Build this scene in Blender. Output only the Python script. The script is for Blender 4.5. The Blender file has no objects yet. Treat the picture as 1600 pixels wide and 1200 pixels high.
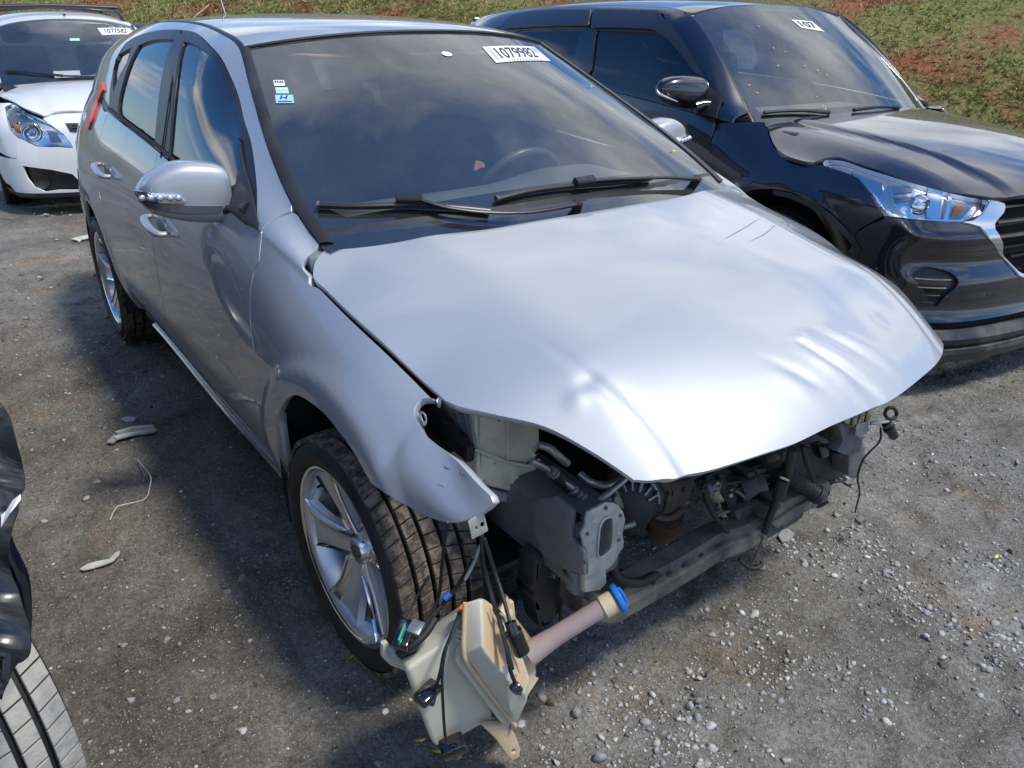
import bpy, bmesh, math, random
import numpy as np
from mathutils import Vector, Matrix
from mathutils.geometry import delaunay_2d_cdt
random.seed(7); rng = np.random.default_rng(11)
scene = bpy.context.scene
COL = scene.collection
# ---------------------------------------------------------------- camera
CAM = np.array([1.48473, -1.44535, 1.48568]); YAW, PITCH, ROLL, FPX = 2.51465, -0.4376, 0.00777, 1237.32
def cam_axes():
    cy, sy, cp, sp = math.cos(YAW), math.sin(YAW), math.cos(PITCH), math.sin(PITCH)
    f = np.array([cy*cp, sy*cp, sp]); r = np.cross(f, [0, 0, 1.]); r /= np.linalg.norm(r); u = np.cross(r, f)
    cr, sr = math.cos(ROLL), math.sin(ROLL)
    return cr*r+sr*u, -sr*r+cr*u, f
AX_R, AX_U, AX_F = cam_axes()
cd = bpy.data.cameras.new('camera'); camo = bpy.data.objects.new('camera', cd); COL.objects.link(camo); scene.camera = camo
camo.matrix_world = Matrix(((AX_R[0], AX_U[0], -AX_F[0], CAM[0]), (AX_R[1], AX_U[1], -AX_F[1], CAM[1]), (AX_R[2], AX_U[2], -AX_F[2], CAM[2]), (0, 0, 0, 1)))
cd.sensor_width = 36; cd.lens = FPX/1600*36; cd.clip_start = .05; cd.clip_end = 2000
# ---------------------------------------------------------------- world: physical sky with broken cloud
SUN_AZ, SUN_EL = math.radians(30), math.radians(63)     # azimuth counted from +x towards +y
w = bpy.data.worlds.new('World'); scene.world = w; w.use_nodes = True
nt = w.node_tree; nt.nodes.clear()
def N(nt, t, **k):
    n = nt.nodes.new(t)
    for a, b in k.items():
        if a == 'i':
            for kk, vv in b.items(): n.inputs[kk].default_value = vv
        else: setattr(n, a, b)
    return n
L = nt.links.new
sky = N(nt, 'ShaderNodeTexSky', sky_type='NISHITA'); sky.sun_disc = False; sky.sun_elevation = SUN_EL; sky.sun_rotation = math.pi/2-SUN_AZ
sky.air_density = 1.0; sky.dust_density = .3; sky.ozone_density = 4.0
bg = N(nt, 'ShaderNodeBackground', i={'Strength': .15})
tc = N(nt, 'ShaderNodeTexCoord'); sep = N(nt, 'ShaderNodeSeparateXYZ'); L(tc.outputs['Generated'], sep.inputs[0])
mx = N(nt, 'ShaderNodeMath', operation='MAXIMUM', i={1: .0}); L(sep.outputs['Z'], mx.inputs[0])
ad = N(nt, 'ShaderNodeMath', operation='ADD', i={1: .18}); L(mx.outputs[0], ad.inputs[0])
dx = N(nt, 'ShaderNodeMath', operation='DIVIDE'); dy = N(nt, 'ShaderNodeMath', operation='DIVIDE')
L(sep.outputs['X'], dx.inputs[0]); L(ad.outputs[0], dx.inputs[1]); L(sep.outputs['Y'], dy.inputs[0]); L(ad.outputs[0], dy.inputs[1])
cmb = N(nt, 'ShaderNodeCombineXYZ'); L(dx.outputs[0], cmb.inputs[0]); L(dy.outputs[0], cmb.inputs[1])
mp = N(nt, 'ShaderNodeMapping'); mp.inputs['Location'].default_value = (3.1, 1.7, 0); mp.inputs['Rotation'].default_value = (0, 0, .6); mp.inputs['Scale'].default_value = (1.15, .75, 1); L(cmb.outputs[0], mp.inputs[0])
nz = N(nt, 'ShaderNodeTexNoise', i={'Scale': 1.0, 'Detail': 9, 'Roughness': .56, 'Distortion': .35}); L(mp.outputs[0], nz.inputs['Vector'])
cr = N(nt, 'ShaderNodeValToRGB'); cr.color_ramp.elements[0].position = .46; cr.color_ramp.elements[1].position = .60; 
# a broad bank of cloud stands over the yard's far side, clearer blue behind the viewer
fac = nz.outputs['Fac']
for az_, el_, wd_, am_ in ((122, 38, .80, .035), (100, 62, .55, .05), (-140, 28, .70, -.15), (-166, 9, .88, .07), (140, 66, .93, -.07)):
    a_, e_ = math.radians(az_), math.radians(el_); dt = N(nt, 'ShaderNodeVectorMath', operation='DOT_PRODUCT'); dt.inputs[1].default_value = (math.cos(a_)*math.cos(e_), math.sin(a_)*math.cos(e_), math.sin(e_)); L(tc.outputs['Generated'], dt.inputs[0])
    mr0 = N(nt, 'ShaderNodeMapRange', interpolation_type='SMOOTHSTEP', i={'From Min': wd_-.25, 'From Max': 1., 'To Min': 0., 'To Max': am_}); L(dt.outputs['Value'], mr0.inputs[0])
    ad0 = N(nt, 'ShaderNodeMath', operation='ADD'); L(fac, ad0.inputs[0]); L(mr0.outputs[0], ad0.inputs[1]); fac = ad0.outputs[0]
L(fac, cr.inputs[0])
nz2 = N(nt, 'ShaderNodeTexNoise', i={'Scale': 2.3, 'Detail': 6, 'Roughness': .6}); L(mp.outputs[0], nz2.inputs['Vector'])
cc = N(nt, 'ShaderNodeValToRGB'); e = cc.color_ramp.elements; e[0].position = .3; e[0].color = (2.6, 2.9, 3.4, 1); e[1].position = .68; e[1].color = (6.9, 7.1, 7.4, 1); L(nz2.outputs['Fac'], cc.inputs[0])
mixc = N(nt, 'ShaderNodeMixRGB'); 
hz = N(nt, 'ShaderNodeMath', operation='GREATER_THAN', i={1: .0}); L(sep.outputs['Z'], hz.inputs[0]); cm = N(nt, 'ShaderNodeMath', operation='MULTIPLY'); L(cr.outputs[0], cm.inputs[0]); L(hz.outputs[0], cm.inputs[1]); L(cm.outputs[0], mixc.inputs[0]); tint = N(nt, 'ShaderNodeMixRGB', blend_type='MULTIPLY', i={0: 1.}); L(sky.outputs[0], tint.inputs[1])
tz = N(nt, 'ShaderNodeMapRange', i={'From Min': 0., 'From Max': .35, 'To Min': 0., 'To Max': 1.}); L(sep.outputs['Z'], tz.inputs[0])
tcol = N(nt, 'ShaderNodeMixRGB', i={1: (.62, .66, .74, 1), 2: (.37, .63, .88, 1)}); L(tz.outputs[0], tcol.inputs[0]); L(tcol.outputs[0], tint.inputs[2]); L(tint.outputs[0], mixc.inputs[1]); L(cc.outputs[0], mixc.inputs[2])
L(mixc.outputs[0], bg.inputs[0]); wo = N(nt, 'ShaderNodeOutputWorld'); L(bg.outputs[0], wo.inputs[0])
sd = bpy.data.lights.new('sun', 'SUN'); so = bpy.data.objects.new('sun', sd); COL.objects.link(so)
sd.energy = 2.3; sd.angle = math.radians(9.0); sd.color = (1, .96, .90)
sdir = Vector((math.cos(SUN_EL)*math.cos(SUN_AZ), math.cos(SUN_EL)*math.sin(SUN_AZ), math.sin(SUN_EL)))
so.rotation_euler = sdir.to_track_quat('Z', 'Y').to_euler()
scene.view_settings.view_transform = 'Standard'; scene.view_settings.look = 'None'; scene.view_settings.exposure = .52; scene.view_settings.gamma = 1
scene.cycles.max_bounces = 8; scene.cycles.transparent_max_bounces = 12; scene.cycles.caustics_reflective = False; scene.cycles.caustics_refractive = False
# ---------------------------------------------------------------- helpers
def at(px, py, ax, val):
    """point of the place seen at a photo pixel, on the plane ax = val"""
    d = AX_R*(px-800)/FPX+AX_U*(600-py)/FPX+AX_F
    i = 'xyz'.index(ax); t = (val-CAM[i])/d[i]
    return CAM+t*d
def project(P):
    d = np.atleast_2d(P)-CAM; z = d@AX_F
    return np.stack([800+FPX*(d@AX_R)/z, 600-FPX*(d@AX_U)/z], 1)
def spl(xs, ys):
    """natural cubic spline through (xs, ys), ascending xs"""
    xs = np.array(xs, float); ys = np.array(ys, float); o = np.argsort(xs); xs = xs[o]; ys = ys[o]; n = len(xs)
    h = np.diff(xs); A = np.zeros((n, n)); b = np.zeros(n); A[0, 0] = A[-1, -1] = 1
    for i in range(1, n-1):
        A[i, i-1] = h[i-1]; A[i, i] = 2*(h[i-1]+h[i]); A[i, i+1] = h[i]; b[i] = 6*((ys[i+1]-ys[i])/h[i]-(ys[i]-ys[i-1])/h[i-1])
    M = np.linalg.solve(A, b)
    def f(x):
        x = np.clip(np.asarray(x, float), xs[0], xs[-1]); i = np.clip(np.searchsorted(xs, x)-1, 0, n-2)
        t = x-xs[i]; hh = h[i]
        return ys[i]+t*((ys[i+1]-ys[i])/hh-hh*(2*M[i]+M[i+1])/6)+t*t*M[i]/2+t**3*(M[i+1]-M[i])/(6*hh)
    return f
def grid_spl(us, vs, Z):
    """tensor cubic spline of table Z[u][v]"""
    Z = np.array(Z, float); rows = [spl(vs, r) for r in Z]; us = np.array(us, float)
    fine = np.linspace(min(vs), max(vs), 241); T = np.array([r(fine) for r in rows]); uf = np.linspace(us.min(), us.max(), 301)
    F = np.array([spl(us, T[:, j])(uf) for j in range(len(fine))]).T
    def f(u, v):
        a = np.clip((np.asarray(u, float)-uf[0])/(uf[1]-uf[0]), 0, len(uf)-1.0001); b = np.clip((np.asarray(v, float)-fine[0])/(fine[1]-fine[0]), 0, len(fine)-1.0001)
        i = a.astype(int); j = b.astype(int); s = a-i; t = b-j
        return F[i, j]*(1-s)*(1-t)+F[i+1, j]*s*(1-t)+F[i, j+1]*(1-s)*t+F[i+1, j+1]*s*t
    return f
def sst(a, b, x):
    t = np.clip((x-a)/(b-a), 0, 1); return t*t*(3-2*t)
def gau(x, s): return np.exp(-(x/s)**2)
class Frame:
    """a thing's own frame on the ground: origin and heading"""
    def __init__(s, x=0, y=0, th=0, z=0): s.o = np.array([x, y, z]); s.th = th; c, k = math.cos(th), math.sin(th); s.M = np.array([[c, -k, 0], [k, c, 0], [0, 0, 1]])
    def world(s, P): return np.atleast_2d(P)@s.M.T+s.o
    def local(s, P): return (np.asarray(P)-s.o)@s.M
    def at(s, px, py, ax, val):
        d = (AX_R*(px-800)/FPX+AX_U*(600-py)/FPX+AX_F)@s.M; c = s.local(CAM); i = 'xyz'.index(ax); t = (val-c[i])/d[i]
        return c+t*d
F0 = Frame()
class Surf:
    def __init__(s, f, frame, g0, scale=(1, 1), lo=None, hi=None):
        s.f = f; s.frame = frame; s.g0 = g0; s.scale = scale; s.lo = lo; s.hi = hi
    def __call__(s, uv):
        uv = np.atleast_2d(uv); return s.f(uv[:, 0], uv[:, 1])
    def normal(s, uv):
        uv = np.atleast_2d(uv).astype(float); h = 2e-3
        du = s.f(uv[:, 0]+h, uv[:, 1])-s.f(uv[:, 0]-h, uv[:, 1]); dv = s.f(uv[:, 0], uv[:, 1]+h)-s.f(uv[:, 0], uv[:, 1]-h)
        n = np.cross(du, dv); return n/np.maximum(np.linalg.norm(n, axis=1, keepdims=True), 1e-9)
    def cast(s, px, py, g=None):
        """surface coordinates of the point of this panel seen at a photo pixel"""
        g = np.array(s.g0 if g is None else g, float); q = np.array([px, py], float); lam = 1.
        def r(g): return (project(s.frame.world(s(g)))[0]-q)
        e = r(g)
        for k in range(40):
            h = 1e-4; J = np.stack([(r(g+d)-e)/h for d in np.eye(2)*h], 1)
            A = J.T@J; st = np.linalg.solve(A+np.eye(2)*lam*1e2, -J.T@e); gn = g+np.clip(st, -.25, .25)
            if s.lo is not None: gn = np.clip(gn, s.lo, s.hi)
            en = r(gn)
            if en@en < e@e: g, e = gn, en; lam *= .1
            else: lam *= 8
            if e@e < 1e-3: break
        s.err = float(np.sqrt(e@e))
        if s.err > 2.5: print('CAST off', px, py, 'err %.1f' % s.err, 'uv', np.round(g, 3))
        return g
    def trace(s, pts, g=None):
        out = []
        for p in pts:
            if p is None: out.append(None); continue
            if p[0] == 'uv': out.append(np.array(p[1:], float)); g = out[-1]; continue
            g = s.cast(*p, g=g); out.append(g)
        return out
def smooth_run(P, n=6):
    """Catmull-Rom through a run of 2D/3D points"""
    P = [np.asarray(p, float) for p in P]
    if len(P) < 3: return P
    Q = [2*P[0]-P[1]]+P+[2*P[-1]-P[-2]]; out = []
    for i in range(1, len(Q)-2):
        a, b, c_, d = Q[i-1:i+3]
        for k in range(n):
            t = k/n; out.append(.5*((2*b)+(-a+c_)*t+(2*a-5*b+4*c_-d)*t*t+(-a+3*b-3*c_+d)*t**3))
    out.append(P[-1]); return out
def closed_runs(runs, n=6):
    """join runs (each smooth inside, corners between) into one closed outline"""
    out = []
    for i, r in enumerate(runs):
        nxt = runs[(i+1) % len(runs)][0]; rr = list(r)
        if np.linalg.norm(np.asarray(nxt)-np.asarray(rr[-1])) > 1e-9: rr = rr+[] ; s = smooth_run(rr, n); out += s
        else: s = smooth_run(rr, n); out += s[:-1]
    return out
def ppoly(P, poly):
    x, y = P[:, 0], P[:, 1]; ins = np.zeros(len(P), bool); n = len(poly); j = n-1
    for i in range(n):
        xi, yi = poly[i]; xj, yj = poly[j]
        if yi != yj: ins ^= ((yi > y) != (yj > y)) & (x < (xj-xi)*(y-yi)/(yj-yi)+xi)
        j = i
    return ins
def resample(poly, step, closed=True):
    P = [np.asarray(p, float) for p in poly]; out = []
    n = len(P)
    for i in range(n if closed else n-1):
        a, b = P[i], P[(i+1) % n]; d = np.linalg.norm(b-a)
        if d < 1e-7: continue
        k = max(1, int(math.ceil(d/step)))
        for t in range(k): out.append(a+(b-a)*t/k)
    if not closed: out.append(P[-1])
    res = [out[0]]
    for p in out[1:]:
        if np.linalg.norm(p-res[-1]) > step*.12: res.append(p)
    if closed and np.linalg.norm(res[0]-res[-1]) < step*.12: res.pop()
    return res
def shrink(poly, d):
    """move a closed outline inwards by d"""
    P = np.array(poly); n = len(P); a = .5*np.sum(P[:, 0]*np.roll(P[:, 1], -1)-np.roll(P[:, 0], -1)*P[:, 1])
    t = np.roll(P, -1, 0)-np.roll(P, 1, 0); nrm = np.stack([-t[:, 1], t[:, 0]], 1); nrm /= np.maximum(np.linalg.norm(nrm, axis=1, keepdims=True), 1e-9)
    return P+nrm*(d if a > 0 else -d)
MATS = {}
def link(o, parent=None):
    COL.objects.link(o)
    if parent is not None: o.parent = parent
    return o
def mesh_obj(name, V, Fc, m, parent=None, nrm=None, smooth=False, mats=None, midx=None):
    me = bpy.data.meshes.new(name); me.from_pydata([tuple(map(float, v)) for v in V], [], [tuple(map(int, f)) for f in Fc])
    for mm in ([m] if mats is None else mats): me.materials.append(MATS[mm] if isinstance(mm, str) else mm)
    if midx is not None: me.polygons.foreach_set('material_index', midx)
    if smooth or nrm is not None: me.polygons.foreach_set('use_smooth', [True]*len(me.polygons))
    if nrm is not None: me.normals_split_custom_set([tuple(map(float, n)) for n in nrm])
    me.update()
    return link(bpy.data.objects.new(name, me), parent)
def thing(name, label, cat, loc=(0, 0, 0), rz=0, group=None):
    o = bpy.data.objects.new(name, None); o.location = loc; o.rotation_euler = (0, 0, rz); o.empty_display_size = .1; COL.objects.link(o)
    return tag(o, label, cat, group)
def tag(o, label=None, cat=None, group=None, kind=None):
    for k, v in (('label', label), ('category', cat), ('group', group), ('kind', kind)):
        if v: o[k] = v
    return o
def fill(outline, holes=(), step=.03, scale=(1, 1)):
    """triangulate an outline (with holes) with inner points; returns 2D points, triangles, boundary loops"""
    sc = np.array(scale, float); loops = []; pts = []
    for lp in [outline]+list(holes):
        r = resample([np.asarray(p)*sc for p in lp], step); loops.append(list(range(len(pts), len(pts)+len(r)))); pts += r
    B = np.array(pts); mn, mx_ = B.min(0), B.max(0)
    gx, gy = np.meshgrid(np.arange(mn[0]+step*.5, mx_[0], step), np.arange(mn[1]+step*.43, mx_[1], step)); G = np.stack([gx.ravel(), gy.ravel()], 1)
    ok = ppoly(G, B[loops[0]])
    for lp in loops[1:]: ok &= ~ppoly(G, B[lp])
    G = G[ok]
    if len(G):
        keep = np.ones(len(G), bool)
        for k in range(0, len(B), 200): keep &= (np.linalg.norm(G[:, None]-B[None, k:k+200], axis=2).min(1) > step*.45)
        G = G[keep]
    ed = []
    for lp in loops: ed += [(lp[i], lp[(i+1) % len(lp)]) for i in range(len(lp))]
    allp = np.concatenate([B, G]) if len(G) else B
    vs, _, fs, ov, _, _ = delaunay_2d_cdt([Vector(p) for p in allp], ed, [], 0, 1e-6)
    vs = np.array([tuple(v) for v in vs]); fs = np.array([f for f in fs if len(f) == 3])
    cen = vs[fs].mean(1); ok = ppoly(cen, B[loops[0]])
    for lp in loops[1:]: ok &= ~ppoly(cen, B[lp])
    fs = fs[ok]
    mp_ = {}
    for i, o in enumerate(ov):
        for k in o: mp_[k] = i
    loops = [[mp_.get(k, 0) for k in lp] for lp in loops]
    return vs/sc, fs, loops
def panel(name, surf, outline, m, parent=None, holes=(), step=.03, gap=.0032, depth=.02, out=1, lift=0., mirror=False, bump=None, mats=None):
    """a pressed panel: the outline cut out of a surface, its edge turned inwards; returns object (and the mirrored one)"""
    sc = surf.scale
    if gap: outline = shrink(np.array(resample([np.asarray(p)*np.array(sc) for p in outline], step*.5)), gap)/np.array(sc)
    uv, fs, loops = fill(outline, holes, step, sc)
    def pos(uv_): 
        p = surf(uv_); n = surf.normal(uv_)*out
        if lift: p = p+n*lift
        return p, n
    P, Nn = pos(uv)
    # orientation of triangles
    a = np.cross(P[fs[:, 1]]-P[fs[:, 0]], P[fs[:, 2]]-P[fs[:, 0]]); flip = (a*Nn[fs[:, 0]]).sum(1) < 0
    fs[flip] = fs[flip][:, ::-1]
    V = [P]; Fc = [tuple(f) for f in fs]; LN = [Nn[i] for f in fs for i in f]; base = len(P)
    mi = [0]*len(Fc)
    for lp in loops:
        b = P[lp]; n = Nn[lp]; r1 = b-n*depth*.12; tn = np.roll(b, -1, 0)-np.roll(b, 1, 0)
        r2 = b-n*depth
        V += [b, r2]; k = len(lp); s1 = base; s2 = base+k; base += 2*k
        # which way does the loop run relative to faces
        sd_ = np.cross(tn, n); sd_ /= np.maximum(np.linalg.norm(sd_, axis=1, keepdims=True), 1e-9)
        cen2 = b.mean(0); 
        # outward side normal test by polygon area sign in uv
        pl = uv[lp]*np.array(sc); ar = np.sum(pl[:, 0]*np.roll(pl[:, 1], -1)-np.roll(pl[:, 0], -1)*pl[:, 1])
        q = surf.normal(uv[lp[:1]])[0]*out; 
        sgn = 1 if lp is loops[0] else -1
        # sd_ = t x n : for a ccw loop seen along n this points outward
        ccw = ar > 0
        du = surf(uv[lp[:1]]+np.array([[1e-3, 0]]))-surf(uv[lp[:1]]); dv = surf(uv[lp[:1]]+np.array([[0, 1e-3]]))-surf(uv[lp[:1]])
        hand = np.sign((np.cross(du, dv)@q)[0]) or 1
        s = (1 if ccw else -1)*hand*sgn
        for i in range(k):
            j = (i+1) % k
            f = (s1+i, s2+i, s2+j, s1+j) if s > 0 else (s1+i, s1+j, s2+j, s2+i)
            Fc.append(f); o_ = sd_*s
            for t in f:
                idx = (t-s1) % k if t < s2 else (t-s2) % k
                nn = o_[idx]*.8+n[idx]*(.6 if t < s2 else 0); LN.append(nn/max(np.linalg.norm(nn), 1e-9))
            mi.append(0)
    V = np.concatenate(V)
    ob = mesh_obj(name, V, Fc, m, parent, nrm=LN)
    if not mirror: return ob
    V2 = V*np.array([1, -1, 1]); F2 = [tuple(reversed(f)) for f in Fc]; LN2 = []; c = 0
    for f in Fc:
        q = LN[c:c+len(f)][::-1]; LN2 += [v*np.array([1, -1, 1]) for v in q]; c += len(f)
    return ob, mesh_obj(name, V2, F2, m, parent, nrm=LN2)
def mirrored(ob, parent=None, name=None):
    me = ob.data.copy(); me.transform(Matrix.Diagonal((1, -1, 1, 1))); me.flip_normals()
    o = link(bpy.data.objects.new(name or ob.name.split('.')[0], me), parent or ob.parent); return o
def tube(P, r, seg=8, smooth=4, close=False, flat=1.):
    """vertices and faces of a pipe along points; r may be a list"""
    if smooth and len(P) > 2: 
        if isinstance(r, (list, tuple)): r = list(np.interp(np.linspace(0, len(P)-1, (len(P)-1)*smooth+1), range(len(P)), r))
        P = smooth_run(P, smooth)
    P = np.array(P, float); n = len(P); rr = np.full(n, r) if not isinstance(r, (list, tuple)) else np.array(r)
    T = np.gradient(P, axis=0); T /= np.maximum(np.linalg.norm(T, axis=1, keepdims=True), 1e-9)
    a = np.cross(T[0], [0, 0, 1.]); 
    if np.linalg.norm(a) < .1: a = np.cross(T[0], [0, 1., 0])
    a /= np.linalg.norm(a); V = []; Fc = []
    for i in range(n):
        a = a-T[i]*(a@T[i]); a /= max(np.linalg.norm(a), 1e-9); b = np.cross(T[i], a)
        for k in range(seg):
            t = 2*math.pi*k/seg; V.append(P[i]+rr[i]*(math.cos(t)*a+flat*math.sin(t)*b))
    for i in range(n-1):
        for k in range(seg): k2 = (k+1) % seg; Fc.append((i*seg+k, i*seg+k2, (i+1)*seg+k2, (i+1)*seg+k))
    Fc.append(tuple(range(seg))[::-1]); Fc.append(tuple(range((n-1)*seg, n*seg)))
    return V, Fc
def tube_obj(name, P, r, m, parent=None, seg=8, smooth=4, flat=1.):
    V, Fc = tube(P, r, seg, smooth, flat=flat); o = mesh_obj(name, V, Fc, m, parent); set_auto(o.data, 50); return o
def set_auto(me, deg=35):
    """smooth shading with sharp edges above an angle"""
    bm = bmesh.new(); bm.from_mesh(me); bmesh.ops.recalc_face_normals(bm, faces=bm.faces); lim = math.radians(deg)
    for f in bm.faces: f.smooth = True
    for e_ in bm.edges: e_.smooth = not (len(e_.link_faces) == 2 and e_.calc_face_angle(0) > lim)
    bm.to_mesh(me); bm.free()
class MB:
    """collects simple solids into one mesh"""
    def __init__(s): s.bm = bmesh.new()
    def raw(s, V, Fc, M=None):
        vs = [s.bm.verts.new(tuple(map(float, v)) if M is None else M@Vector(tuple(map(float, v)))) for v in V]
        for f in Fc:
            try: s.bm.faces.new([vs[i] for i in f])
            except ValueError: pass
        return s
    def box(s, c, d, rot=(0, 0, 0), bev=.004, seg=2, taper=1.):
        b = bmesh.new(); bmesh.ops.create_cube(b, size=1)
        for v in b.verts:
            if v.co.z > 0: v.co.x *= taper; v.co.y *= taper
            v.co = Vector((v.co.x*d[0], v.co.y*d[1], v.co.z*d[2]))
        if bev: bmesh.ops.bevel(b, geom=list(b.edges), offset=min(bev, min(d)*.45), segments=seg, affect='EDGES', profile=.5)
        from mathutils import Euler
        b.transform(Matrix.Translation(Vector(tuple(map(float, c))))@Euler(rot).to_matrix().to_4x4()); s.merge(b); return s
    def merge(s, b):
        me = bpy.data.meshes.new('t'); b.to_mesh(me); b.free(); s.bm.from_mesh(me); bpy.data.meshes.remove(me)
    def tube(s, P, r, seg=8, smooth=4, flat=1.): return s.raw(*tube(P, r, seg, smooth, flat=flat))
    def cyl(s, a, b, r, seg=20, r2=None, bev=0):
        a = np.asarray(a, float); b = np.asarray(b, float); r2 = r if r2 is None else r2
        if bev: d = (b-a)/np.linalg.norm(b-a)*bev; return s.raw(*tube([a, a+d, b-d, b], [r-bev, r, r2, r2-bev], seg, 0))
        return s.raw(*tube([a, b], [r, r2], seg, 0))
    def lathe(s, prof, M=None, seg=32, a0=0, a1=2*math.pi):
        """profile (r, h) turned about local z"""
        full = abs(a1-a0-2*math.pi) < 1e-6; n = seg if full else seg+1; V = []; Fc = []
        for i in range(n):
            t = a0+(a1-a0)*i/seg
            for r, h in prof: V.append((r*math.cos(t), r*math.sin(t), h))
        k = len(prof)
        for i in range(seg):
            j = (i+1) % n
            for q in range(k-1): Fc.append((i*k+q, j*k+q, j*k+q+1, i*k+q+1))
        return s.raw(V, Fc, M)
    def prism(s, poly, h, M=None, bev=0.):
        """2D outline extruded h along local z"""
        n = len(poly); V = [(p[0], p[1], 0) for p in poly]+[(p[0], p[1], h) for p in poly]
        if bev:
            sh = shrink(np.array(poly), bev); V = [(p[0], p[1], 0) for p in poly]+[(p[0], p[1], h-bev) for p in poly]+[(p[0], p[1], h) for p in sh]
            Fc = [tuple(range(n))[::-1], tuple(range(2*n, 3*n))]+[(i, (i+1) % n, n+(i+1) % n, n+i) for i in range(n)]+[(n+i, n+(i+1) % n, 2*n+(i+1) % n, 2*n+i) for i in range(n)]
        else: Fc = [tuple(range(n))[::-1], tuple(range(n, 2*n))]+[(i, (i+1) % n, n+(i+1) % n, n+i) for i in range(n)]
        return s.raw(V, Fc, M)
    def sphere(s, c, r, scale=(1, 1, 1), sub=2):
        b = bmesh.new(); bmesh.ops.create_icosphere(b, subdivisions=sub, radius=r); b.transform(Matrix.Translation(Vector(tuple(map(float, c))))@Matrix.Diagonal((*scale, 1))); s.merge(b); return s
    def build(s, name, m, parent=None, deg=35, sub=0, subd=0):
        me = bpy.data.meshes.new(name); s.bm.to_mesh(me); s.bm.free(); me.materials.append(MATS[m]); set_auto(me, deg)
        return link(bpy.data.objects.new(name, me), parent)
def plane_frame(o, xdir, zdir):
    """matrix with local x along xdir and local z along zdir at o"""
    z = Vector(tuple(map(float, zdir))).normalized(); x = Vector(tuple(map(float, xdir))); x = (x-z*x.dot(z)).normalized(); y = z.cross(x)
    M = Matrix((x, y, z)).transposed().to_4x4(); M.translation = Vector(tuple(map(float, o))); return M
# ---------------------------------------------------------------- materials
def mat(name, col, rough=.5, metal=0., coat=0., var=0., vscale=8., bump=0., bscale=40., spec=.5, col2=None, trans=0., coatr=.03, emis=None, dirt=None, dscale=3., dlo=.5, dhi=.7, rvar=0., sss=0.):
    m = bpy.data.materials.new(name); m.use_nodes = True; t = m.node_tree; b = t.nodes['Principled BSDF']; l = t.links.new
    b.inputs['Base Color'].default_value = (*col, 1); b.inputs['Roughness'].default_value = rough; b.inputs['Metallic'].default_value = metal
    b.inputs['Coat Weight'].default_value = coat; b.inputs['Coat IOR'].default_value = 1.6; b.inputs['Coat Roughness'].default_value = coatr; b.inputs['Specular IOR Level'].default_value = spec
    b.inputs['Transmission Weight'].default_value = trans
    if sss: b.inputs['Subsurface Weight'].default_value = sss; b.inputs['Subsurface Radius'].default_value = (.03, .025, .015)
    tc = N(t, 'ShaderNodeTexCoord'); out = None
    if var or col2 is not None:
        n = N(t, 'ShaderNodeTexNoise', i={'Scale': vscale, 'Detail': 6, 'Roughness': .6}); l(tc.outputs['Object'], n.inputs['Vector'])
        r = N(t, 'ShaderNodeValToRGB'); r.color_ramp.elements[0].position = .35; r.color_ramp.elements[1].position = .65
        c2 = col2 if col2 is not None else tuple(c*(1-var) for c in col); c1 = col if col2 is not None else tuple(min(1, c*(1+var)) for c in col)
        r.color_ramp.elements[0].color = (*c2, 1); r.color_ramp.elements[1].color = (*c1, 1); l(n.outputs['Fac'], r.inputs[0]); out = r.outputs[0]
    if dirt is not None:
        n = N(t, 'ShaderNodeTexNoise', i={'Scale': dscale, 'Detail': 8, 'Roughness': .7}); l(tc.outputs['Object'], n.inputs['Vector'])
        r = N(t, 'ShaderNodeValToRGB'); r.color_ramp.elements[0].position = dlo; r.color_ramp.elements[1].position = dhi; l(n.outputs['Fac'], r.inputs[0])
        mx2 = N(t, 'ShaderNodeMixRGB'); l(r.outputs[0], mx2.inputs[0]); mx2.inputs[1].default_value = (*col, 1); mx2.inputs[2].default_value = (*dirt, 1)
        if out: l(out, mx2.inputs[1])
        out = mx2.outputs[0]
        mr = N(t, 'ShaderNodeMapRange', i={'To Min': rough, 'To Max': max(rough, .75)}); l(r.outputs[0], mr.inputs[0]); l(mr.outputs[0], b.inputs['Roughness'])
        if coat:
            mc = N(t, 'ShaderNodeMapRange', i={'To Min': coat, 'To Max': coat*.35}); l(r.outputs[0], mc.inputs[0]); l(mc.outputs[0], b.inputs['Coat Weight'])
        if metal:
            mc = N(t, 'ShaderNodeMapRange', i={'To Min': metal, 'To Max': metal*.3}); l(r.outputs[0], mc.inputs[0]); l(mc.outputs[0], b.inputs['Metallic'])
    elif rvar:
        n = N(t, 'ShaderNodeTexNoise', i={'Scale': vscale*1.7, 'Detail': 5}); l(tc.outputs['Object'], n.inputs['Vector'])
        mr = N(t, 'ShaderNodeMapRange', i={'From Min': .3, 'From Max': .7, 'To Min': max(0, rough-rvar), 'To Max': rough+rvar}); l(n.outputs['Fac'], mr.inputs[0]); l(mr.outputs[0], b.inputs['Roughness'])
    if out: l(out, b.inputs['Base Color'])
    if bump:
        n = N(t, 'ShaderNodeTexNoise', i={'Scale': bscale, 'Detail': 5, 'Roughness': .6}); l(tc.outputs['Object'], n.inputs['Vector'])
        bp_ = N(t, 'ShaderNodeBump', i={'Strength': 1., 'Distance': bump}); l(n.outputs['Fac'], bp_.inputs['Height']); l(bp_.outputs[0], b.inputs['Normal'])
    if emis: b.inputs['Emission Color'].default_value = (*emis[:3], 1); b.inputs['Emission Strength'].default_value = emis[3]
    MATS[name] = m; return m
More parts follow.
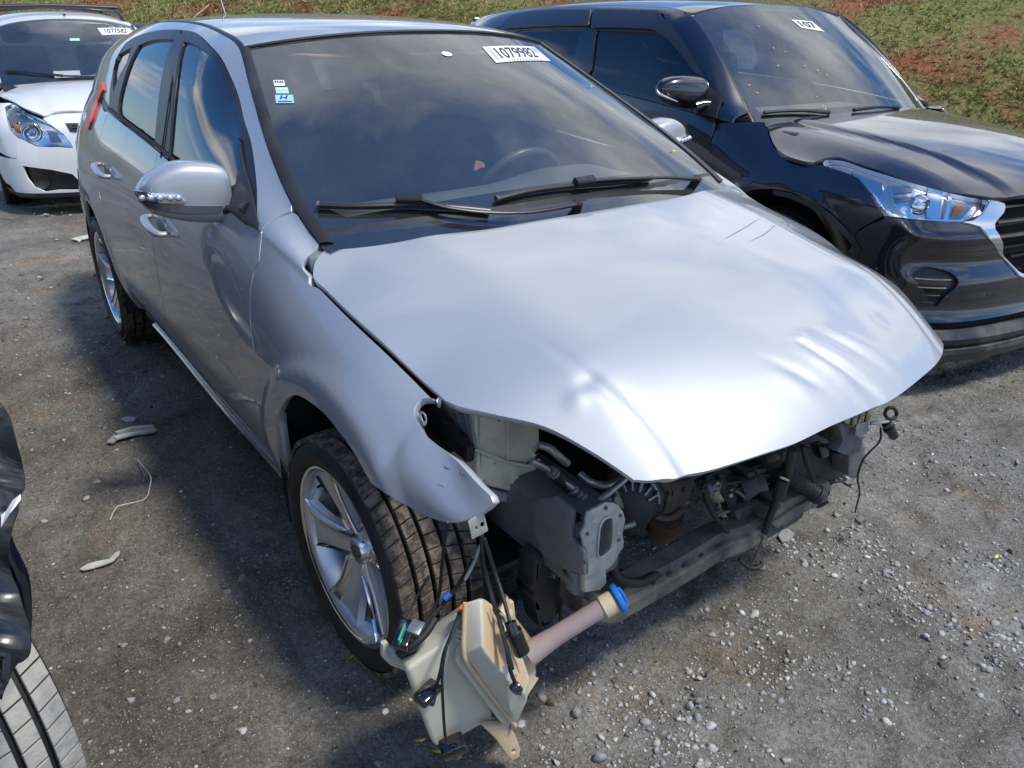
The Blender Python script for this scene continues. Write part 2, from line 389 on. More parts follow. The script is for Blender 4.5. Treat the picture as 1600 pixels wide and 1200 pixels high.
def glass(name, tint, rough=0., ior=1.5, dust=0., gloss=(1, 1, 1)):
    """thin tinted pane: see-through by its tint, mirror by Fresnel"""
    m = bpy.data.materials.new(name); m.use_nodes = True; t = m.node_tree; t.nodes.clear(); l = t.links.new
    o = N(t, 'ShaderNodeOutputMaterial'); tr = N(t, 'ShaderNodeBsdfTransparent'); tr.inputs[0].default_value = (*tint, 1)
    gl = N(t, 'ShaderNodeBsdfGlossy'); gl.inputs['Roughness'].default_value = rough; gl.inputs[0].default_value = (*gloss, 1)
    fr = N(t, 'ShaderNodeFresnel', i={'IOR': ior}); mx_ = N(t, 'ShaderNodeMixShader'); l(fr.outputs[0], mx_.inputs[0]); l(tr.outputs[0], mx_.inputs[1]); l(gl.outputs[0], mx_.inputs[2]); res = mx_.outputs[0]
    if dust:
        df = N(t, 'ShaderNodeBsdfDiffuse'); df.inputs[0].default_value = (.36, .40, .38, 1); tc = N(t, 'ShaderNodeTexCoord')
        n = N(t, 'ShaderNodeTexNoise', i={'Scale': 3., 'Detail': 8, 'Roughness': .7}); l(tc.outputs['Object'], n.inputs['Vector'])
        mr = N(t, 'ShaderNodeMapRange', i={'From Min': .3, 'From Max': .8, 'To Min': dust*.4, 'To Max': dust*1.8}); l(n.outputs['Fac'], mr.inputs[0])
        m2 = N(t, 'ShaderNodeMixShader'); l(mr.outputs[0], m2.inputs[0]); l(res, m2.inputs[1]); l(df.outputs[0], m2.inputs[2]); res = m2.outputs[0]
    l(res, o.inputs[0]); MATS[name] = m; return m
mat('silver_paint', (.43, .455, .475), rough=.49, metal=.45, coat=1., coatr=.025, dirt=(.30, .28, .25), dscale=2.3, dlo=.60, dhi=.95)
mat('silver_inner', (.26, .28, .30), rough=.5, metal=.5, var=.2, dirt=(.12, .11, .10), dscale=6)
mat('black_paint', (.003, .004, .014), rough=.25, coat=1., coatr=.015, spec=.5)
mat('white_paint', (.80, .81, .80), rough=.3, coat=1., coatr=.04, dirt=(.5, .48, .44), dscale=2., dlo=.6, dhi=1.)
mat('trim_black', (.018, .018, .021), rough=.34, var=.15, spec=.5, dirt=(.06, .06, .06), dscale=4, dlo=.55, dhi=.9)
mat('gloss_black', (.008, .008, .01), rough=.08, coat=.6)
mat('ceramic_black', (.012, .012, .016), rough=.06, coat=1.)
mat('rubber', (.014, .014, .015), rough=.6, var=.3, bump=.0006, bscale=60, dirt=(.06, .05, .04), dscale=9, dlo=.5, dhi=.85)
mat('tyre_side', (.016, .016, .017), rough=.55, var=.25, vscale=14, dirt=(.05, .045, .04), dscale=7, dlo=.5, dhi=.9, bump=.0004, bscale=120)
mat('tread_mud', (.05, .042, .036), rough=.9, dirt=(.21, .165, .125), dscale=30, dlo=.44, dhi=.60, bump=.0012, bscale=90)
mat('tread_dry', (.20, .20, .20), rough=.85, dirt=(.40, .38, .33), dscale=9, dlo=.36, dhi=.58, bump=.004, bscale=35, var=.25, vscale=30)
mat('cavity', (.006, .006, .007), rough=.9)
mat('dark_plastic', (.02, .02, .023), rough=.5, var=.3, dirt=(.09, .08, .07), dscale=7, dlo=.5, dhi=.85, bump=.0004)
mat('dusty_plastic', (.035, .036, .04), rough=.6, var=.3, dirt=(.27, .24, .20), dscale=6, dlo=.38, dhi=.75, bump=.0006)
mat('alloy', (.66, .67, .69), rough=.36, metal=.62, coat=.3, dirt=(.3, .28, .25), dscale=10, dlo=.62, dhi=.95)
mat('chrome', (.85, .86, .88), rough=.06, metal=1.)
mat('satin_chrome', (.72, .73, .74), rough=.22, metal=1.)
mat('steel', (.36, .36, .36), rough=.4, metal=.8, var=.3, vscale=20, dirt=(.18, .15, .12), dscale=10)
mat('galvanised', (.50, .52, .50), rough=.5, metal=.6, var=.15, vscale=22, dirt=(.34, .35, .25), dscale=9, dlo=.5, dhi=.8)
mat('frame_grey', (.17, .185, .20), rough=.5, metal=.3, var=.2, dirt=(.10, .09, .08), dscale=6)
mat('dark_steel', (.03, .031, .034), rough=.5, metal=.4, var=.3, dirt=(.07, .06, .05), dscale=8)
mat('rust', (.19, .10, .055), rough=.85, col2=(.10, .065, .045), vscale=25, bump=.001)
mat('heat_shield', (.22, .17, .14), rough=.6, metal=.5, col2=(.13, .095, .075), vscale=14, bump=.0008)
mat('cast_alloy', (.30, .30, .29), rough=.55, metal=.7, var=.3, vscale=20, dirt=(.10, .09, .07), dscale=12)
mat('tank_plastic', (.56, .54, .44), rough=.42, var=.08, vscale=6, dirt=(.46, .40, .30), dscale=5, dlo=.45, dhi=.8, sss=.35)
mat('tank_tan', (.60, .44, .27), rough=.45, var=.1, vscale=6, dirt=(.58, .52, .42), dscale=6, dlo=.45, dhi=.75, sss=.3)
mat('old_plastic', (.66, .64, .52), rough=.45, var=.12, vscale=5, dirt=(.28, .26, .19), dscale=4, dlo=.5, dhi=.8, sss=.2)
mat('neck_plastic', (.34, .26, .25), rough=.45, var=.12, vscale=8, sss=.15)
mat('blue_cap', (.02, .19, .62), rough=.35, var=.1)
mat('green_label', (.03, .30, .16), rough=.4); mat('orange_clip', (.75, .17, .03), rough=.4); mat('blue_tape', (.03, .12, .55), rough=.4)
mat('wire', (.012, .012, .013), rough=.55)
mat('white_plastic', (.75, .76, .75), rough=.4)
mat('sticker_white', (.82, .83, .82), rough=.4); mat('ink', (.02, .02, .022), rough=.5); mat('sticker_green', (.45, .72, .55), rough=.4); mat('sticker_blue', (.40, .62, .80), rough=.4); mat('ink_blue', (.03, .10, .35), rough=.4)
mat('seat_cloth', (.30, .30, .295), rough=.9, var=.2, vscale=60); mat('dash', (.16, .165, .17), rough=.7, var=.1); mat('liner', (.30, .16, .155), rough=.9)
mat('pink_tag', (.75, .35, .32), rough=.5)
mat('tail_red', (.85, .07, .035), rough=.35, coat=.3); mat('amber', (.80, .25, .04), rough=.2, coat=.5)
mat('lamp_silver', (.72, .74, .77), rough=.12, metal=1.); mat('lamp_grey', (.33, .35, .38), rough=.3, metal=.7); mat('lamp_satin', (.6, .62, .65), rough=.35, metal=.8)
glass('lamp_glass', (.93, .95, .96), ior=1.4)
glass('windshield_glass', (.86, .93, .91), ior=2.3, dust=.06, gloss=(.95, .97, 1.))
glass('tinted_glass', (.06, .065, .07), ior=2.3, dust=.015)
glass('dark_glass', (.03, .03, .04), ior=1.7)
glass('green_glass', (.55, .66, .62), ior=1.7, dust=.03)
mat('grey_paint', (.05, .06, .07), rough=.3, coat=1.); mat('stake_wood', (.48, .42, .26), rough=.8)
mat('silver_paint_scuff', (.55, .56, .57), rough=.6, metal=.2)
mat('wreck_black', (.006, .006, .008), rough=.32, coat=.4, coatr=.1)
mat('wheel_grey', (.10, .10, .105), rough=.35)
mat('mirror_grey', (.20, .215, .23), rough=.35, metal=.6, coat=.6)
mat('petal', (.85, .62, .02), rough=.6); mat('leaf_brown', (.23, .12, .06), rough=.8)
mat('debris_pale', (.52, .52, .45), rough=.8, var=.2, vscale=20); mat('debris_grey', (.30, .31, .30), rough=.7, var=.2, vscale=20)
mat('red_trim', (.16, .05, .045), rough=.8)
# ================================================================ silver hatchback: surfaces
W_ = spl([-3.45, -3.3, -3.0, -2.65, -2.2, -1.5, -1., -.5, -.2, 0, .15, .3, .45, .55, .64], [.66, .77, .862, .888, .889, .887, .885, .883, .885, .888, .886, .874, .845, .812, .77])
YS = spl([-3.45, -3., -2.3, -1.2, -.4, .2, .64], [.60, .79, .805, .805, .80, .80, .74])
ZS = spl([-3.45, -3., -2.3, -1.2, -.4, .2, .64], [.30, .24, .215, .215, .215, .30, .42])
YB = spl([-3.45, -3.2, -2.9, -2.5, -2.1, -1.45, -1., -.5, -.33, -.2, -.06, .09, .27, .42, .55, .64], [.60, .67, .735, .775, .79, .803, .812, .815, .802, .786, .781, .768, .748, .765, .768, .74])
ZB = spl([-3.45, -3.2, -2.9, -2.5, -2.1, -1.45, -1., -.5, -.33, -.2, -.06, .09, .27, .42, .55, .64], [1.10, 1.13, 1.135, 1.115, 1.09, 1.052, 1.018, .982, .953, .917, .888, .853, .797, .783, .765, .74])
def ws_edge(v):
    b = 4*v*(1-v)*(1-.938*(v-.5)); return np.array([-.308-.8265*v+.035*b, .7272-.1421*v+.038*b, .9763+.4033*v-.019*b])
_E = [ws_edge(v) for v in (1., .85, .7, .55, .4, .25, .12, 0.)]
_TX = [-3.45, -3.3, -3., -2.5, -2., -1.55, -1.3]+[e_[0] for e_ in _E]+[-.2, -.06, .09, .64]
YT = spl(_TX, [.46, .49, .515, .53, .54, .553, .570]+[e_[1] for e_ in _E]+[.755, .765, .75, .6]); ZT = spl(_TX, [1.26, 1.315, 1.375, 1.428, 1.447, 1.436, 1.413]+[e_[2] for e_ in _E]+[.93, .89, .855, .78])
ZM = .60
def side_f(x, v):
    Wx, ys, zs, yb, zb, yt, zt = W_(x), YS(x), ZS(x), YB(x), ZB(x), YT(x), ZT(x)
    vl = np.clip(v, -.2, 1.); z = zs+(zb-zs)*vl; zm = ZM+0*z
    lo = np.clip((zm-z)/np.maximum(zm-zs, .05), 0, 1.3); hi = np.clip((z-zm)/np.maximum(zb-zm, .05), 0, 1)
    y = Wx-(Wx-ys)*lo**2.7-(Wx-yb)*hi**2.8
    # wheel arch flares
    for cx in (0., -2.65):
        r = np.hypot(x-cx, z-.33); y = y+.010*sst(.475, .425, r)*sst(.0, .2, z-.2)*(1-.6*hi**2)
        y = y-.010*sst(.43, .36, r)
    # sill crease below the doors
    y = y-.012*gau(z-.31, .03)*sst(-2.3, -2.1, x)*sst(-.4, -.5, x)
    # crumple of the front fender tip
    y = y-.016*gau(x-.40, .085)*gau(z-.735+.25*(x-.4), .035)*sst(.22, .34, x)+.010*gau(x-.47, .06)*gau(z-.67, .03)
    y = y-.006*gau(x-.27, .02)*gau(z-.72, .05)
    w = np.clip(v-1, 0, 1.2)
    H = np.hypot(zt-zb, yt-yb); wide = sst(-.9, -1.3, x)
    p1y, p1z = yb-.14*H, zb+.38*H
    p2y, p2z = yt+H*(.20+.13*wide), zt-H*(.27-.12*wide)
    c0, c1, c2, c3 = (1-w)**3, 3*w*(1-w)**2, 3*w*w*(1-w), w**3
    yu = c0*yb+c1*p1y+c2*p2y+c3*yt; zu = c0*zb+c1*p1z+c2*p2z+c3*zt
    up = v > 1
    return np.stack([x+0*z, -np.where(up, yu, y), np.where(up, zu, z)], 1)
S_SIDE = Surf(side_f, F0, (-.8, .7), scale=(1, .62), lo=(-3.44, -.1), hi=(.66, 2.1))
def sz(x, z):
    """side-surface coordinates at height z"""
    zs, zb = float(ZS(x)), float(ZB(x)); return np.array([x, (z-zs)/(zb-zs)])
# hood: x forward, y across (right negative)
HX = [-.42, -.3, -.2, -.1, 0, .1, .2, .3, .4, .55, .65, .72, .80]
HY = [-.84, -.76, -.66, -.56, -.50, -.40, -.2, 0, .2, .40, .50, .56, .66, .76, .84]
def hood_row(x):
    c = float(spl([-.42, -.2, 0, .2, .4, .55, .65, .72, .80], [1.03, 1.008, .983, .952, .908, .858, .808, .752, .66])(x))
    d5 = float(spl([-.42, 0, .3, .5, .64, .80], [.010, .022, .034, .046, .088, .10])(x))       # fall at the crease (y .5)
    d7 = float(spl([-.42, -.2, -.05, .10, .28, .4, .6, .80], [.07, .092, .103, .116, .127, .16, .26, .34])(x))  # fall at y .76
    row = []
    for y in HY:
        a = abs(y)
        if a <= .5: row.append(c-d5*(a/.5)**2.1)
        else:
            k = float(sst(.27, .40, x)); ye = float(YB(x))*(1-k)+.76*k; de = (c-float(ZB(x))-.002)*(1-k)+d7*k
            t = (a-.5)/(ye-.5); row.append(c-d5-(de-d5)*(.72*t+.28*t*t))
    return row
HZ = grid_spl(HX, HY, [hood_row(x) for x in HX])
def hood_dent(x, y):
    d = np.zeros_like(x)
    def crease(p, q, dep, wid, skew=0.):
        p = np.array(p); q = np.array(q); u = q-p; Lg = np.linalg.norm(u); u /= Lg; s = (x-p[0])*u[0]+(y-p[1])*u[1]; t = -(x-p[0])*u[1]+(y-p[1])*u[0]
        e = sst(-.05, .07, s)*sst(Lg+.04, Lg-.07, s); ww = wid*(.75+.35*np.clip(s/Lg, 0, 1))
        return -dep*e*(np.exp(-(t/ww)**2)-.45*np.exp(-((t-skew*ww*2.2)/(ww*1.5))**2))
    d += crease((.575, -.015), (.705, .075), .011, .015, -1.)
    d += crease((.575, .07), (.675, .16), .006, .016, 1.)
    d += crease((.585, -.13), (.68, -.05), .005, .018, -1.)
    d += -.006*gau(x-.695, .04)*gau(y-.05, .10)+.004*gau(x-.56, .022)*gau(y-.01, .035)
    d += .0035*gau(x-.465, .022)*gau(y+.555, .022)-.003*gau(x-.45, .018)*gau(y+.52, .03)
    d += -.0025*gau(x-.56, .02)*gau(y-.31, .02)
    return d
def hood_f(x, y):
    z = HZ(x, y)+hood_dent(x, y)
    a = np.abs(y); z = z-.006*np.exp(-((a-(.525-.05*sst(.3, .66, x)))/.016)**2)*sst(.25, .55, x)
    return np.stack([x+0*z, y+0*z, z], 1)
S_HOOD = Surf(hood_f, F0, (.3, -.3), lo=(-.42, -.84), hi=(.80, .84))
# windscreen: u = -1..1 across, v = 0..1 up
def ws_f(u, v):
    a = np.abs(u); xe, ye, ze = ws_edge(v); c_ = np.sin(np.clip(v, -.1, 1.1)*math.pi); k = a**2.3
    xc = -.165-.855*v+.018*c_; zc = .985+.443*v+.026*c_
    return np.stack([xc+(xe-xc)*k, ye*u, zc+(ze-zc)*k], 1)
S_WS = Surf(ws_f, F0, (-.5, .5), scale=(.68, .98), lo=(-1.2, -.25), hi=(1.2, 1.1))
def roof_f(x, y):
    yt, zt = YT(x), ZT(x); zc = spl([-3.45, -3.2, -2.8, -2.3, -1.9, -1.5, -1.15, -1.0], [1.345, 1.395, 1.445, 1.475, 1.480, 1.470, 1.446, 1.425])(x)
    a = np.clip(np.abs(y)/yt, 0, 1.2); return np.stack([x+0*y, y+0*x, zc-(zc-zt)*(.55*a**2+.45*a**4)], 1)
S_ROOF = Surf(roof_f, F0, (-1.5, 0), lo=(-3.45, -.7), hi=(-.9, .7))
# ================================================================ silver hatchback: panels
car = thing('hatchback_car', 'silver crash-damaged hatchback with dented hood, bare front end and missing bumper', 'car')
side = S_SIDE
arch_f = [(461, 757), (449, 730), (441, 692), (437, 655), (444, 632), (459, 620), (475, 624), (505, 647), (530, 677), (552, 707), (566, 732), (579, 755)]
tip = [(579, 755), (600, 771), (625, 786), (650, 800), (675, 811), (707, 819), (735, 813), (757, 802), (773, 788)]
lampedge = [(773, 788), (768, 775), (755, 762), (730, 735), (700, 705), (672, 682), (658, 664), (650, 645), (654, 630), (664, 625), (691, 625)]
shut = [(691, 625), (675, 602), (644, 580), (600, 542), (537, 490), (503, 462), (493, 447), (490, 428), (490, 403), (500, 380)]
up_ws = [(500, 380), (481, 362), (466, 345), (455, 331)]
top_a = [(455, 331), (432, 340), (409, 361)]
ts_ = [(372, 333)]
doorf = [(409, 361), (409, 373), (405, 406), (396, 428), (391, 470), (392, 512)]
def T(pts, g): return side.trace(pts, g)
gF = np.array([-.2, .7])
r_arch = T(arch_f, np.array([-.3, .3])); r_tip = T(tip, np.array([.15, .6])); r_lamp = T(lampedge[:-1], np.array([.5, .9]))+[np.array([.275, 1.0])]; r_shut = T(shut, np.array([.25, .98]))
r_shut = [r_lamp[-1]]+[np.array([x, 1.]) for x in (.24, .18, .12, .02, -.06, -.13, -.19, -.225)]+[np.array([-.262, 1.12]), np.array([-.296, 1.7]), np.array([-.309, 2.])]; r_up = [np.array([-.309, 2.])]+[np.array([x, 2.]) for x in (-.36, -.42)]+T(up_ws[-1:], np.array([-.45, 1.9])); r_top = T(top_a, np.array([-.4, 1.5])); r_door = T(doorf, np.array([-.42, 1.05]))
print('shut', [tuple(np.round(side(p)[0], 3)) for p in r_shut[::3]]); print('tip', [tuple(np.round(side(p)[0], 3)) for p in r_tip[::2]]); print('door', [tuple(np.round(side(p)[0], 3)) for p in r_door]); print('arch', [tuple(np.round(side(p)[0], 3)) for p in r_arch[::2]])
low_door = [r_door[-1], sz(-.405, .60), sz(-.39, .45), sz(-.385, .33)]
sill_b = [sz(-.385, .33), sz(-.37, .255), sz(-.33, .25)]
fender_outline = closed_runs([[sz(-.33, .25), r_arch[0]], r_arch, r_tip, r_lamp, r_shut, r_up, r_top, r_door, low_door, sill_b], 5)
panel('front_fender', side, fender_outline, 'silver_paint', car, step=.016, depth=.02)
fo2 = [p for p in fender_outline if p[0] < .29]
k0 = max(range(len(fo2)), key=lambda i: np.linalg.norm(fo2[i]-fo2[i-1])); fo2 = fo2[k0:]+fo2[:k0]
lf = panel('front_fender', side, fo2, 'silver_paint', car, step=.03, depth=.02); o2 = mirrored(lf); bpy.data.objects.remove(lf)
# doors
Bx = lambda z: -1.415-.04*max(0, (z-.85))/.2*1.0
beltT = T([(409, 361), (372, 333), (310, 294), (256, 258)], np.array([-.5, 1.02]))
belt_f = [np.array([p[0], 1.]) for p in beltT]
fd = closed_runs([[sz(-.385, .30), sz(-.39, .45), sz(-.405, .60), r_door[-1]], r_door[::-1], [r_door[0], np.array([-.9, 1.005]), np.array([-1.455, 1.005])], [np.array([-1.455, 1.005]), sz(-1.43, .9), sz(-1.405, .75), sz(-1.405, .5), sz(-1.41, .30)]], 5)
panel('front_door', side, fd, 'silver_paint', car, step=.028, mirror=True)
rear_cut = [np.array([-2.30, 1.005]), sz(-2.315, .95), sz(-2.30, .80), sz(-2.24, .66), sz(-2.15, .50), sz(-2.11, .40), sz(-2.105, .30)]
rd = closed_runs([[sz(-1.41, .30), sz(-1.405, .5), sz(-1.405, .75), sz(-1.43, .9), np.array([-1.455, 1.005])], [np.array([-1.455, 1.005]), np.array([-2.30, 1.005])], rear_cut], 5)
panel('rear_door', side, rd, 'silver_paint', car, step=.03, mirror=True)
rarch = [np.array([-2.65, .33])+.352*np.array([math.cos(a), math.sin(a)]) for a in np.linspace(math.radians(-12), math.radians(192), 16)]
rarch = [sz(p[0], p[1]) for p in rarch]
# window outline (black frame) on the side of the cabin
dlo = [(406, 365), (401, 297), (394, 234), (381, 188), (372, 150), (356, 112), (337, 81), (312, 56), (290, 47), (262, 46), (244, 48), (209, 59), (187, 78), (180, 94), (174, 119), (170, 150), (170, 165)]
r_dlo = T(dlo, np.array([-.5, 1.05]))
print('dlo', [tuple(np.round(side(p)[0], 3)) for p in r_dlo])
r_dlo = [p for p in r_dlo if p[0] > -2.95]
bl = [np.array([-2.72, 1.10]), np.array([-2.45, 1.0]), np.array([-2.1, 1.005]), np.array([-1.455, 1.005]), np.array([-.9, 1.005]), np.array([float(r_dlo[0][0]), 1.02])]
dlo_out = closed_runs([r_dlo, [r_dlo[-1]]+bl[:1], bl, [bl[-1], r_dlo[0]]], 5)
quarter = closed_runs([rear_cut[::-1], [rear_cut[0], np.array([-2.45, 1.0]), np.array([-2.72, 1.10]), r_dlo[-1]], r_dlo[::-1][:4], [r_dlo[::-1][3], np.array([r_dlo[::-1][3][0], 2.0])], [np.array([r_dlo[::-1][3][0], 2.0]), np.array([-3.42, 2.0])], [np.array([-3.42, 2.0]), np.array([-3.42, .02])], [np.array([-3.42, .02]), rarch[-1]], rarch[::-1], [rarch[0], rear_cut[-1]]], 4)
panel('quarter_panel', side, quarter, 'silver_paint', car, step=.032, mirror=True)
topx = float(r_dlo[::-1][3][0]); edge_top = [np.array([x, 2.0]) for x in np.linspace(topx, -.45, 24)]
k3 = len(r_dlo)-4
cant = closed_runs([r_dlo[:k3+1], [r_dlo[k3], np.array([topx, 2.])], edge_top, [edge_top[-1], r_up[-1]], [r_up[-1], r_top[1], r_top[-1]], [r_top[-1], r_dlo[0]]], 5)
panel('roof_side_rail', side, cant, 'silver_paint', car, step=.025, mirror=True)
# glasses
g_front = T([(286, 64), (300, 67), (325, 83), (344, 106), (359, 144), (372, 187), (377, 219), (376, 260), (372, 298)], np.array([-1.4, 1.8]))
g_fb = T([(372, 298), (315, 275), (261, 251)], np.array([-.8, 1.1])); g_fl = T([(261, 251), (272, 131), (286, 64)], np.array([-1.45, 1.3]))
gf = closed_runs([g_front, g_fb, g_fl], 5)
g_rear = [T([(272, 61), (250, 131), (239, 233)], np.array([-1.6, 1.8])), T([(239, 233), (219, 222), (200, 206), (187, 187)], np.array([-1.6, 1.05])), T([(187, 187), (184, 162), (195, 116), (216, 70)], np.array([-2.1, 1.2])), T([(216, 70), (237, 62), (272, 61)], np.array([-2.1, 1.8]))]
gr = closed_runs(g_rear, 5)
g_q = [T([(205, 73), (184, 86), (177, 100)], np.array([-2.3, 1.7])), T([(177, 100), (176, 144)], np.array([-2.6, 1.4])), T([(176, 144), (187, 115), (197, 97), (205, 73)], np.array([-2.3, 1.3]))]
gq = closed_runs(g_q, 5)
print('glassF', [tuple(np.round(side(p)[0], 3)) for p in g_front[::2]]); print('glassR', [tuple(np.round(side(p)[0], 3)) for r in g_rear for p in r[::2]]); print('q', [tuple(np.round(side(p)[0], 3)) for r in g_q for p in r])
fr1, fr2 = panel('window_frame', side, dlo_out, 'trim_black', car, holes=[gf, gr, gq], step=.03, mirror=True, gap=.001, depth=.02, lift=-.002)
panel('front_side_glass', side, gf, 'tinted_glass', car, step=.05, mirror=True, gap=-.004, depth=.004, lift=-.010)
panel('rear_side_glass', side, gr, 'tinted_glass', car, step=.05, mirror=True, gap=-.004, depth=.004, lift=-.010)
panel('quarter_glass', side, gq, 'tinted_glass', car, step=.05, mirror=True, gap=-.004, depth=.004, lift=-.010)
# B-pillar gap and weather strips
def side_line(pts, lift): 
    P = side(np.array(pts)); n = side.normal(np.array(pts)); return P+n*lift*np.sign(-n[:, 1:2]+1e-9)
def strip(name, runs, r, m, lift=.004, parent=car, flat=1.):
    P = side_line(runs, lift); a = tube_obj(name, list(P), r, m, parent, seg=6, smooth=3, flat=flat); mirrored(a); return a
bp_ = T([(283, 48), (268, 131), (251, 247)], np.array([-1.45, 1.7]))
strip('window_gap', bp_, .0025, 'cavity', .0)
strip('belt_seal', [np.array([x, 1.03]) for x in np.linspace(-2.3, -.55, 12)], .006, 'rubber', .002)
# sill
sill = closed_runs([[sz(-.335, .30), sz(-.33, .22)], [sz(-.33, .22), np.array([-.33, -.06])], [np.array([-.33, -.06]), np.array([-2.25, -.06])], [np.array([-2.25, -.06]), sz(-2.105, .30)], [sz(-2.105, .30), sz(-.335, .30)]], 3)
panel('sill', side, sill, 'silver_paint', car, step=.04, mirror=True, lift=-.004)
strip('sill_trim', [sz(x, .245) for x in np.linspace(-2.05, -.36, 14)], .008, 'satin_chrome', .0, flat=1.)
# hood
hl = [[np.array([-.300, -.712]), np.array([-.285, -.738]), np.array([-.262, -.762])]+[np.array([x, -float(YB(x))+.004]) for x in (-.22, -.17, -.12, -.06, .02, .10, .18, .25)]+[np.array([.292, -.742])],
      [np.array([.292, -.742])]+S_HOOD.trace([(722, 638), (780, 651), (850, 668), (915, 702), (990, 752)], np.array([.3, -.72])),
      S_HOOD.trace([(990, 752), (1020, 753), (1055, 750), (1100, 739), (1150, 725), (1200, 709), (1245, 694)], np.array([.6, -.5]))]
for i, r in enumerate(hl): print('hood', i, [tuple(np.round(S_HOOD(p)[0], 3)) for p in r])
hr = [S_HOOD.trace([(1245, 694), (1290, 672), (1345, 648), (1400, 623), (1440, 592), (1470, 562)], np.array([.68, 0.]))]
print('hoodR', [tuple(np.round(S_HOOD(p)[0], 3)) for p in hr[0]])
mir = lambda r: [np.array([p[0], -p[1]]) for p in r[::-1]]
rear_h = S_HOOD.trace([(547, 384), (650, 372), (762, 358), (900, 333)], np.array([-.15, -.6]))
print('hood rear', [tuple(np.round(S_HOOD(p)[0], 3)) for p in rear_h])
rear_edge = [hl[0][0], np.array([-.262, -.666]), np.array([-.192, -.527]), np.array([-.150, -.347]), np.array([-.134, -.15]), np.array([-.130, 0])]
rear_edge = rear_edge+mir(rear_edge[:-1])
front_r = [p for p in hr[0] if p[1] < .50]
tipR = np.array([.60, .575])
hood_out = closed_runs([hl[0], hl[1], hl[2]+front_r[1:]+[tipR], [tipR]+mir(hl[1])[1:], mir(hl[0]), rear_edge[::-1]], 4)
hood = panel('hood', S_HOOD, hood_out, 'silver_paint', car, step=.0075, depth=.022, gap=.002, out=1)
# windscreen and surrounds
ring_o = closed_runs([[np.array([u, -.16]) for u in np.linspace(-1, 1, 15)], [np.array([1., v]) for v in np.linspace(-.16, 1, 10)], [np.array([u, 1.]) for u in np.linspace(1, -1, 15)], [np.array([-1., v]) for v in np.linspace(1, -.16, 10)]], 2)
gi = closed_runs([[np.array([u, .115+.02*(1-u*u)]) for u in np.linspace(-.86, .86, 13)], [np.array([.90, .17]), np.array([.915, .5]), np.array([.92, .88])], [np.array([.89, .925]), np.array([0, .935]), np.array([-.89, .925])], [np.array([-.92, .88]), np.array([-.915, .5]), np.array([-.90, .17])]], 3)
panel('windshield', S_WS, ring_o, 'windshield_glass', car, step=.06, depth=.004, gap=.004)
panel('windshield_border', S_WS, ring_o, 'ceramic_black', car, holes=[gi], step=.04, depth=.001, gap=.006, lift=-.0015)
for s in (-1, 1):
    P = S_WS(np.array([[s*.995, v] for v in np.linspace(.0, 1.0, 12)])); n = S_WS.normal(np.array([[s*.995, v] for v in np.linspace(.0, 1.0, 12)]))
    n *= np.sign(n[:, 2:3]); A = P+n*.006; inn = S_WS(np.array([[s*.955, v] for v in np.linspace(.0, 1.0, 12)]))+n*.004
    V = []; Fc = []
    for i in range(12): V += [P[i]-n[i]*.01, A[i], (A[i]+inn[i])/2+n[i]*.003, inn[i], inn[i]-n[i]*.004]
    for i in range(11):
        for q in range(4): Fc.append((i*5+q, i*5+q+1, (i+1)*5+q+1, (i+1)*5+q))
    o = mesh_obj('pillar_garnish', V, Fc, 'trim_black', car); set_auto(o.data, 40)
P = S_WS(np.array([[u, 1.0] for u in np.linspace(-.97, .97, 17)])); tube_obj('windshield_seal', list(P+np.array([0, 0, .003])), .006, 'rubber', car, seg=6, smooth=2)
# roof with ditch mouldings
xr0 = -3.30
fe = [ws_f(np.array([u]), np.array([1.02]))[0] for u in np.linspace(-.95, .95, 13)]
fe = [np.array([p[0]-.004, p[1]]) for p in fe]
rs = lambda s: [np.array([x, s*(float(YT(x))-.018)]) for x in np.linspace(-1.13, xr0, 18)]
roof_out = closed_runs([fe, rs(1), [np.array([xr0, .3]), np.array([xr0-.03, 0]), np.array([xr0, -.3])], rs(-1)[::-1]], 3)
panel('roof', S_ROOF, roof_out, 'silver_paint', car, step=.05, gap=.001, depth=.012)
for s in (-1, 1):
    xs = np.linspace(-1.07, -3.28, 24); a = np.array([side_f(np.array([x]), np.array([2.0]))[0] for x in xs]); b = roof_f(xs, YT(xs)-.022)
    V = []; Fc = []
    for i in range(24):
        pa, pb = a[i]*np.array([1, -s, 1]), b[i]*np.array([1, s, 1]); V += [pa+np.array([0, 0, -.004]), pa*.7+pb*.3+np.array([0, 0, .003]), pa*.3+pb*.7+np.array([0, 0, .003]), pb+np.array([0, 0, -.004])]
    for i in range(23):
        for q in range(3): Fc.append((i*4+q, i*4+q+1, (i+1)*4+q+1, (i+1)*4+q))
    o = mesh_obj('roof_moulding', V, Fc, 'trim_black', car); set_auto(o.data, 60)
# antenna
ab = roof_f(np.array([-3.05]), np.array([0.]))[0]
m = MB().box(ab+np.array([0, 0, .008]), (.07, .04, .03), bev=.01); a = m.build('antenna_base', 'trim_black', car)
q = at(388, 14, 'x', -3.1)
tube_obj('antenna', [ab+np.array([-.0, 0, .01]), ab+np.array([-.10, 0, .16]), ab+np.array([-.19, 0, .30])], [.005, .004, .003], 'trim_black', car, seg=6)
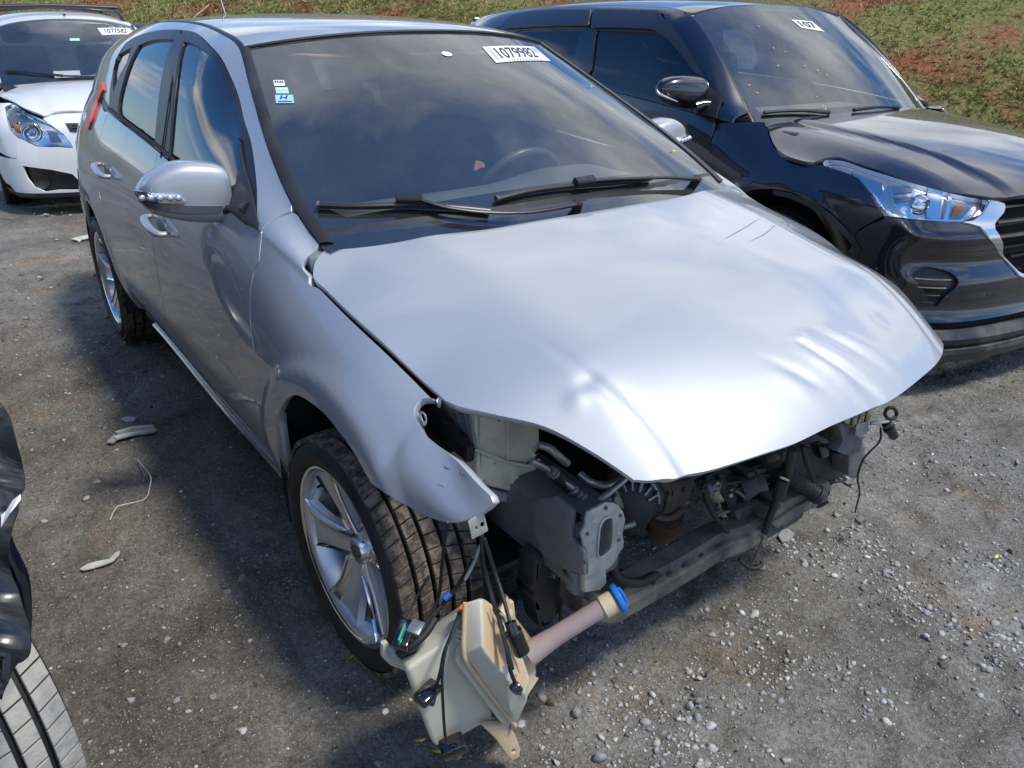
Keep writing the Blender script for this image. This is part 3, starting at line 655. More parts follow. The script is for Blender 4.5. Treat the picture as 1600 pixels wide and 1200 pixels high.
# rear closure: hatch, rear window, lamps, bumper
def back_f(y, t):
    """y across, t 0..1 from bumper bottom up to the roof edge"""
    zz = spl([0, .2, .42, .6, .8, 1.], [.25, .45, .72, .95, 1.15, 1.375])(t); xx = spl([0, .2, .42, .6, .8, 1.], [-3.36, -3.415, -3.40, -3.42, -3.38, -3.29])(t)
    a = np.abs(y)/.75; return np.stack([xx+.10*a**2.6+.0*y, y+0*t, zz-.03*a**2*sst(.7, 1, t)], 1)
S_BACK = Surf(back_f, F0, (0, .5), scale=(1, 1.1))
panel('hatch', S_BACK, closed_runs([[np.array([-.5, .36]), np.array([.5, .36])], [np.array([.66, .6]), np.array([.50, .99])], [np.array([-.50, .99]), np.array([-.66, .6])]], 3), 'silver_paint', car, step=.06, out=-1)
panel('rear_window', S_BACK, closed_runs([[np.array([-.56, .64]), np.array([.56, .64])], [np.array([.46, .95]), np.array([-.46, .95])]], 3), 'dark_glass', car, step=.08, out=-1, lift=.004, depth=.003)
panel('rear_bumper', S_BACK, closed_runs([[np.array([-.72, .0]), np.array([.72, .0])], [np.array([.72, .34]), np.array([-.72, .34])]], 3), 'silver_paint', car, step=.06, out=-1, lift=.02)
# tail lamps on the quarter corner
tl = T([(162, 128), (164, 141), (156, 159), (147, 187), (141, 203), (137, 200), (145, 175), (153, 147), (158, 134)], np.array([-2.6, 1.2]))
panel('tail_lamp', side, tl, 'tail_red', car, step=.012, mirror=True, lift=.009, depth=.012, gap=0)
# ================================================================ ground, bank, gravel
def vnoise(x, y, seed=0):
    xi = np.floor(x).astype(int); yi = np.floor(y).astype(int); xf = x-xi; yf = y-yi
    def h(a, b): 
        n = (a*374761393+b*668265263+seed*974634777) & 0x7fffffff; n = ((n ^ (n >> 13))*1274126177) & 0x7fffffff; return ((n ^ (n >> 16)) & 0xffff)/65535.
    u = xf*xf*(3-2*xf); v = yf*yf*(3-2*yf)
    return (h(xi, yi)*(1-u)+h(xi+1, yi)*u)*(1-v)+(h(xi, yi+1)*(1-u)+h(xi+1, yi+1)*u)*v
def fbm(x, y, o=4, seed=0, g=.5):
    s = 0; a = 1; t = 0
    for k in range(o): s = s+a*vnoise(x*2**k+k*17.3, y*2**k-k*9.1, seed+k); t += a; a *= g
    return s/t
def ground_z(x, y):
    z = .030*(fbm(x*.7, y*.7, 3, 3)-.5)+.016*(fbm(x*4, y*4, 3, 8)-.5)
    wet = sst(.52, .62, fbm(x*1.3+4, y*1.3, 3, 21))
    z = z+(.010*(fbm(x*22, y*22, 3, 5)-.5))*(.55+.9*wet)
    z = z-.018*sst(.64, .74, fbm(x*5+9, y*5, 2, 33))+.012*sst(.66, .72, fbm(x*9, y*9, 2, 41))
    calm = np.ones_like(x)
    for cx, cy in ((0, -.77), (-2.65, -.77), (0, .77), (-2.65, .77)): calm *= 1-gau(np.hypot(x-cx, y-cy), .22)
    return z*calm-.004
def axis(lo, a, b, hi, step, n):
    mid = np.arange(a, b, step); l = a-np.geomspace(step, a-lo, n)[::-1]; r = mid[-1]+np.geomspace(step, hi-mid[-1], n); return np.concatenate([l, mid, r])
gx = axis(-400, -3.2, 2.2, 300, .0145, 100); gy = axis(-300, -1.9, 2.5, 300, .0145, 95)
X, Y = np.meshgrid(gx, gy, indexing='ij'); far = np.hypot(X+1, Y)
Z = ground_z(X, Y)*sst(30, 8, far)
n0, n1 = X.shape; idx = np.arange(n0*n1).reshape(n0, n1)
me = bpy.data.meshes.new('ground'); me.vertices.add(n0*n1); me.vertices.foreach_set('co', np.stack([X, Y, Z], -1).astype(np.float32).ravel())
q = np.stack([idx[:-1, :-1], idx[1:, :-1], idx[1:, 1:], idx[:-1, 1:]], -1).reshape(-1, 4); nf = len(q)
me.loops.add(nf*4); me.loops.foreach_set('vertex_index', q.ravel().astype(np.int32)); me.polygons.add(nf); me.polygons.foreach_set('loop_start', np.arange(0, nf*4, 4, dtype=np.int32)); me.polygons.foreach_set('use_smooth', np.ones(nf, bool)); me.update(); me.validate()
def ground_mat():
    m = bpy.data.materials.new('ground_mat'); m.use_nodes = True; t = m.node_tree; b = t.nodes['Principled BSDF']; l = t.links.new
    g = N(t, 'ShaderNodeNewGeometry'); P = g.outputs['Position']
    def noise(sc, det=8, r=.62, dist=0.): n = N(t, 'ShaderNodeTexNoise', i={'Scale': sc, 'Detail': det, 'Roughness': r, 'Distortion': dist}); l(P, n.inputs['Vector']); return n.outputs['Fac']
    def ramp(f, stops):
        r = N(t, 'ShaderNodeValToRGB'); el = r.color_ramp.elements
        while len(el) < len(stops): el.new(.5)
        for e_, (p, c_) in zip(el, stops): e_.position = p; e_.color = (*c_, 1) if len(c_) == 3 else c_
        l(f, r.inputs[0]); return r.outputs[0]
    base = ramp(noise(1.1, 6, .6, .3), [(.34, (.150, .140, .120)), (.50, (.250, .240, .214)), (.66, (.34, .332, .308))])
    fine = ramp(noise(75, 9, .8), [(.34, (.38, .36, .34)), (.5, (.92, .92, .92)), (.66, (1.6, 1.6, 1.62))])
    mid = ramp(noise(7, 7, .7), [(.34, (.62, .59, .55)), (.66, (1.15, 1.15, 1.15))])
    red = ramp(noise(2.6, 5, .6), [(.55, (1, 1, 1)), (.72, (1.12, .92, .74))])
    def mul(a, c_): x = N(t, 'ShaderNodeMixRGB', blend_type='MULTIPLY', i={0: 1.}); l(a, x.inputs[1]); l(c_, x.inputs[2]); return x.outputs[0]
    col = mul(mul(mul(base, fine), mid), red)
    def pebbles(scale, keep, lo, hi):
        """stones pressed into the dirt: returns mask, height and tone of one size class"""
        wv = N(t, 'ShaderNodeVectorMath', operation='ADD'); l(P, wv.inputs[0]); nn = N(t, 'ShaderNodeTexNoise', i={'Scale': scale*.9, 'Detail': 2}); l(P, nn.inputs['Vector']); sc_ = N(t, 'ShaderNodeVectorMath', operation='SCALE'); sc_.inputs['Scale'].default_value = .35/scale; l(nn.outputs['Color'], sc_.inputs[0]); l(sc_.outputs[0], wv.inputs[1])
        v = N(t, 'ShaderNodeTexVoronoi', feature='F1', i={'Scale': scale}); l(wv.outputs[0], v.inputs['Vector'])
        shape = ramp(v.outputs['Distance'], [(lo, (1, 1, 1)), (hi, (0, 0, 0))]); pick = ramp(v.outputs['Color'], [(1-keep, (0, 0, 0)), (1-keep+.03, (1, 1, 1))])
        k = mul(shape, pick); sx = N(t, 'ShaderNodeSeparateColor'); l(v.outputs['Color'], sx.inputs[0]); tone = ramp(sx.outputs['Green'], [(.1, (.10, .092, .08)), (.45, (.27, .255, .225)), (.7, (.36, .36, .345)), (.95, (.52, .51, .48))]); return k, tone
    h = noise(80, 9, .78)
    # moist brown dirt beside the silver car, colour darkened to even out its shadow
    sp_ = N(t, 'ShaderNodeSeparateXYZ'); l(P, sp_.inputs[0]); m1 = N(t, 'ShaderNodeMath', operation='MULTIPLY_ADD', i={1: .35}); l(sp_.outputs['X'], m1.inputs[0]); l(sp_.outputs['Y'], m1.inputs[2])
    m2 = N(t, 'ShaderNodeMath', operation='MULTIPLY_ADD', i={1: 1.3}); l(noise(2.2, 6, .6), m2.inputs[0]); l(m1.outputs[0], m2.inputs[2]); damp_shade = ramp(m2.outputs[0], [(.0, (.86, .82, .77)), (.45, (1, 1, 1))]); col = mul(col, damp_shade)
    for scale, keep, lo, hi, wgt in ((210, .55, .12, .40, .25), (105, .42, .14, .36, .5), (52, .20, .16, .33, .9)):
        k, tone = pebbles(scale, keep, lo, hi); mixp = N(t, 'ShaderNodeMixRGB'); l(k, mixp.inputs[0]); l(col, mixp.inputs[1]); l(tone, mixp.inputs[2]); col = mixp.outputs[0]
        mh = N(t, 'ShaderNodeMath', operation='MULTIPLY_ADD', i={1: wgt}); l(k, mh.inputs[0]); l(h, mh.inputs[2]); h = mh.outputs[0]
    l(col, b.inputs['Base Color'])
    rr = ramp(noise(1.7, 4), [(.40, (.58, .58, .58)), (.6, (.9, .9, .9))]); l(rr, b.inputs['Roughness']); b.inputs['Specular IOR Level'].default_value = .35
    bp2 = N(t, 'ShaderNodeBump', i={'Strength': 1., 'Distance': .009}); l(h, bp2.inputs['Height']); l(bp2.outputs[0], b.inputs['Normal'])
    MATS['ground_mat'] = m
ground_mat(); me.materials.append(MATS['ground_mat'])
tag(link(bpy.data.objects.new('ground', me)), kind='structure')
# bank of rough grass behind the yard: starts along a line roughly across the view
BO = np.array([-11.2, 1.0, 0]); BD = np.array([.80, .60, 0]); BN = np.array([-.60, .80, 0])
def bank_z(s, t):
    h = np.clip(t, 0, None); return .55*h*sst(0, 1.2, h)*(1-.5*sst(5,12,h))+.16*(fbm(s*.6, t*.6, 3, 77)-.5)*sst(0, 1., h)+.05*(fbm(s*3, t*3, 3, 7)-.5)*sst(0, .6, h)
ss = np.linspace(-13, 32, 260); tt = np.concatenate([np.linspace(-.6, 8, 90), np.linspace(8.2, 14, 20)])
S_, T_ = np.meshgrid(ss, tt, indexing='ij'); bz = bank_z(S_, T_); bz[T_ < 0] = -.05
BP = BO+S_[..., None]*BD+T_[..., None]*BN; BP[..., 2] = bz
n0, n1 = S_.shape; idx = np.arange(n0*n1).reshape(n0, n1); q = np.stack([idx[:-1, :-1], idx[1:, :-1], idx[1:, 1:], idx[:-1, 1:]], -1).reshape(-1, 4)
def bank_mat(name, grass=False):
    m = bpy.data.materials.new(name); m.use_nodes = True; t = m.node_tree; b = t.nodes['Principled BSDF']; l = t.links.new
    g = N(t, 'ShaderNodeNewGeometry'); P = g.outputs['Position']
    n = N(t, 'ShaderNodeTexNoise', i={'Scale': .9, 'Detail': 9, 'Roughness': .68, 'Distortion': .2}); l(P, n.inputs['Vector'])
    r = N(t, 'ShaderNodeValToRGB'); el = r.color_ramp.elements; el.new(.5); el.new(.5)
    cols = [(.37, (.36, .15, .08)), (.45, (.30, .20, .10)), (.50, (.26, .25, .10)), (.68, (.22, .26, .085))] if not grass else [(.36, (.40, .26, .14)), (.46, (.44, .38, .18)), (.54, (.40, .42, .16)), (.70, (.33, .43, .13))]
    for e_, (p, c_) in zip(el, cols): e_.position = p; e_.color = (*c_, 1)
    l(n.outputs['Fac'], r.inputs[0])
    n2 = N(t, 'ShaderNodeTexNoise', i={'Scale': 18, 'Detail': 8, 'Roughness': .75}); l(P, n2.inputs['Vector'])
    r2 = N(t, 'ShaderNodeValToRGB'); r2.color_ramp.elements[0].position = .35; r2.color_ramp.elements[0].color = (.42, .42, .42, 1); r2.color_ramp.elements[1].position = .68; r2.color_ramp.elements[1].color = (1.5, 1.45, 1.3, 1); l(n2.outputs['Fac'], r2.inputs[0])
    x = N(t, 'ShaderNodeMixRGB', blend_type='MULTIPLY', i={0: 1.}); l(r.outputs[0], x.inputs[1]); l(r2.outputs[0], x.inputs[2]); l(x.outputs[0], b.inputs['Base Color'])
    b.inputs['Roughness'].default_value = .95; b.inputs['Specular IOR Level'].default_value = .15
    if not grass: bb = N(t, 'ShaderNodeBump', i={'Strength': 1., 'Distance': .06}); l(n2.outputs['Fac'], bb.inputs['Height']); l(bb.outputs[0], b.inputs['Normal'])
    MATS[name] = m
bank_mat('bank_mat'); bank_mat('grass_mat', True)
tag(mesh_obj('grass_bank', BP.reshape(-1, 3), q, 'bank_mat', smooth=True), kind='structure')
# tufts of grass
ntuft = 110000
s_ = rng.uniform(-14, 16, ntuft); t_ = rng.uniform(0, 1, ntuft)**1.4*9.5+.02
dens = fbm(s_*.8+3, t_*.8, 3, 55); keep = rng.uniform(0, 1, ntuft) < .25+1.6*(dens-.3); s_, t_ = s_[keep], t_[keep]; ntuft = len(s_)
base = BO+s_[:, None]*BD+t_[:, None]*BN; base[:, 2] = bank_z(s_, t_)-.01
V = np.zeros((ntuft, 3, 3, 3))
for k in range(3):
    a = rng.uniform(0, 2*math.pi, ntuft); hgt = rng.uniform(.025, .085, ntuft); lean = rng.uniform(.03, .12, ntuft); wd = rng.uniform(.006, .014, ntuft)
    off = np.stack([np.cos(a), np.sin(a), 0*a], 1); per = np.stack([-np.sin(a), np.cos(a), 0*a], 1); b0 = base+off*rng.uniform(0, .05, ntuft)[:, None]
    V[:, k, 0] = b0-per*wd[:, None]; V[:, k, 1] = b0+per*wd[:, None]; V[:, k, 2] = b0+off*lean[:, None]+np.array([0, 0, 1.])*hgt[:, None]
def tri_soup(name, V, m, nper):
    V = V.reshape(-1, 3); me = bpy.data.meshes.new(name); me.vertices.add(len(V)); me.vertices.foreach_set('co', V.astype(np.float32).ravel()); nf = len(V)//3
    me.loops.add(nf*3); me.loops.foreach_set('vertex_index', np.arange(nf*3, dtype=np.int32)); me.polygons.add(nf); me.polygons.foreach_set('loop_start', np.arange(0, nf*3, 3, dtype=np.int32)); me.update(); me.materials.append(MATS[m]); return link(bpy.data.objects.new(name, me))
tag(tri_soup('grass', V, 'grass_mat', 3), 'patchy short green and dry grass over red earth on the bank', 'grass', kind='stuff')
# gravel
def ico(sub):
    b = bmesh.new(); bmesh.ops.create_icosphere(b, subdivisions=sub, radius=1); V = np.array([v.co[:] for v in b.verts]); Fc = np.array([[v.index for v in f.verts] for f in b.faces]); b.free(); return V, Fc
IC1 = ico(1); IC2 = ico(2)
def stone_shape(V, r):
    V = V*1.; 
    for k in range(7):
        n = r.normal(size=3); n /= np.linalg.norm(n); d = r.uniform(.30, .75); s = V@n; V = V-np.outer(np.clip(s-d, 0, None), n)
    return V*(1+.08*r.normal(size=(len(V), 1)))
def stones(name, pts, sizes, cols, base_ic, flat=.75, nsh=24):
    shapes = [stone_shape(base_ic[0], rng) for _ in range(nsh)]; F = base_ic[1]; nv = len(base_ic[0]); n = len(pts)
    A = np.zeros((n, nv, 3)); C = np.zeros((n, nv, 4)); C[..., 3] = 1
    an = rng.uniform(0, 2*math.pi, n); st = rng.uniform(.65, 1.2, (n, 3)); st[:, 2] *= flat
    k = rng.integers(0, nsh, n); Sh = np.array(shapes)[k]*sizes[:, None, None]*st[:, None, :]
    c, s = np.cos(an)[:, None], np.sin(an)[:, None]; A[..., 0] = Sh[..., 0]*c-Sh[..., 1]*s; A[..., 1] = Sh[..., 0]*s+Sh[..., 1]*c; A[..., 2] = Sh[..., 2]
    A[..., 0] += pts[:, None, 0]; A[..., 1] += pts[:, None, 1]; A[..., 2] += (ground_z(pts[:, 0], pts[:, 1])+sizes*flat*.26)[:, None]; C[..., :3] = cols[:, None]
    FF = (F[None]+np.arange(n)[:, None, None]*nv).reshape(-1, 3); me = bpy.data.meshes.new(name); me.vertices.add(n*nv); me.vertices.foreach_set('co', A.astype(np.float32).ravel()); nf = len(FF)
    me.loops.add(nf*3); me.loops.foreach_set('vertex_index', FF.astype(np.int32).ravel()); me.polygons.add(nf); me.polygons.foreach_set('loop_start', np.arange(0, nf*3, 3, dtype=np.int32)); me.update()
    ca = me.color_attributes.new('tone', 'FLOAT_COLOR', 'POINT'); ca.data.foreach_set('color', C.astype(np.float32).ravel()); me.materials.append(MATS['stone']); return link(bpy.data.objects.new(name, me))
m = bpy.data.materials.new('stone'); m.use_nodes = True; t = m.node_tree; b = t.nodes['Principled BSDF']; at_ = N(t, 'ShaderNodeAttribute', attribute_name='tone'); b.inputs['Roughness'].default_value = .85
n_ = N(t, 'ShaderNodeTexNoise', i={'Scale': 90, 'Detail': 5, 'Roughness': .7}); g_ = N(t, 'ShaderNodeNewGeometry'); t.links.new(g_.outputs['Position'], n_.inputs['Vector']); rr_ = N(t, 'ShaderNodeMapRange', i={'From Min': .3, 'From Max': .7, 'To Min': .65, 'To Max': 1.2}); t.links.new(n_.outputs['Fac'], rr_.inputs[0])
x_ = N(t, 'ShaderNodeMixRGB', blend_type='MULTIPLY', i={0: 1.}); t.links.new(at_.outputs['Color'], x_.inputs[1]); t.links.new(rr_.outputs[0], x_.inputs[2]); t.links.new(x_.outputs[0], b.inputs['Base Color']); MATS['stone'] = m
def tones(n, kind=0):
    v = rng.normal(1, .18, n); base = np.array([(.40, .40, .385), (.30, .275, .235), (.25, .26, .27), (.50, .485, .44), (.13, .115, .095)]); p = [.26, .26, .12, .10, .26] if kind == 0 else [.40, .08, .22, .28, .02]
    return np.clip(base[rng.choice(5, n, p=p)]*v[:, None], .03, .6)
def scatter(n, box, dens):
    p = np.stack([rng.uniform(box[0], box[1], n), rng.uniform(box[2], box[3], n)], 1); return p[rng.uniform(0, 1, n) < dens(p[:, 0], p[:, 1])]
clumps = [(at(px, py, 'z', 0)[:2], r) for px, py, r in ((1395, 905, .10), (1440, 935, .12), (1480, 965, .09), (1370, 895, .08), (1240, 1060, .12), (1180, 1060, .10), (1330, 1075, .10), (1130, 1080, .12), (1010, 1150, .15), (1080, 1170, .14), (920, 1160, .15), (1480, 875, .10), (1560, 905, .10), (1350, 860, .16), (1250, 850, .14), (1580, 1010, .12), (1050, 1125, .10), (1560, 880, .1), (1180, 985, .08))]
def dcl(x, y):
    d = 0*x
    for (c_, r) in clumps: d = np.maximum(d, gau(np.hypot((x-c_[0]), (y-c_[1])), r))
    return d
def dn(x, y): return np.clip((fbm(x*2.2, y*2.2, 3, 90)-.34)*1.9, .10, 1)*(.75+.25*sst(-.5, .1, y+.55*x))
p = scatter(80000, (-3.2, 1.4, -1.7, 3.2), dn); sz_ = np.clip(rng.lognormal(math.log(.0031), .5, len(p)), .0015, .010)
tn_ = tones(len(p)); tn_ *= (.72+.28*sst(-.9, -.1, p[:, 1]+.5*p[:, 0]))[:, None] if False else 1; tag(stones('gravel', p, sz_, tn_, IC1), 'fine grey gravel and crumbs pressed into the dirt', 'gravel', kind='stuff')
p = scatter(95000, (-3, 1.4, -1.6, 3.2), lambda x, y: dcl(x, y)**1.2*.95*sst(.3, .55, fbm(x*9, y*9, 2, 61))+.012); sz_ = np.clip(rng.lognormal(math.log(.0060), .45, len(p)), .0025, .017)
tag(stones('gravel', p, sz_, tones(len(p), 1), IC1), 'pale crushed stone lying in loose clusters', 'gravel', kind='stuff')
p = scatter(2600, (-3.5, 1.4, -1.7, 3.2), lambda x, y: dn(x, y)*.9); sz_ = np.clip(rng.lognormal(math.log(.0095), .35, len(p)), .006, .02)
tag(stones('gravel', p, sz_, tones(len(p)), IC2), 'coarser scattered stones standing proud of the dirt', 'gravel', kind='stuff')
p = scatter(22000, (-16, -3.0, -5, 9), lambda x, y: np.clip((fbm(x*1.2, y*1.2, 3, 12)-.3)*2, .05, 1)); sz_ = np.clip(rng.lognormal(math.log(.011), .4, len(p)), .005, .03)
tag(stones('gravel', p, sz_, tones(len(p)), IC1), 'gravel further back in the yard beside the white pickup', 'gravel', kind='stuff')
# ================================================================ wheels
def make_tyre(mb, R=.303, wd=.222, blocks=64, tread='tyre_side', parent=None, rim=.222, tm='tread_mud', name_block=True):
    """tyre turned about local z (axle); outer face +z"""
    h = wd/2
    prof = [(rim-.004, -h*.80), (rim+.004, -h*.88), (rim+.02, -h*.98), (R-.050, -h*1.02), (R-.024, -h*.95), (R-.010, -h*.84)]
    gr = [-.56, -.19, .19, .56]; last = -h*.84
    for g in gr:
        c = g*h; prof += [(R-.0105, c-.005), (R-.017, c-.004), (R-.017, c+.004), (R-.0105, c+.005)]
    prof += [(R-.010, h*.84), (R-.024, h*.95), (R-.040, h*1.01), (R-.044, h*1.018), (R-.048, h*1.01), (rim+.02, h*.98), (rim+.012, h*.94), (rim+.006, h*.90), (rim-.004, h*.80), (rim-.012, h*.5)]
    t = MB().lathe(prof, seg=96).build('tyre', tread, parent, deg=40)
    # tread blocks between the grooves
    V = []; F = []
    edges = [-.93]+[x for g in gr for x in (g-.05, g+.05)]+[.93]; ribs = [(edges[i]*h, edges[i+1]*h) for i in range(0, len(edges), 2)]
    for ri, (z0, z1) in enumerate(ribs):
        nb = blocks if ri in (0, 4) else int(blocks*.9); skew = (.10, .06, .0, -.06, -.10)[ri]*.5
        for k in range(nb):
            a0 = 2*math.pi*(k+.045+ri*.3)/nb; a1 = 2*math.pi*(k+.955+ri*.3)/nb; am = (a0+a1)/2; b = len(V)
            for rr, ins in ((R-.0125, 0), (R-.001, .0), (R, .0012)):
                for (zz, aa, sk) in ((z0+ins, a0, -skew), (z1-ins, a0, skew), (z1-ins, am, skew), (z1-ins, a1, skew), (z0+ins, a1, -skew), (z0+ins, am, -skew)):
                    drop = .010*max(0, abs(zz)/h-.62)**1.5*2.2; ang = aa+sk*.4+(ins/R if aa == a0 else (-ins/R if aa == a1 else 0)); V.append(((rr-drop)*math.cos(ang), (rr-drop)*math.sin(ang), zz))
            for L2 in (0, 6):
                for q in range(6): F.append((b+L2+q, b+L2+(q+1) % 6, b+L2+6+(q+1) % 6, b+L2+6+q))
            F.append(tuple(range(b+12, b+18)))
    tr = mesh_obj('tread', V, F, tm, t); bm = bmesh.new(); bm.from_mesh(tr.data); bmesh.ops.recalc_face_normals(bm, faces=bm.faces); bm.to_mesh(tr.data); bm.free()
    return t
def polar(r, a, z): return (r*math.cos(a), r*math.sin(a), z)
def make_wheel(parent, loc, rotm, spin=0., tm='tread_mud', full=True):
    """alloy wheel with five broad chrome edged spokes; local z = outwards"""
    root = bpy.data.objects.new('wheel', None); root.empty_display_size = .1; COL.objects.link(root); root.parent = parent; root.matrix_local = Matrix.Translation(loc)@rotm@Matrix.Rotation(spin, 4, 'Z')
    make_tyre(None, parent=root, tm=tm)
    rim = MB()
    rim.lathe([(.200, -.10), (.196, -.02), (.190, .03), (.196, .06), (.206, .085), (.214, .094), (.222, .098), (.228, .098), (.231, .094), (.230, .086), (.222, .080)], seg=80)
    rimo = rim.build('rim', 'alloy', root, deg=50)
    lip = MB().lathe([(.217, .0965), (.221, .1005), (.226, .1015), (.2305, .0985)], seg=80).build('rim_lip', 'chrome', rimo, deg=50)
    # spokes: lofted across angle and radius
    for k in range(5):
        a = math.pi/2+k*2*math.pi/5; rs_ = [.030, .055, .085, .12, .155, .185, .207]
        wv = [.036, .040, .043, .047, .055, .066, .080]; zc = [.052, .060, .066, .073, .081, .087, .090]
        cols = [-1., -.94, -.80, -.40, -.36, .0, .30, .80, .94, 1.]; dz = [-.022, -.002, .000, -.004, -.008, -.013, -.012, -.008, -.002, -.022]
        V = []
        for r, wd_, z in zip(rs_, wv, zc):
            for u, d in zip(cols, dz):
                tw = .08*(r-.05)/.15; xx = r; yy = u*wd_+.01*math.sin((r-.03)/.18*math.pi); ca, sa = math.cos(a+tw), math.sin(a+tw); V.append((xx*ca-yy*sa, xx*sa+yy*ca, z+d))
        nc = len(cols); F = [(i*nc+q, i*nc+q+1, (i+1)*nc+q+1, (i+1)*nc+q) for i in range(len(rs_)-1) for q in range(nc-1)]
        sp = mesh_obj('spoke', V, F, None, root, mats=['alloy', 'chrome'], midx=[1 if q in (1, 2, 7) and False or q in (2,) or q == 7 else 0 for i in range(len(rs_)-1) for q in range(nc-1)])
        set_auto(sp.data, 30)
        # chrome ridge running along the trailing edge
        R_ = []
        for sgn in (-.93,):
            pts = []
            for r, wd_, z in zip(rs_[1:], wv[1:], zc[1:]):
                tw = .08*(r-.05)/.15; yy = sgn*wd_+.01*math.sin((r-.03)/.18*math.pi); ca, sa = math.cos(a+tw), math.sin(a+tw); pts.append((r*ca-yy*sa, r*sa+yy*ca, z+.001))
            tube_obj('spoke_ridge', pts, .0045, 'chrome', sp, seg=6, smooth=3)
    MB().lathe([(.0, .062), (.030, .061), (.034, .056), (.036, .04)], seg=28).build('hub_cap', 'satin_chrome', root)
    MB().raw([( .024*math.cos(t)*1., .015*math.sin(t), .0635) for t in np.linspace(0, 2*math.pi, 24, endpoint=False)]+[(.020*math.cos(t), .0115*math.sin(t), .0635) for t in np.linspace(0, 2*math.pi, 24, endpoint=False)], [(i, (i+1) % 24, 24+(i+1) % 24, 24+i) for i in range(24)]).build('hub_emblem', 'ink', root)
    e = MB()
    for x0, x1 in ((-.010, -.006), (.004, .008)): e.raw([(x0, -.009, .0638), (x0+.003, -.009, .0638), (x1+.003, .009, .0638), (x1, .009, .0638)], [(0, 1, 2, 3)])
    e.raw([(-.006, -.001, .0638), (.006, .001, .0638), (.006, .0035, .0638), (-.006, .0015, .0638)], [(0, 1, 2, 3)]); e.build('hub_letter', 'ink', root)
    for k in range(5):
        a = math.pi/2+(k+.5)*2*math.pi/5; c_ = Vector(polar(.052, a, 0))
        MB().lathe([(.0, .050), (.008, .050), (.009, .047), (.009, .030)], M=Matrix.Translation(c_), seg=8).build('wheel_nut', 'steel', root)
    MB().lathe([(.0, .045), (.06, .046), (.066, .03), (.066, .0)], seg=30).build('hub', 'alloy', root)
    MB().lathe([(.07, .0), (.140, .0), (.140, -.022), (.07, -.022)], seg=40).build('brake_disc', 'steel', root)
    MB().box((-.11, .07, -.01), (.06, .12, .05), bev=.01).build('brake_caliper', 'dark_steel', root)
    MB().lathe([(.198, -.09), (.05, -.088), (.0, -.088)], seg=30).build('wheel_back', 'cavity', root)
    tube_obj('valve', [polar(.187, 2.1, .055), polar(.183, 2.1, .085)], .004, 'rubber', root, seg=6, smooth=0)
    return root
RR = Matrix.Rotation(math.pi/2, 4, 'X')        # local z -> -y (right side), local y -> z
fr_w = make_wheel(car, Vector((0, -.772, .306)), Matrix.Rotation(.031, 4, 'Z')@RR, spin=math.radians(18))
rr_w = make_wheel(car, Vector((-2.65, -.772, .306)), RR, spin=math.radians(10))
def copy_tree(o, parent=None):
    c_ = o.copy(); COL.objects.link(c_); c_.parent = parent
    for ch in list(o.children): copy_tree(ch, c_)
    return c_
RL = Matrix.Rotation(-math.pi/2, 4, 'X')
for x in (0, -2.65): w2 = copy_tree(fr_w, car); w2.matrix_local = Matrix.Translation((x, .772, .303))@RL
# wheel housings
for cx in (0, -2.65):
    for s in (-1, 1):
        M_ = Matrix.Translation((cx, s*.875, .33))@(RR if s < 0 else RL)
        MB().lathe([(.372, -.004), (.375, -.10), (.375, -.26)], M=M_, seg=40, a0=-.25 if cx else (1.2 if s > 0 else .95), a1=math.pi+.35 if s < 0 or cx else math.pi+.2).build('wheel_housing', 'dark_plastic', car)
MB().box((-1.4, 0, .21), (2.0, 1.5, .03), bev=0).box((-3.0, 0, .28), (.6, 1.2, .03), bev=0).build('underbody', 'cavity', car)
# ================================================================ cabin, mirrors, wipers, small trim
dash = MB()
prof = [(-.10, .90), (-.35, .955), (-.62, .975), (-.80, .95), (-.86, .88), (-.84, .70), (-.75, .45)]
V = []; Fc = []; ys = np.linspace(-.70, .70, 29)
for y in ys:
    for (x, z) in prof:
        bump_ = .05*gau(y-.36, .17)*sst(.93, .96, z) ; V.append((x-.02*(y/.7)**2, y, z+bump_-.02*(abs(y)/.7)**3))
k = len(prof); Fc = [(i*k+q, i*k+q+1, (i+1)*k+q+1, (i+1)*k+q) for i in range(len(ys)-1) for q in range(k-1)]
dash.raw(V, Fc); dash.build('dashboard', 'dash', car, deg=60)
sw = bpy.data.objects.new('steering_wheel', None); COL.objects.link(sw); sw.parent = car; sw.matrix_local = plane_frame((-.98, .36, .86), (0, 1, 0), (-.9, 0, .42))
MB().raw(*tube([(.185*math.cos(a), .185*math.sin(a), 0) for a in np.linspace(0, 2*math.pi, 41)], .017, 8, 0)).build('steering_rim', 'wheel_grey', sw, deg=60)
MB().box((0, 0, -.02), (.16, .12, .05), bev=.02).box((.10, 0, -.01), (.12, .03, .015), bev=.005).box((-.10, 0, -.01), (.12, .03, .015), bev=.005).box((0, -.1, -.01), (.05, .12, .015), bev=.005).build('steering_hub', 'trim_black', sw)
def seat(y, x=-1.45):
    s = bpy.data.objects.new('seat', None); COL.objects.link(s); s.parent = car; s.location = (x, y, 0)
    MB().box((.1, 0, .44), (.52, .50, .16), bev=.06, seg=3).build('seat_cushion', 'seat_cloth', s)
    MB().box((-.24, 0, .80), (.15, .50, .66), rot=(0, -.28, 0), bev=.06, seg=3).build('seat_back', 'seat_cloth', s)
    MB().box((-.36, 0, 1.20), (.10, .27, .17), rot=(0, -.2, 0), bev=.045, seg=3).build('headrest', 'seat_cloth', s)
    for d in (-.06, .06): tube_obj('headrest_post', [(-.32, d, 1.07), (-.35, d, 1.17)], .006, 'chrome', s, seg=6, smooth=0)
seat(-.36); seat(.36)
MB().box((-2.35, 0, .48), (.5, 1.25, .16), bev=.05).box((-2.65, 0, .82), (.14, 1.25, .60), rot=(0, -.25, 0), bev=.05).build('rear_bench', 'seat_cloth', car)
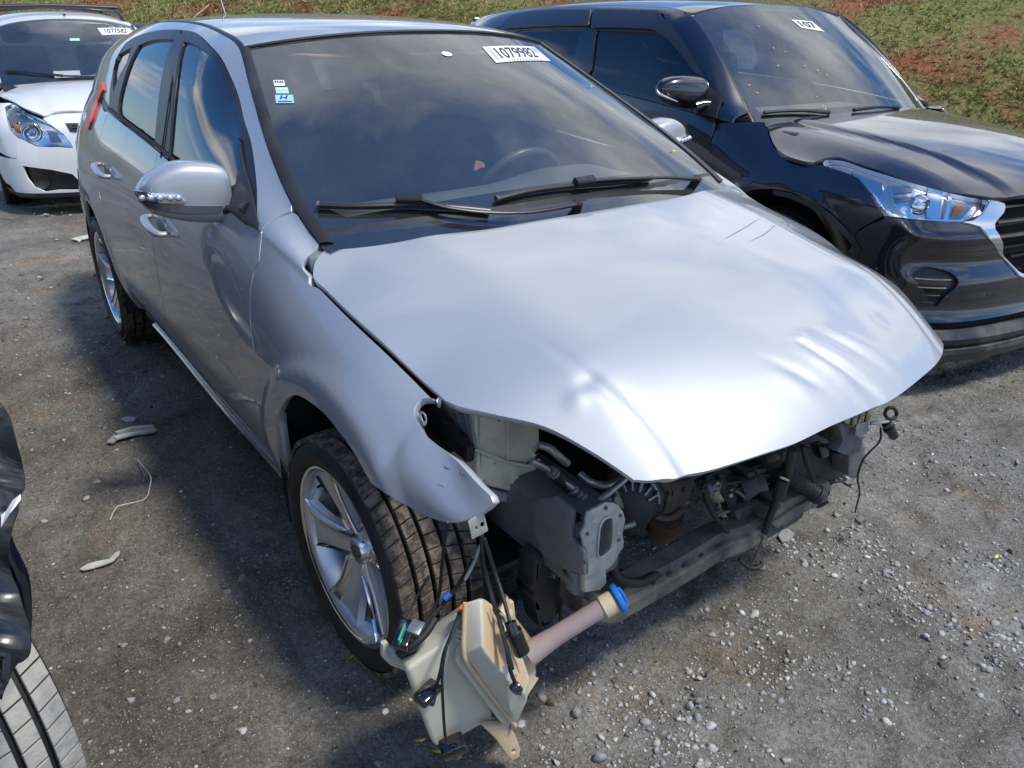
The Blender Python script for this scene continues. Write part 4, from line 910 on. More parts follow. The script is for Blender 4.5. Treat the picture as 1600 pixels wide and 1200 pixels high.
MB().box((-1.6, 0, .30), (2.6, 1.36, .03), bev=0).build('cabin_floor', 'cavity', car)
MB().box((-.62, 0, .5), (.04, 1.4, .6), bev=0).build('bulkhead', 'cavity', car)
for s in (-1, 1): 
    V = []; 
    for x in np.linspace(-2.2, -.55, 10): yb = float(YB(np.array([x]))[0]) if False else float(YB(x)); V += [(x, s*(yb-.05), float(ZB(x))-.005), (x, s*(yb-.03), .35)]
    mesh_obj('door_card', V, [(2*i, 2*i+1, 2*i+3, 2*i+2) for i in range(9)], 'dash', car)
# headliner
V = []; F_ = []
for x in np.linspace(-1.14, -3.1, 12):
    for y in np.linspace(-.5, .5, 9): V.append(tuple(roof_f(np.array([x]), np.array([y]))[0]-np.array([0, 0, .035])))
mesh_obj('headliner', V, [(i*9+j, i*9+j+1, (i+1)*9+j+1, (i+1)*9+j) for i in range(11) for j in range(8)], 'liner', car, smooth=True)
# rear-view mirror behind the glass
p = ws_f(np.array([0.03]), np.array([.86]))[0]
rm = MB().box(p+np.array([-.07, 0, -.045]), (.03, .24, .07), bev=.012).tube([p+np.array([-.01, 0, -.01]), p+np.array([-.06, 0, -.03])], .012, smooth=0); rm.build('interior_mirror', 'trim_black', car)
for s in (-1, 1): # sun visors
    MB().box((-1.17, s*.33, 1.375), (.17, .40, .015), rot=(0, .25, 0), bev=.006).build('sun_visor', 'liner', car)
# seat belt of the far side seen through the screen
tube_obj('seat_belt', [(-1.62, .60, 1.24), (-1.60, .60, .70)], .022, 'liner', car, seg=6, smooth=0, flat=.1)
# stickers inside the windscreen
def on_ws(px, py): return S_WS.cast(px, py, g=np.array([0, .6]))
def decal(name, surf, quad, m, parent=car, lift=.003, n=6, out=1):
    """flat print laid on a surface between four surface coordinates"""
    q = [np.array(a) for a in quad]; V = []
    for i in range(n+1):
        for j in range(n+1): s, t = j/n, i/n; V.append(q[0]*(1-s)*(1-t)+q[1]*s*(1-t)+q[2]*s*t+q[3]*(1-s)*t)
    P = surf(np.array(V)); nn = surf.normal(np.array(V)); nn = nn*out; P = P+nn*lift
    o = mesh_obj(name, P, [(i*(n+1)+j, i*(n+1)+j+1, (i+1)*(n+1)+j+1, (i+1)*(n+1)+j) for i in range(n) for j in range(n)], m, parent, smooth=True); return o
def digits(text, surf, q, m, parent, lift, out=1, wd=0, grow=.012):
    """printed numerals: text outlines laid on a quad of surface coordinates"""
    q = [np.array(a) for a in q]; tc_ = bpy.data.curves.new('numerals', 'FONT'); tc_.body = text; tc_.offset = grow; tc_.resolution_u = 3; to = bpy.data.objects.new('numerals', tc_); COL.objects.link(to)
    bpy.context.view_layer.update(); me0 = bpy.data.meshes.new_from_object(to.evaluated_get(bpy.context.evaluated_depsgraph_get())); P2 = np.array([v.co[:2] for v in me0.vertices]); F_ = [tuple(p.vertices) for p in me0.polygons]
    bpy.data.objects.remove(to); bpy.data.meshes.remove(me0); mn, mx2 = P2.min(0), P2.max(0); S = (P2-mn)/(mx2-mn); s_, t_ = S[:, :1], S[:, 1:]
    V = q[0]*(1-s_)*(1-t_)+q[1]*s_*(1-t_)+q[2]*s_*t_+q[3]*(1-s_)*t_
    P = surf(V); nn = surf.normal(V)*out; return mesh_obj('numerals', P+nn*lift, F_, m, parent)
qb = [on_ws(775, 99), on_ws(860, 96), on_ws(834, 74), on_ws(753, 74)]      # lower-left, lower-right, upper-right, upper-left
st = decal('lot_sticker', S_WS, qb, 'sticker_white', lift=.002)
lerp = lambda q, s, t: q[0]*(1-s)*(1-t)+q[1]*s*(1-t)+q[2]*s*t+q[3]*(1-s)*t
digits('1079982', S_WS, [lerp(qb, a, b_) for a, b_ in ((.14, .2), (.82, .2), (.86, .88), (.14, .88))], 'ink', st, .003)
digits('111111', S_WS, [lerp(qb, a, b_) for a, b_ in ((.05, .12), (.09, .12), (.09, .88), (.05, .88))], 'ink', st, .003)
digits('1111', S_WS, [lerp(qb, a, b_) for a, b_ in ((.87, .55), (.96, .55), (.96, .88), (.87, .88))], 'ink', st, .003)
digits('1111111111', S_WS, [lerp(qb, a, b_) for a, b_ in ((.3, .04), (.8, .04), (.8, .12), (.3, .12))], 'ink', st, .003)
for nm, (px0, py0, px1, py1), m_ in (('permit_sticker', (427, 126, 444, 135), 'sticker_white'), ('permit_sticker', (430, 137, 450, 147), 'sticker_green'), ('brand_sticker', (430, 149, 458, 162), 'sticker_blue')):
    a = [on_ws(px0+2, py1), on_ws(px1+2, py1), on_ws(px1, py0), on_ws(px0, py0)]; d_ = decal(nm, S_WS, a, m_, lift=.002, n=2)
    if m_ == 'sticker_blue':
        MBv = []; MF = []
        for (s0, s1, t0, t1, sh) in ((.22, .32, .45, .9, .10), (.52, .62, .45, .9, .10), (.3, .62, .60, .70, .0), (.12, .9, .12, .24, 0)):
            k = len(MBv); MBv += [lerp(a, s0, t0), lerp(a, s1, t0), lerp(a, s1+sh, t1), lerp(a, s0+sh, t1)]; MF.append((k, k+1, k+2, k+3))
        P = S_WS(np.array(MBv))+S_WS.normal(np.array(MBv))*.003; mesh_obj('print', P, MF, 'ink_blue', d_)
    else:
        MBv = []; MF = []
        for s0 in (.12, .34, .56, .76): k = len(MBv); MBv += [lerp(a, s0, .5), lerp(a, s0+.13, .5), lerp(a, s0+.13, .8), lerp(a, s0, .8)]; MF.append((k, k+1, k+2, k+3))
        P = S_WS(np.array(MBv))+S_WS.normal(np.array(MBv))*.003; mesh_obj('print', P, MF, 'ink' if m_ == 'sticker_white' else 'white_plastic', d_)
c_ = on_ws(698, 85); V = [c_+np.array([.028*math.cos(t), .017*math.sin(t)]) for t in np.linspace(0, 2*math.pi, 20, endpoint=False)]
P = S_WS(np.array(V))+S_WS.normal(np.array(V))*.002; mesh_obj('round_sticker', P, [tuple(range(20))], 'sticker_white', car)
# pink hanging tag seen through the glass
Mq = plane_frame(at(748, 258, 'x', -.62), (-.6, .8, 0), (.6, -.7, .4)); MB().prism([(-.018, .012), (.012, .012), (.012, -.008), (.006, -.020), (-.004, -.020), (-.008, -.006), (-.018, .002)], .003, M=Mq).build('hanging_tag', 'pink_tag', car)
# cowl
cw = MB(); V = []
us = np.linspace(-1, 1, 21)
for u in us:
    A = ws_f(np.array([u]), np.array([.075]))[0]+np.array([.0, 0, -.004]); Bq = ws_f(np.array([u]), np.array([-.10]))[0]; xx = Bq[0]; yy = Bq[1]
    V += [A+np.array([0, 0, .006]), (A+Bq)/2+np.array([0, 0, -.004]), (Bq[0]-.0, yy, Bq[2]-.006), (Bq[0]+.10, yy, Bq[2]-.05)]
cw.raw(V, [(i*4+q, i*4+q+1, (i+1)*4+q+1, (i+1)*4+q) for i in range(20) for q in range(3)]); cw.build('cowl', 'trim_black', car, deg=50)
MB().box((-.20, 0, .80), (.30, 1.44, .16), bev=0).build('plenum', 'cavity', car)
for s in (-1, 1): MB().box((-.36, s*.735, .93), (.16, .06, .06), bev=.01).build('pillar_base', 'silver_inner', car)
# wipers
def wiper(pts_blade, pts_arm, hub, pivot):
    wp = bpy.data.objects.new('wiper', None); COL.objects.link(wp); wp.parent = car
    P = [S_WS(on_ws(*p))[0] for p in pts_blade]; nrm = S_WS.normal(np.array([on_ws(*pts_blade[1])]))[0]
    tube_obj('wiper_blade', [p_+nrm*.016 for p_ in P], [.009]*len(P), 'trim_black', wp, seg=8, smooth=4, flat=.8)
    tube_obj('wiper_rubber', [p_+nrm*.005 for p_ in P], [.004]*len(P), 'rubber', wp, seg=4, smooth=4, flat=.5)
    a = P[0]+nrm*.017; b_ = P[0]*.93+P[1]*.07+nrm*.017; tube_obj('blade_end', [a, a*.5+b_*.5, b_], .0105, 'steel' if False else 'dusty_plastic', wp, seg=8, smooth=0, flat=.8)
    H_ = S_WS(on_ws(*hub))[0]+nrm*.026; Q_ = [H_]
    for p in pts_arm: 
        g = on_ws(*p); Q_.append(S_WS(np.array([g]))[0]+nrm*.03)
    tube_obj('wiper_arm', Q_, [.006]+[.007]*(len(Q_)-2)+[.011], 'trim_black', wp, seg=8, smooth=5, flat=.7)
    d = (P[-1]-P[0]); d /= np.linalg.norm(d); Mh = plane_frame(H_-nrm*.004, d, nrm); MB().prism([(-.035, -.012), (.03, -.014), (.035, .0), (.03, .013), (-.035, .012)], .018, M=Mh, bev=.004).build('wiper_joint', 'trim_black', wp)
    MB().cyl(Q_[-1]-nrm*.03, Q_[-1]+nrm*.01, .014, bev=.004).build('wiper_pivot', 'trim_black', wp)
wiper([(496, 327), (560, 329), (640, 327), (700, 330), (765, 336)], [(660, 327), (700, 338), (760, 345), (830, 344), (900, 331)], (640, 324), None)
wiper([(772, 318), (830, 304), (905, 295), (960, 291), (1015, 284)], [(930, 294), (980, 291), (1040, 289), (1082, 291)], (908, 295), None)
# mirrors
def door_mirror():
    r = bpy.data.objects.new('door_mirror', None); COL.objects.link(r); r.parent = car
    # housing: lofted rings from inner (door side) to the outer tip
    C0 = at(362, 300, 'y', -.865); C1 = at(215, 292, 'y', -1.02); print('mirror', C0, C1)
    cx0, cz0 = C0[0], C0[2]; 
    ys_ = [-.865, -.885, -.92, -.955, -.99, -1.012, -1.022]
    top = [(350, 262), (335, 253), (300, 249), (268, 254), (237, 270), (220, 285), (212, 296)]; bot = [(356, 340), (340, 343), (300, 345), (268, 341), (238, 332), (222, 320), (213, 308)]
    V = []; nseg = 24
    for y, tp, bt in zip(ys_, top, bot):
        A = at(*tp, 'y', y); B_ = at(*bt, 'y', y); c_ = (A+B_)/2; h = abs(A[2]-B_[2])/2; xc = c_[0]
        V.append((y, c_, h))
    xs_ = np.linspace(V[0][1][0], V[-1][1][0], len(V)); VV = []
    for i, (y, c_, h) in enumerate(V):
        dpt = [.055, .070, .075, .075, .068, .052, .026][i]
        xc = -.76-.05*i/6; zc = V[i][1][2]
        A = at(*top[i], 'x', xc); B_ = at(*bot[i], 'x', xc); zc = (A[2]+B_[2])/2; h = (A[2]-B_[2])/2; yc = (A[1]+B_[1])/2
        for k in range(nseg):
            t = 2*math.pi*k/nseg; cx_, sx_ = math.cos(t), math.sin(t); e = .46
            px_ = np.sign(cx_)*abs(cx_)**e*dpt; px_ = px_ if px_ > 0 else px_*.45
            VV.append((xc+px_, yc, zc+np.sign(sx_)*abs(sx_)**e*h))
    V3 = np.array(VV).reshape(len(V), nseg, 3); fi = np.linspace(0, 6, 31); SP = [[spl(range(7), V3[:, k, q]) for q in range(3)] for k in range(nseg)]
    VV = [np.array([SP[k][q](t_) for q in range(3)]) for t_ in fi for k in range(nseg)]; V = [0]*len(fi)
    n = len(V); F_ = [(i*nseg+k, i*nseg+(k+1) % nseg, (i+1)*nseg+(k+1) % nseg, (i+1)*nseg+k) for i in range(n-1) for k in range(nseg)]+[tuple(range(nseg)), tuple(range((n-1)*nseg, n*nseg))]
    hs = mesh_obj('mirror_housing', VV, F_, 'silver_paint', r); set_auto(hs.data, 80)
    # lower dark part, indicator, stalk
    lw = MB(); 
    ind = [(210, 298), (232, 302), (262, 303), (284, 306), (291, 318), (262, 318), (236, 317), (213, 313)]
    P = np.array([at(px, py, 'x', -.555) for px, py in ind])
    def snap(px, py, lift=.004):
        """point of the housing seen at a pixel"""
        i = np.interp(px, [212, 220, 237, 268, 300, 335, 350], [6, 5, 4, 3, 2, 1, 0]); xc = -.76-.05*i/6; dpt = np.interp(i, range(7), [.055, .070, .075, .075, .068, .052, .026]); tpy = np.interp(px, [212, 220, 237, 268, 300, 335, 350], [296, 285, 270, 254, 249, 253, 262]); bty = np.interp(px, [213, 222, 238, 268, 300, 340, 356], [308, 320, 332, 341, 345, 343, 340])
        s = np.clip(((tpy+bty)/2-py)/((bty-tpy)/2), -1, 1); x = xc+dpt*(1-abs(s)**4.35)**(1/4.35)+lift; return at(px, py, 'x', x)
    def band(name, up, dn_, m_, lift=.006, parent=r, th=.006):
        A = [snap(*p, lift) for p in up]; B_ = [snap(*p, lift) for p in dn_]; n = len(A); mids = [snap((a[0]+b[0])/2, (a[1]+b[1])/2, lift+.002) for a, b in zip(up, dn_)]
        V = list(A)+mids+list(B_); back = np.array([-.02, 0, 0]); V += [a+back for a in A]+[b+back for b in B_]
        F_ = [(i, i+1, n+i+1, n+i) for i in range(n-1)]+[(n+i, n+i+1, 2*n+i+1, 2*n+i) for i in range(n-1)]+[(3*n+i, 3*n+i+1, i+1, i) for i in range(n-1)]+[(2*n+i, 2*n+i+1, 4*n+i+1, 4*n+i) for i in range(n-1)]
        o = mesh_obj(name, V, F_, m_, parent); set_auto(o.data, 50); return o
    xs1 = np.linspace(210, 290, 9)
    band('mirror_indicator', [(x, np.interp(x, [210, 235, 262, 284, 290], [298, 301, 302, 304, 314])) for x in xs1], [(x, np.interp(x, [210, 213, 236, 262, 290], [303, 313, 317, 318, 319])) for x in xs1], 'lamp_silver')
    for px in (222, 236, 250, 266, 279): p_ = snap(px, 310, .010); MB().sphere(p_, .0085, scale=(.6, 1.1, 1)).build('indicator_lamp', 'lamp_satin', r, deg=80)
    xs2 = np.linspace(216, 352, 12)
    band('mirror_underside', [(x, np.interp(x, [216, 240, 262, 300, 352], [314, 318, 320, 322, 322])) for x in xs2], [(x, np.interp(x, [213, 222, 238, 268, 300, 340, 356], [310, 322, 334, 343, 347, 345, 341])-.5) for x in xs2], 'mirror_grey', lift=.006)
    # sail and foot
    sl = [(378, 215), (379, 235), (383, 262), (395, 300), (407, 345), (408, 362), (392, 352), (372, 345), (320, 343), (318, 338), (352, 330), (362, 300), (374, 290), (373, 250)]
    pts = []
    for px, py in sl:
        g = S_SIDE.cast(px, py, g=np.array([-.6, 1.1])) if px > 365 else None; pts.append((px, py))
    ft = MB(); ft.tube([at(340, 330, 'x', -.745), at(362, 327, 'x', -.70), at(386, 322, 'x', -.64), at(400, 326, 'x', -.58)], [.020, .024, .032, .040], seg=14, smooth=4, flat=.6); ft.build('mirror_foot', 'trim_black', r, deg=70)
    g = T([(376, 216), (383, 262), (395, 300), (407, 352)], np.array([-.7, 1.2])); g2 = T([(408, 363), (390, 352), (368, 338)], np.array([-.5, 1.0])); g3 = T([(362, 320), (370, 290), (375, 255), (374, 230)], np.array([-.7, 1.1]))
    panel('mirror_sail', side, closed_runs([g, g2, g3], 4), 'trim_black', r, step=.02, lift=.006, depth=.02)
    Mg = MB().box((-.80, -.93, 1.06), (.006, .09, .07), bev=.002); Mg.build('mirror_glass', 'chrome', r)
    return r
mr_ = door_mirror()
ml = copy_tree(mr_, car)
def mirror_tree(o):
    if o.type == 'MESH': me = o.data.copy(); me.transform(Matrix.Diagonal((1, -1, 1, 1))); me.flip_normals(); o.data = me; o.location.y *= -1
    for ch in o.children: mirror_tree(ch)
mirror_tree(ml)
# door handles
for (x, z) in ((-1.30, .845), (-2.13, .90)):
    g = sz(x, z); P0 = side(g)[0]; pts = []
    for dx_, of in ((-.10, .004), (-.085, .030), (0, .038), (.085, .030), (.10, .004)): p_ = side(sz(x+dx_, z-.010*(dx_/.1)))[0]; pts.append(p_+np.array([0, -of, 0]))
    h1 = tube_obj('door_handle', pts, [.010, .014, .014, .014, .011], 'silver_paint', car, seg=10, smooth=4, flat=.75); mirrored(h1)
    h2 = MB().sphere(side(sz(x+.02, z-.004))[0]+np.array([0, .002, 0]), .05, scale=(1.3, .16, .75)).build('handle_recess', 'silver_inner', car, deg=80); mirrored(h2)
# yellow petals on the car
for px, py, sf in ((1050, 237, 'w'), (921, 136, 'w')):
    c_ = at(px, py, 'z', 1.10) if py > 200 else at(px, py, 'z', 1.30)
# ================================================================ bare front end
def plate(name, px, ax, val, th, m, parent=car, bev=.003, holes=(), frame=F0, smooth=0, build=True):
    """solid plate whose outline lies on the plane ax = val; th is its thickness away from the viewer"""
    i = 'xyz'.index(ax); P = [frame.at(a, b, ax, val) for a, b in px]
    if smooth: P = smooth_run(P+[P[0]], smooth)[:-1]
    HP = [[frame.at(a, b, ax, val) for a, b in h] for h in holes]
    if smooth: HP = [smooth_run(h+[h[0]], smooth)[:-1] for h in HP]
    k = [j for j in range(3) if j != i]; P2 = [np.array([p[k[0]], p[k[1]]]) for p in P]; H2 = [[np.array([p[k[0]], p[k[1]]]) for p in h] for h in HP]
    cam_l = frame.local(CAM); sgn = -1 if cam_l[i] > val else 1
    vs, fs, loops = fill(P2, H2, step=max(.02, .02), scale=(1, 1))
    def lift(p2, d): o = np.zeros((len(p2), 3)); o[:, k[0]] = p2[:, 0]; o[:, k[1]] = p2[:, 1]; o[:, i] = val+d; return o
    n = len(vs); V = np.concatenate([lift(vs, 0), lift(vs, sgn*th)]); F_ = [tuple(f) for f in fs]+[tuple(np.array(f[::-1])+n) for f in fs]
    for lp in loops:
        for a in range(len(lp)): b = (a+1) % len(lp); F_.append((lp[a], lp[b], lp[b]+n, lp[a]+n))
    bm = bmesh.new(); vv = [bm.verts.new(tuple(v)) for v in V]
    for f in F_:
        try: bm.faces.new([vv[j] for j in f])
        except ValueError: pass
    bmesh.ops.recalc_face_normals(bm, faces=bm.faces)
    if bev:
        ed = [e_ for e_ in bm.edges if len(e_.link_faces) == 2 and e_.calc_face_angle(0) > 1.2]
        try: bmesh.ops.bevel(bm, geom=ed, offset=bev, segments=2, affect='EDGES', profile=.6)
        except Exception: pass
    me = bpy.data.meshes.new(name); bm.to_mesh(me); bm.free(); me.materials.append(MATS[m]); set_auto(me, 32); return link(bpy.data.objects.new(name, me), parent)
def pxtube(name, pts, r, m, parent=car, seg=8, smooth=5, flat=1.):
    """pipe through photo points given as (px, py, plane axis, value)"""
    return tube_obj(name, [at(*p) for p in pts], r, m, parent, seg=seg, smooth=smooth, flat=flat)
def bolts(name, pts, r=.006, h=.004, m='steel', parent=car, axis_=(1, 0, 0)):
    for p in pts: 
        o = at(*p); M_ = plane_frame(o, (0, 1, 0), axis_); MB().lathe([(0, h), (r*.8, h), (r, h*.6), (r, -h)], M=M_, seg=6).lathe([(r*1.5, h*.1), (r*1.5, -h)], M=M_, seg=14).build(name, m, parent)
# dark depth of the engine bay: firewall, inner aprons, engine and gearbox masses
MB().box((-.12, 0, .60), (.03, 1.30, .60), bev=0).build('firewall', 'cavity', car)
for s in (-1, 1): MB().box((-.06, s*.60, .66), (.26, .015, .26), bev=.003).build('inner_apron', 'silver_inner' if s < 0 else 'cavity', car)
MB().box((.02, -.48, .25), (.34, .42, .03), rot=(0, .1, 0), bev=.01).build('undertray', 'dark_plastic', car)
eng = MB().box((.10, -.02, .50), (.30, .50, .36), bev=.03).box((.12, .38, .42), (.30, .32, .28), bev=.05, seg=3).box((.08, -.05, .71), (.34, .50, .08), bev=.03); eng.build('engine_block', 'dark_steel', car)
for k in range(9): MB().box((.255, -.24+.06*k, .52), (.02, .018, .22), bev=.004).build('block_rib', 'cast_alloy' if k % 3 == 0 else 'dark_steel', car)
# ribbed apron panel beside the reservoir
for a, b_ in (((697, 648), (722, 700)), ((710, 646), (735, 712)), ((722, 645), (738, 716)), ((733, 646), (741, 700))):
    pxtube('apron_rib', [(a[0], a[1], 'y', -.66), (b_[0], b_[1], 'y', -.66)], .009, 'silver_inner', seg=6, smooth=0)
plate('apron_flange', [(695, 637), (733, 645), (741, 692), (728, 728), (716, 700), (702, 678)], 'y', -.645, .006, 'silver_inner', bev=.001)
plate('fender_brace', [(656, 632), (670, 634), (730, 700), (729, 724), (700, 698), (672, 668)], 'y', -.70, .02, 'dark_plastic', bev=.004)
# slotted tab on the fender edge and the bracket under its tip
plate('fender_tab', [(652, 645), (659, 643), (665, 650), (666, 662), (661, 667), (656, 660)], 'y', -.785, .0015, 'silver_paint', holes=[[(657, 648), (661, 647), (664, 654), (664, 658), (660, 657)]], bev=.0005, smooth=3)
plate('fender_bracket', [(732, 815), (756, 800), (763, 829), (755, 834), (738, 843)], 'x', .515, .003, 'galvanised', holes=[[(743, 823), (746, 822), (746, 827), (743, 828)], [(751, 817), (757, 815), (757, 823), (751, 824)]], bev=.0006)
# old translucent reservoir under the hood corner
xr = .27
def block_px(name, front, xf, depth, m, bev=.012, rake=0.): 
    """rounded solid: outline at plane x = xf carried back by depth"""
    return plate(name, front, 'x', xf, depth, m, bev=bev)
block_px('upper_reservoir', [(741, 640), (842, 665), (841, 717), (832, 727), (790, 722), (744, 706), (741, 700)], xr, .16, 'old_plastic', bev=.014)
block_px('lower_reservoir', [(745, 706), (790, 723), (832, 729), (840, 722), (838, 765), (832, 776), (820, 782), (808, 778), (800, 770), (766, 762), (748, 752), (744, 735)], xr+.003, .15, 'old_plastic', bev=.012)
pxtube('reservoir_seam', [(742, 702, 'x', xr+.007), (790, 721, 'x', xr+.007), (830, 728, 'x', xr+.007), (842, 718, 'x', xr+.004)], .004, 'old_plastic', seg=6)
block_px('reservoir_rib', [(802, 728), (812, 730), (812, 776), (806, 775), (801, 768)], xr+.012, .02, 'old_plastic', bev=.006)
block_px('reservoir_rib', [(792, 655), (796, 656), (796, 722), (792, 722)], xr+.006, .01, 'old_plastic', bev=.002)
plate('reservoir_tray', [(765, 764), (800, 772), (832, 783), (800, 786), (768, 782)], 'x', xr-.01, .12, 'galvanised', bev=.003)
block_px('reservoir_spigot', [(838, 752), (849, 748), (850, 762), (843, 780), (832, 782), (836, 770)], xr-.02, .05, 'old_plastic', bev=.006)
# frame rail with grey box section and its end flange
rail = MB()
R1 = [at(832, 786, 'x', .43), at(868, 745, 'x', .16), at(960, 775, 'x', .30), at(925, 815, 'x', .50), at(918, 895, 'x', .50), at(868, 880, 'x', .40), at(838, 840, 'x', .36)]
plate('rail_side', [(828, 782), (866, 776), (894, 800), (890, 842), (912, 862), (912, 900), (884, 890), (850, 874), (833, 835)], 'y', -.585, .012, 'frame_grey', bev=.003)
plate('rail_top', [(850, 750), (862, 745), (948, 786), (925, 800), (915, 812), (895, 803), (868, 782), (835, 780)], 'z', .565, .006, 'frame_grey', bev=.002)
MB().box((.30, -.505, .475), (.40, .13, .16), bev=.012).build('frame_rail', 'frame_grey', car)
plate('rail_gusset', [(880, 852), (890, 848), (905, 858), (910, 892), (912, 918), (903, 920), (896, 905), (884, 880)], 'x', .47, .04, 'frame_grey', bev=.006)
plate('rail_sleeve', [(888, 806), (912, 806), (910, 852), (886, 842)], 'x', .485, .03, 'cavity', bev=.002)
flg = [(918, 800), (932, 793), (945, 786), (957, 785), (967, 790), (974, 800), (977, 812), (975, 822), (973, 835), (975, 845), (974, 855), (967, 866), (961, 878), (951, 889), (935, 894), (920, 899), (914, 892), (908, 880), (907, 868), (912, 858), (911, 845), (908, 835), (914, 823), (916, 810)]
slot = [(937, 826), (942, 814), (951, 808), (957, 810), (958, 820), (957, 845), (954, 858), (946, 866), (938, 871), (934, 866), (935, 845)]
hb = [(947, 794, 3), (969, 806, 3), (918, 835, 3), (967, 844, 3), (916, 877, 3)]
circ_px = lambda x, y, r: [(x+r*math.cos(t), y+r*1.15*math.sin(t)) for t in np.linspace(0, 2*math.pi, 10, endpoint=False)]
plate('crash_flange', flg, 'x', .53, .006, 'galvanised', holes=[slot]+[circ_px(*h) for h in hb], bev=.001)
pxtube('flange_slot_rim', [(a, b, 'x', .532) for a, b in slot+slot[:1]], .0025, 'galvanised', seg=6, smooth=3)
for (a, b) in ((928, 815), (927, 848), (925, 858), (967, 822), (967, 832), (967, 856), (925, 868), (965, 826)): MB().cyl(at(a, b, 'x', .5265), at(a, b, 'x', .5315), .0035, seg=10).build('weld_mark', 'steel', car)
plate('flange_tail', [(913, 897), (947, 889), (947, 912), (938, 922), (914, 926)], 'x', .52, .02, 'galvanised', bev=.002)
plate('rail_foot', [(893, 893), (914, 900), (914, 935), (897, 930)], 'x', .505, .03, 'frame_grey', bev=.004)
# lower control area beside the wheel
plate('splash_guard', [(834, 880), (848, 866), (880, 888), (900, 905), (897, 935), (880, 950), (862, 975), (845, 985), (832, 940)], 'x', .40, .06, 'dark_plastic', bev=.012)
bolts('guard_bolt', [(866, 899, 'x', .402), (884, 916, 'x', .402)], r=.008, h=.008)
pxtube('guard_hose', [(895, 912, 'x', .42), (882, 925, 'x', .42), (877, 945, 'x', .41), (876, 970, 'x', .40)], .005, 'wire')
tube_obj('drive_shaft', [(.0, -.66, .30), (.02, -.30, .33), (.03, 0, .34)], .022, 'dark_steel', car, seg=12, smooth=0)
tube_obj('control_arm', [(.02, -.66, .20), (.05, -.45, .20), (.02, -.30, .22)], [.03, .028, .035], 'dark_steel', car, seg=10)
tube_obj('strut', [(0, -.60, .30), (-.02, -.56, .70)], .035, 'dark_steel', car, seg=14, smooth=0)
# pipes
pxtube('coolant_pipe', [(842, 695, 'x', .36), (858, 700, 'x', .37), (872, 712, 'x', .38), (886, 724, 'x', .38)], .0095, 'steel')
pxtube('air_con_pipe', [(830, 720, 'x', .38), (860, 736, 'x', .39), (898, 766, 'x', .42), (915, 780, 'x', .43), (930, 783, 'x', .44), (945, 775, 'x', .45), (975, 750, 'x', .45), (985, 742, 'x', .43)], .0075, 'steel', seg=10)
pxtube('air_con_sleeve', [(868, 742, 'x', .395), (880, 752, 'x', .40), (893, 763, 'x', .41)], .015, 'rubber', seg=12, smooth=2)
for a, b_, xx in ((862, 737, .393), (868, 741, .394), (896, 766, .418), (903, 772, .424), (909, 776, .428)): MB().cyl(at(a-2.5, b_-2, 'x', xx), at(a+2, b_+1.6, 'x', xx+.001), .0125, seg=14, bev=.002).build('hose_clamp', 'cast_alloy', car)
pxtube('return_pipe', [(905, 740, 'x', .38), (920, 752, 'x', .40), (938, 758, 'x', .41), (955, 756, 'x', .42), (972, 745, 'x', .42)], .009, 'dark_steel' if False else 'steel', seg=10)
# alternator
am = plane_frame(at(985, 786, 'x', .36), (0, 0, 1), (.75, -.55, .25))
alt = MB().lathe([(0, .03), (.035, .03), (.055, .022), (.066, .0), (.066, -.08), (.05, -.10), (0, -.10)], M=am, seg=36); alt.build('alternator', 'dark_steel', car)
for k in range(7):
    a = math.radians(-65+22*k); c_, s_q = math.cos(a), math.sin(a); MB().box((.060*c_, .060*s_q, .018), (.02, .008, .05), rot=(0, 0, a), bev=.002).bm.free()
    b = MB(); b.raw(*tube([am@Vector((.040*c_, .040*s_q, .031)), am@Vector((.062*c_, .062*s_q, .022)), am@Vector((.0695*c_, .0695*s_q, -.004))], .004, 6, 0)); b.build('alternator_vane', 'cast_alloy', car)
V_, F_q = tube([am@Vector((.069*math.cos(t), .069*math.sin(t), -.006)) for t in np.linspace(-1.6, 1.9, 16)], .005, 6, 0); set_auto(mesh_obj('alternator_band', V_, F_q, 'cast_alloy', car).data, 50)
pxtube('adjuster_bolt', [(972, 824, 'x', .42), (990, 818, 'x', .42)], .008, 'cast_alloy', smooth=0); pxtube('belt', [(958, 735, 'x', .32), (952, 760, 'x', .34), (958, 780, 'x', .35)], .012, 'rubber', flat=.3)
plate('alternator_bracket', [(954, 762), (962, 765), (972, 780), (976, 795), (970, 794), (958, 782)], 'x', .42, .02, 'cast_alloy', bev=.003)
bolts('bracket_bolt', [(948, 778, 'x', .44), (958, 776, 'x', .44)], r=.007, h=.01)
# exhaust manifold under a brown heat shield
plate('heat_shield', [(1004, 752), (1040, 756), (1086, 748), (1085, 760), (1078, 782), (1064, 800), (1040, 812), (1024, 800), (1010, 778)], 'x', .36, .06, 'heat_shield', bev=.012, holes=[circ_px(1043, 773, 3.4), circ_px(1069, 765, 2.6)])
pxtube('manifold_flange', [(1012, 800, 'x', .36), (1030, 808, 'x', .37), (1050, 808, 'x', .37), (1066, 796, 'x', .37)], .010, 'rust', seg=10, flat=.7)
pxtube('down_pipe', [(1040, 806, 'x', .34), (1037, 822, 'x', .33), (1022, 838, 'x', .32)], [.045, .042, .03], 'rust', seg=18)
pxtube('starter_body', [(1003, 795, 'x', .33), (1030, 788, 'x', .31)], .032, 'dark_steel', seg=18, smooth=0)
pxtube('lambda_wire', [(1030, 755, 'x', .38), (1040, 775, 'x', .39), (1036, 798, 'x', .39), (1022, 810, 'x', .38)], .003, 'wire', seg=6)
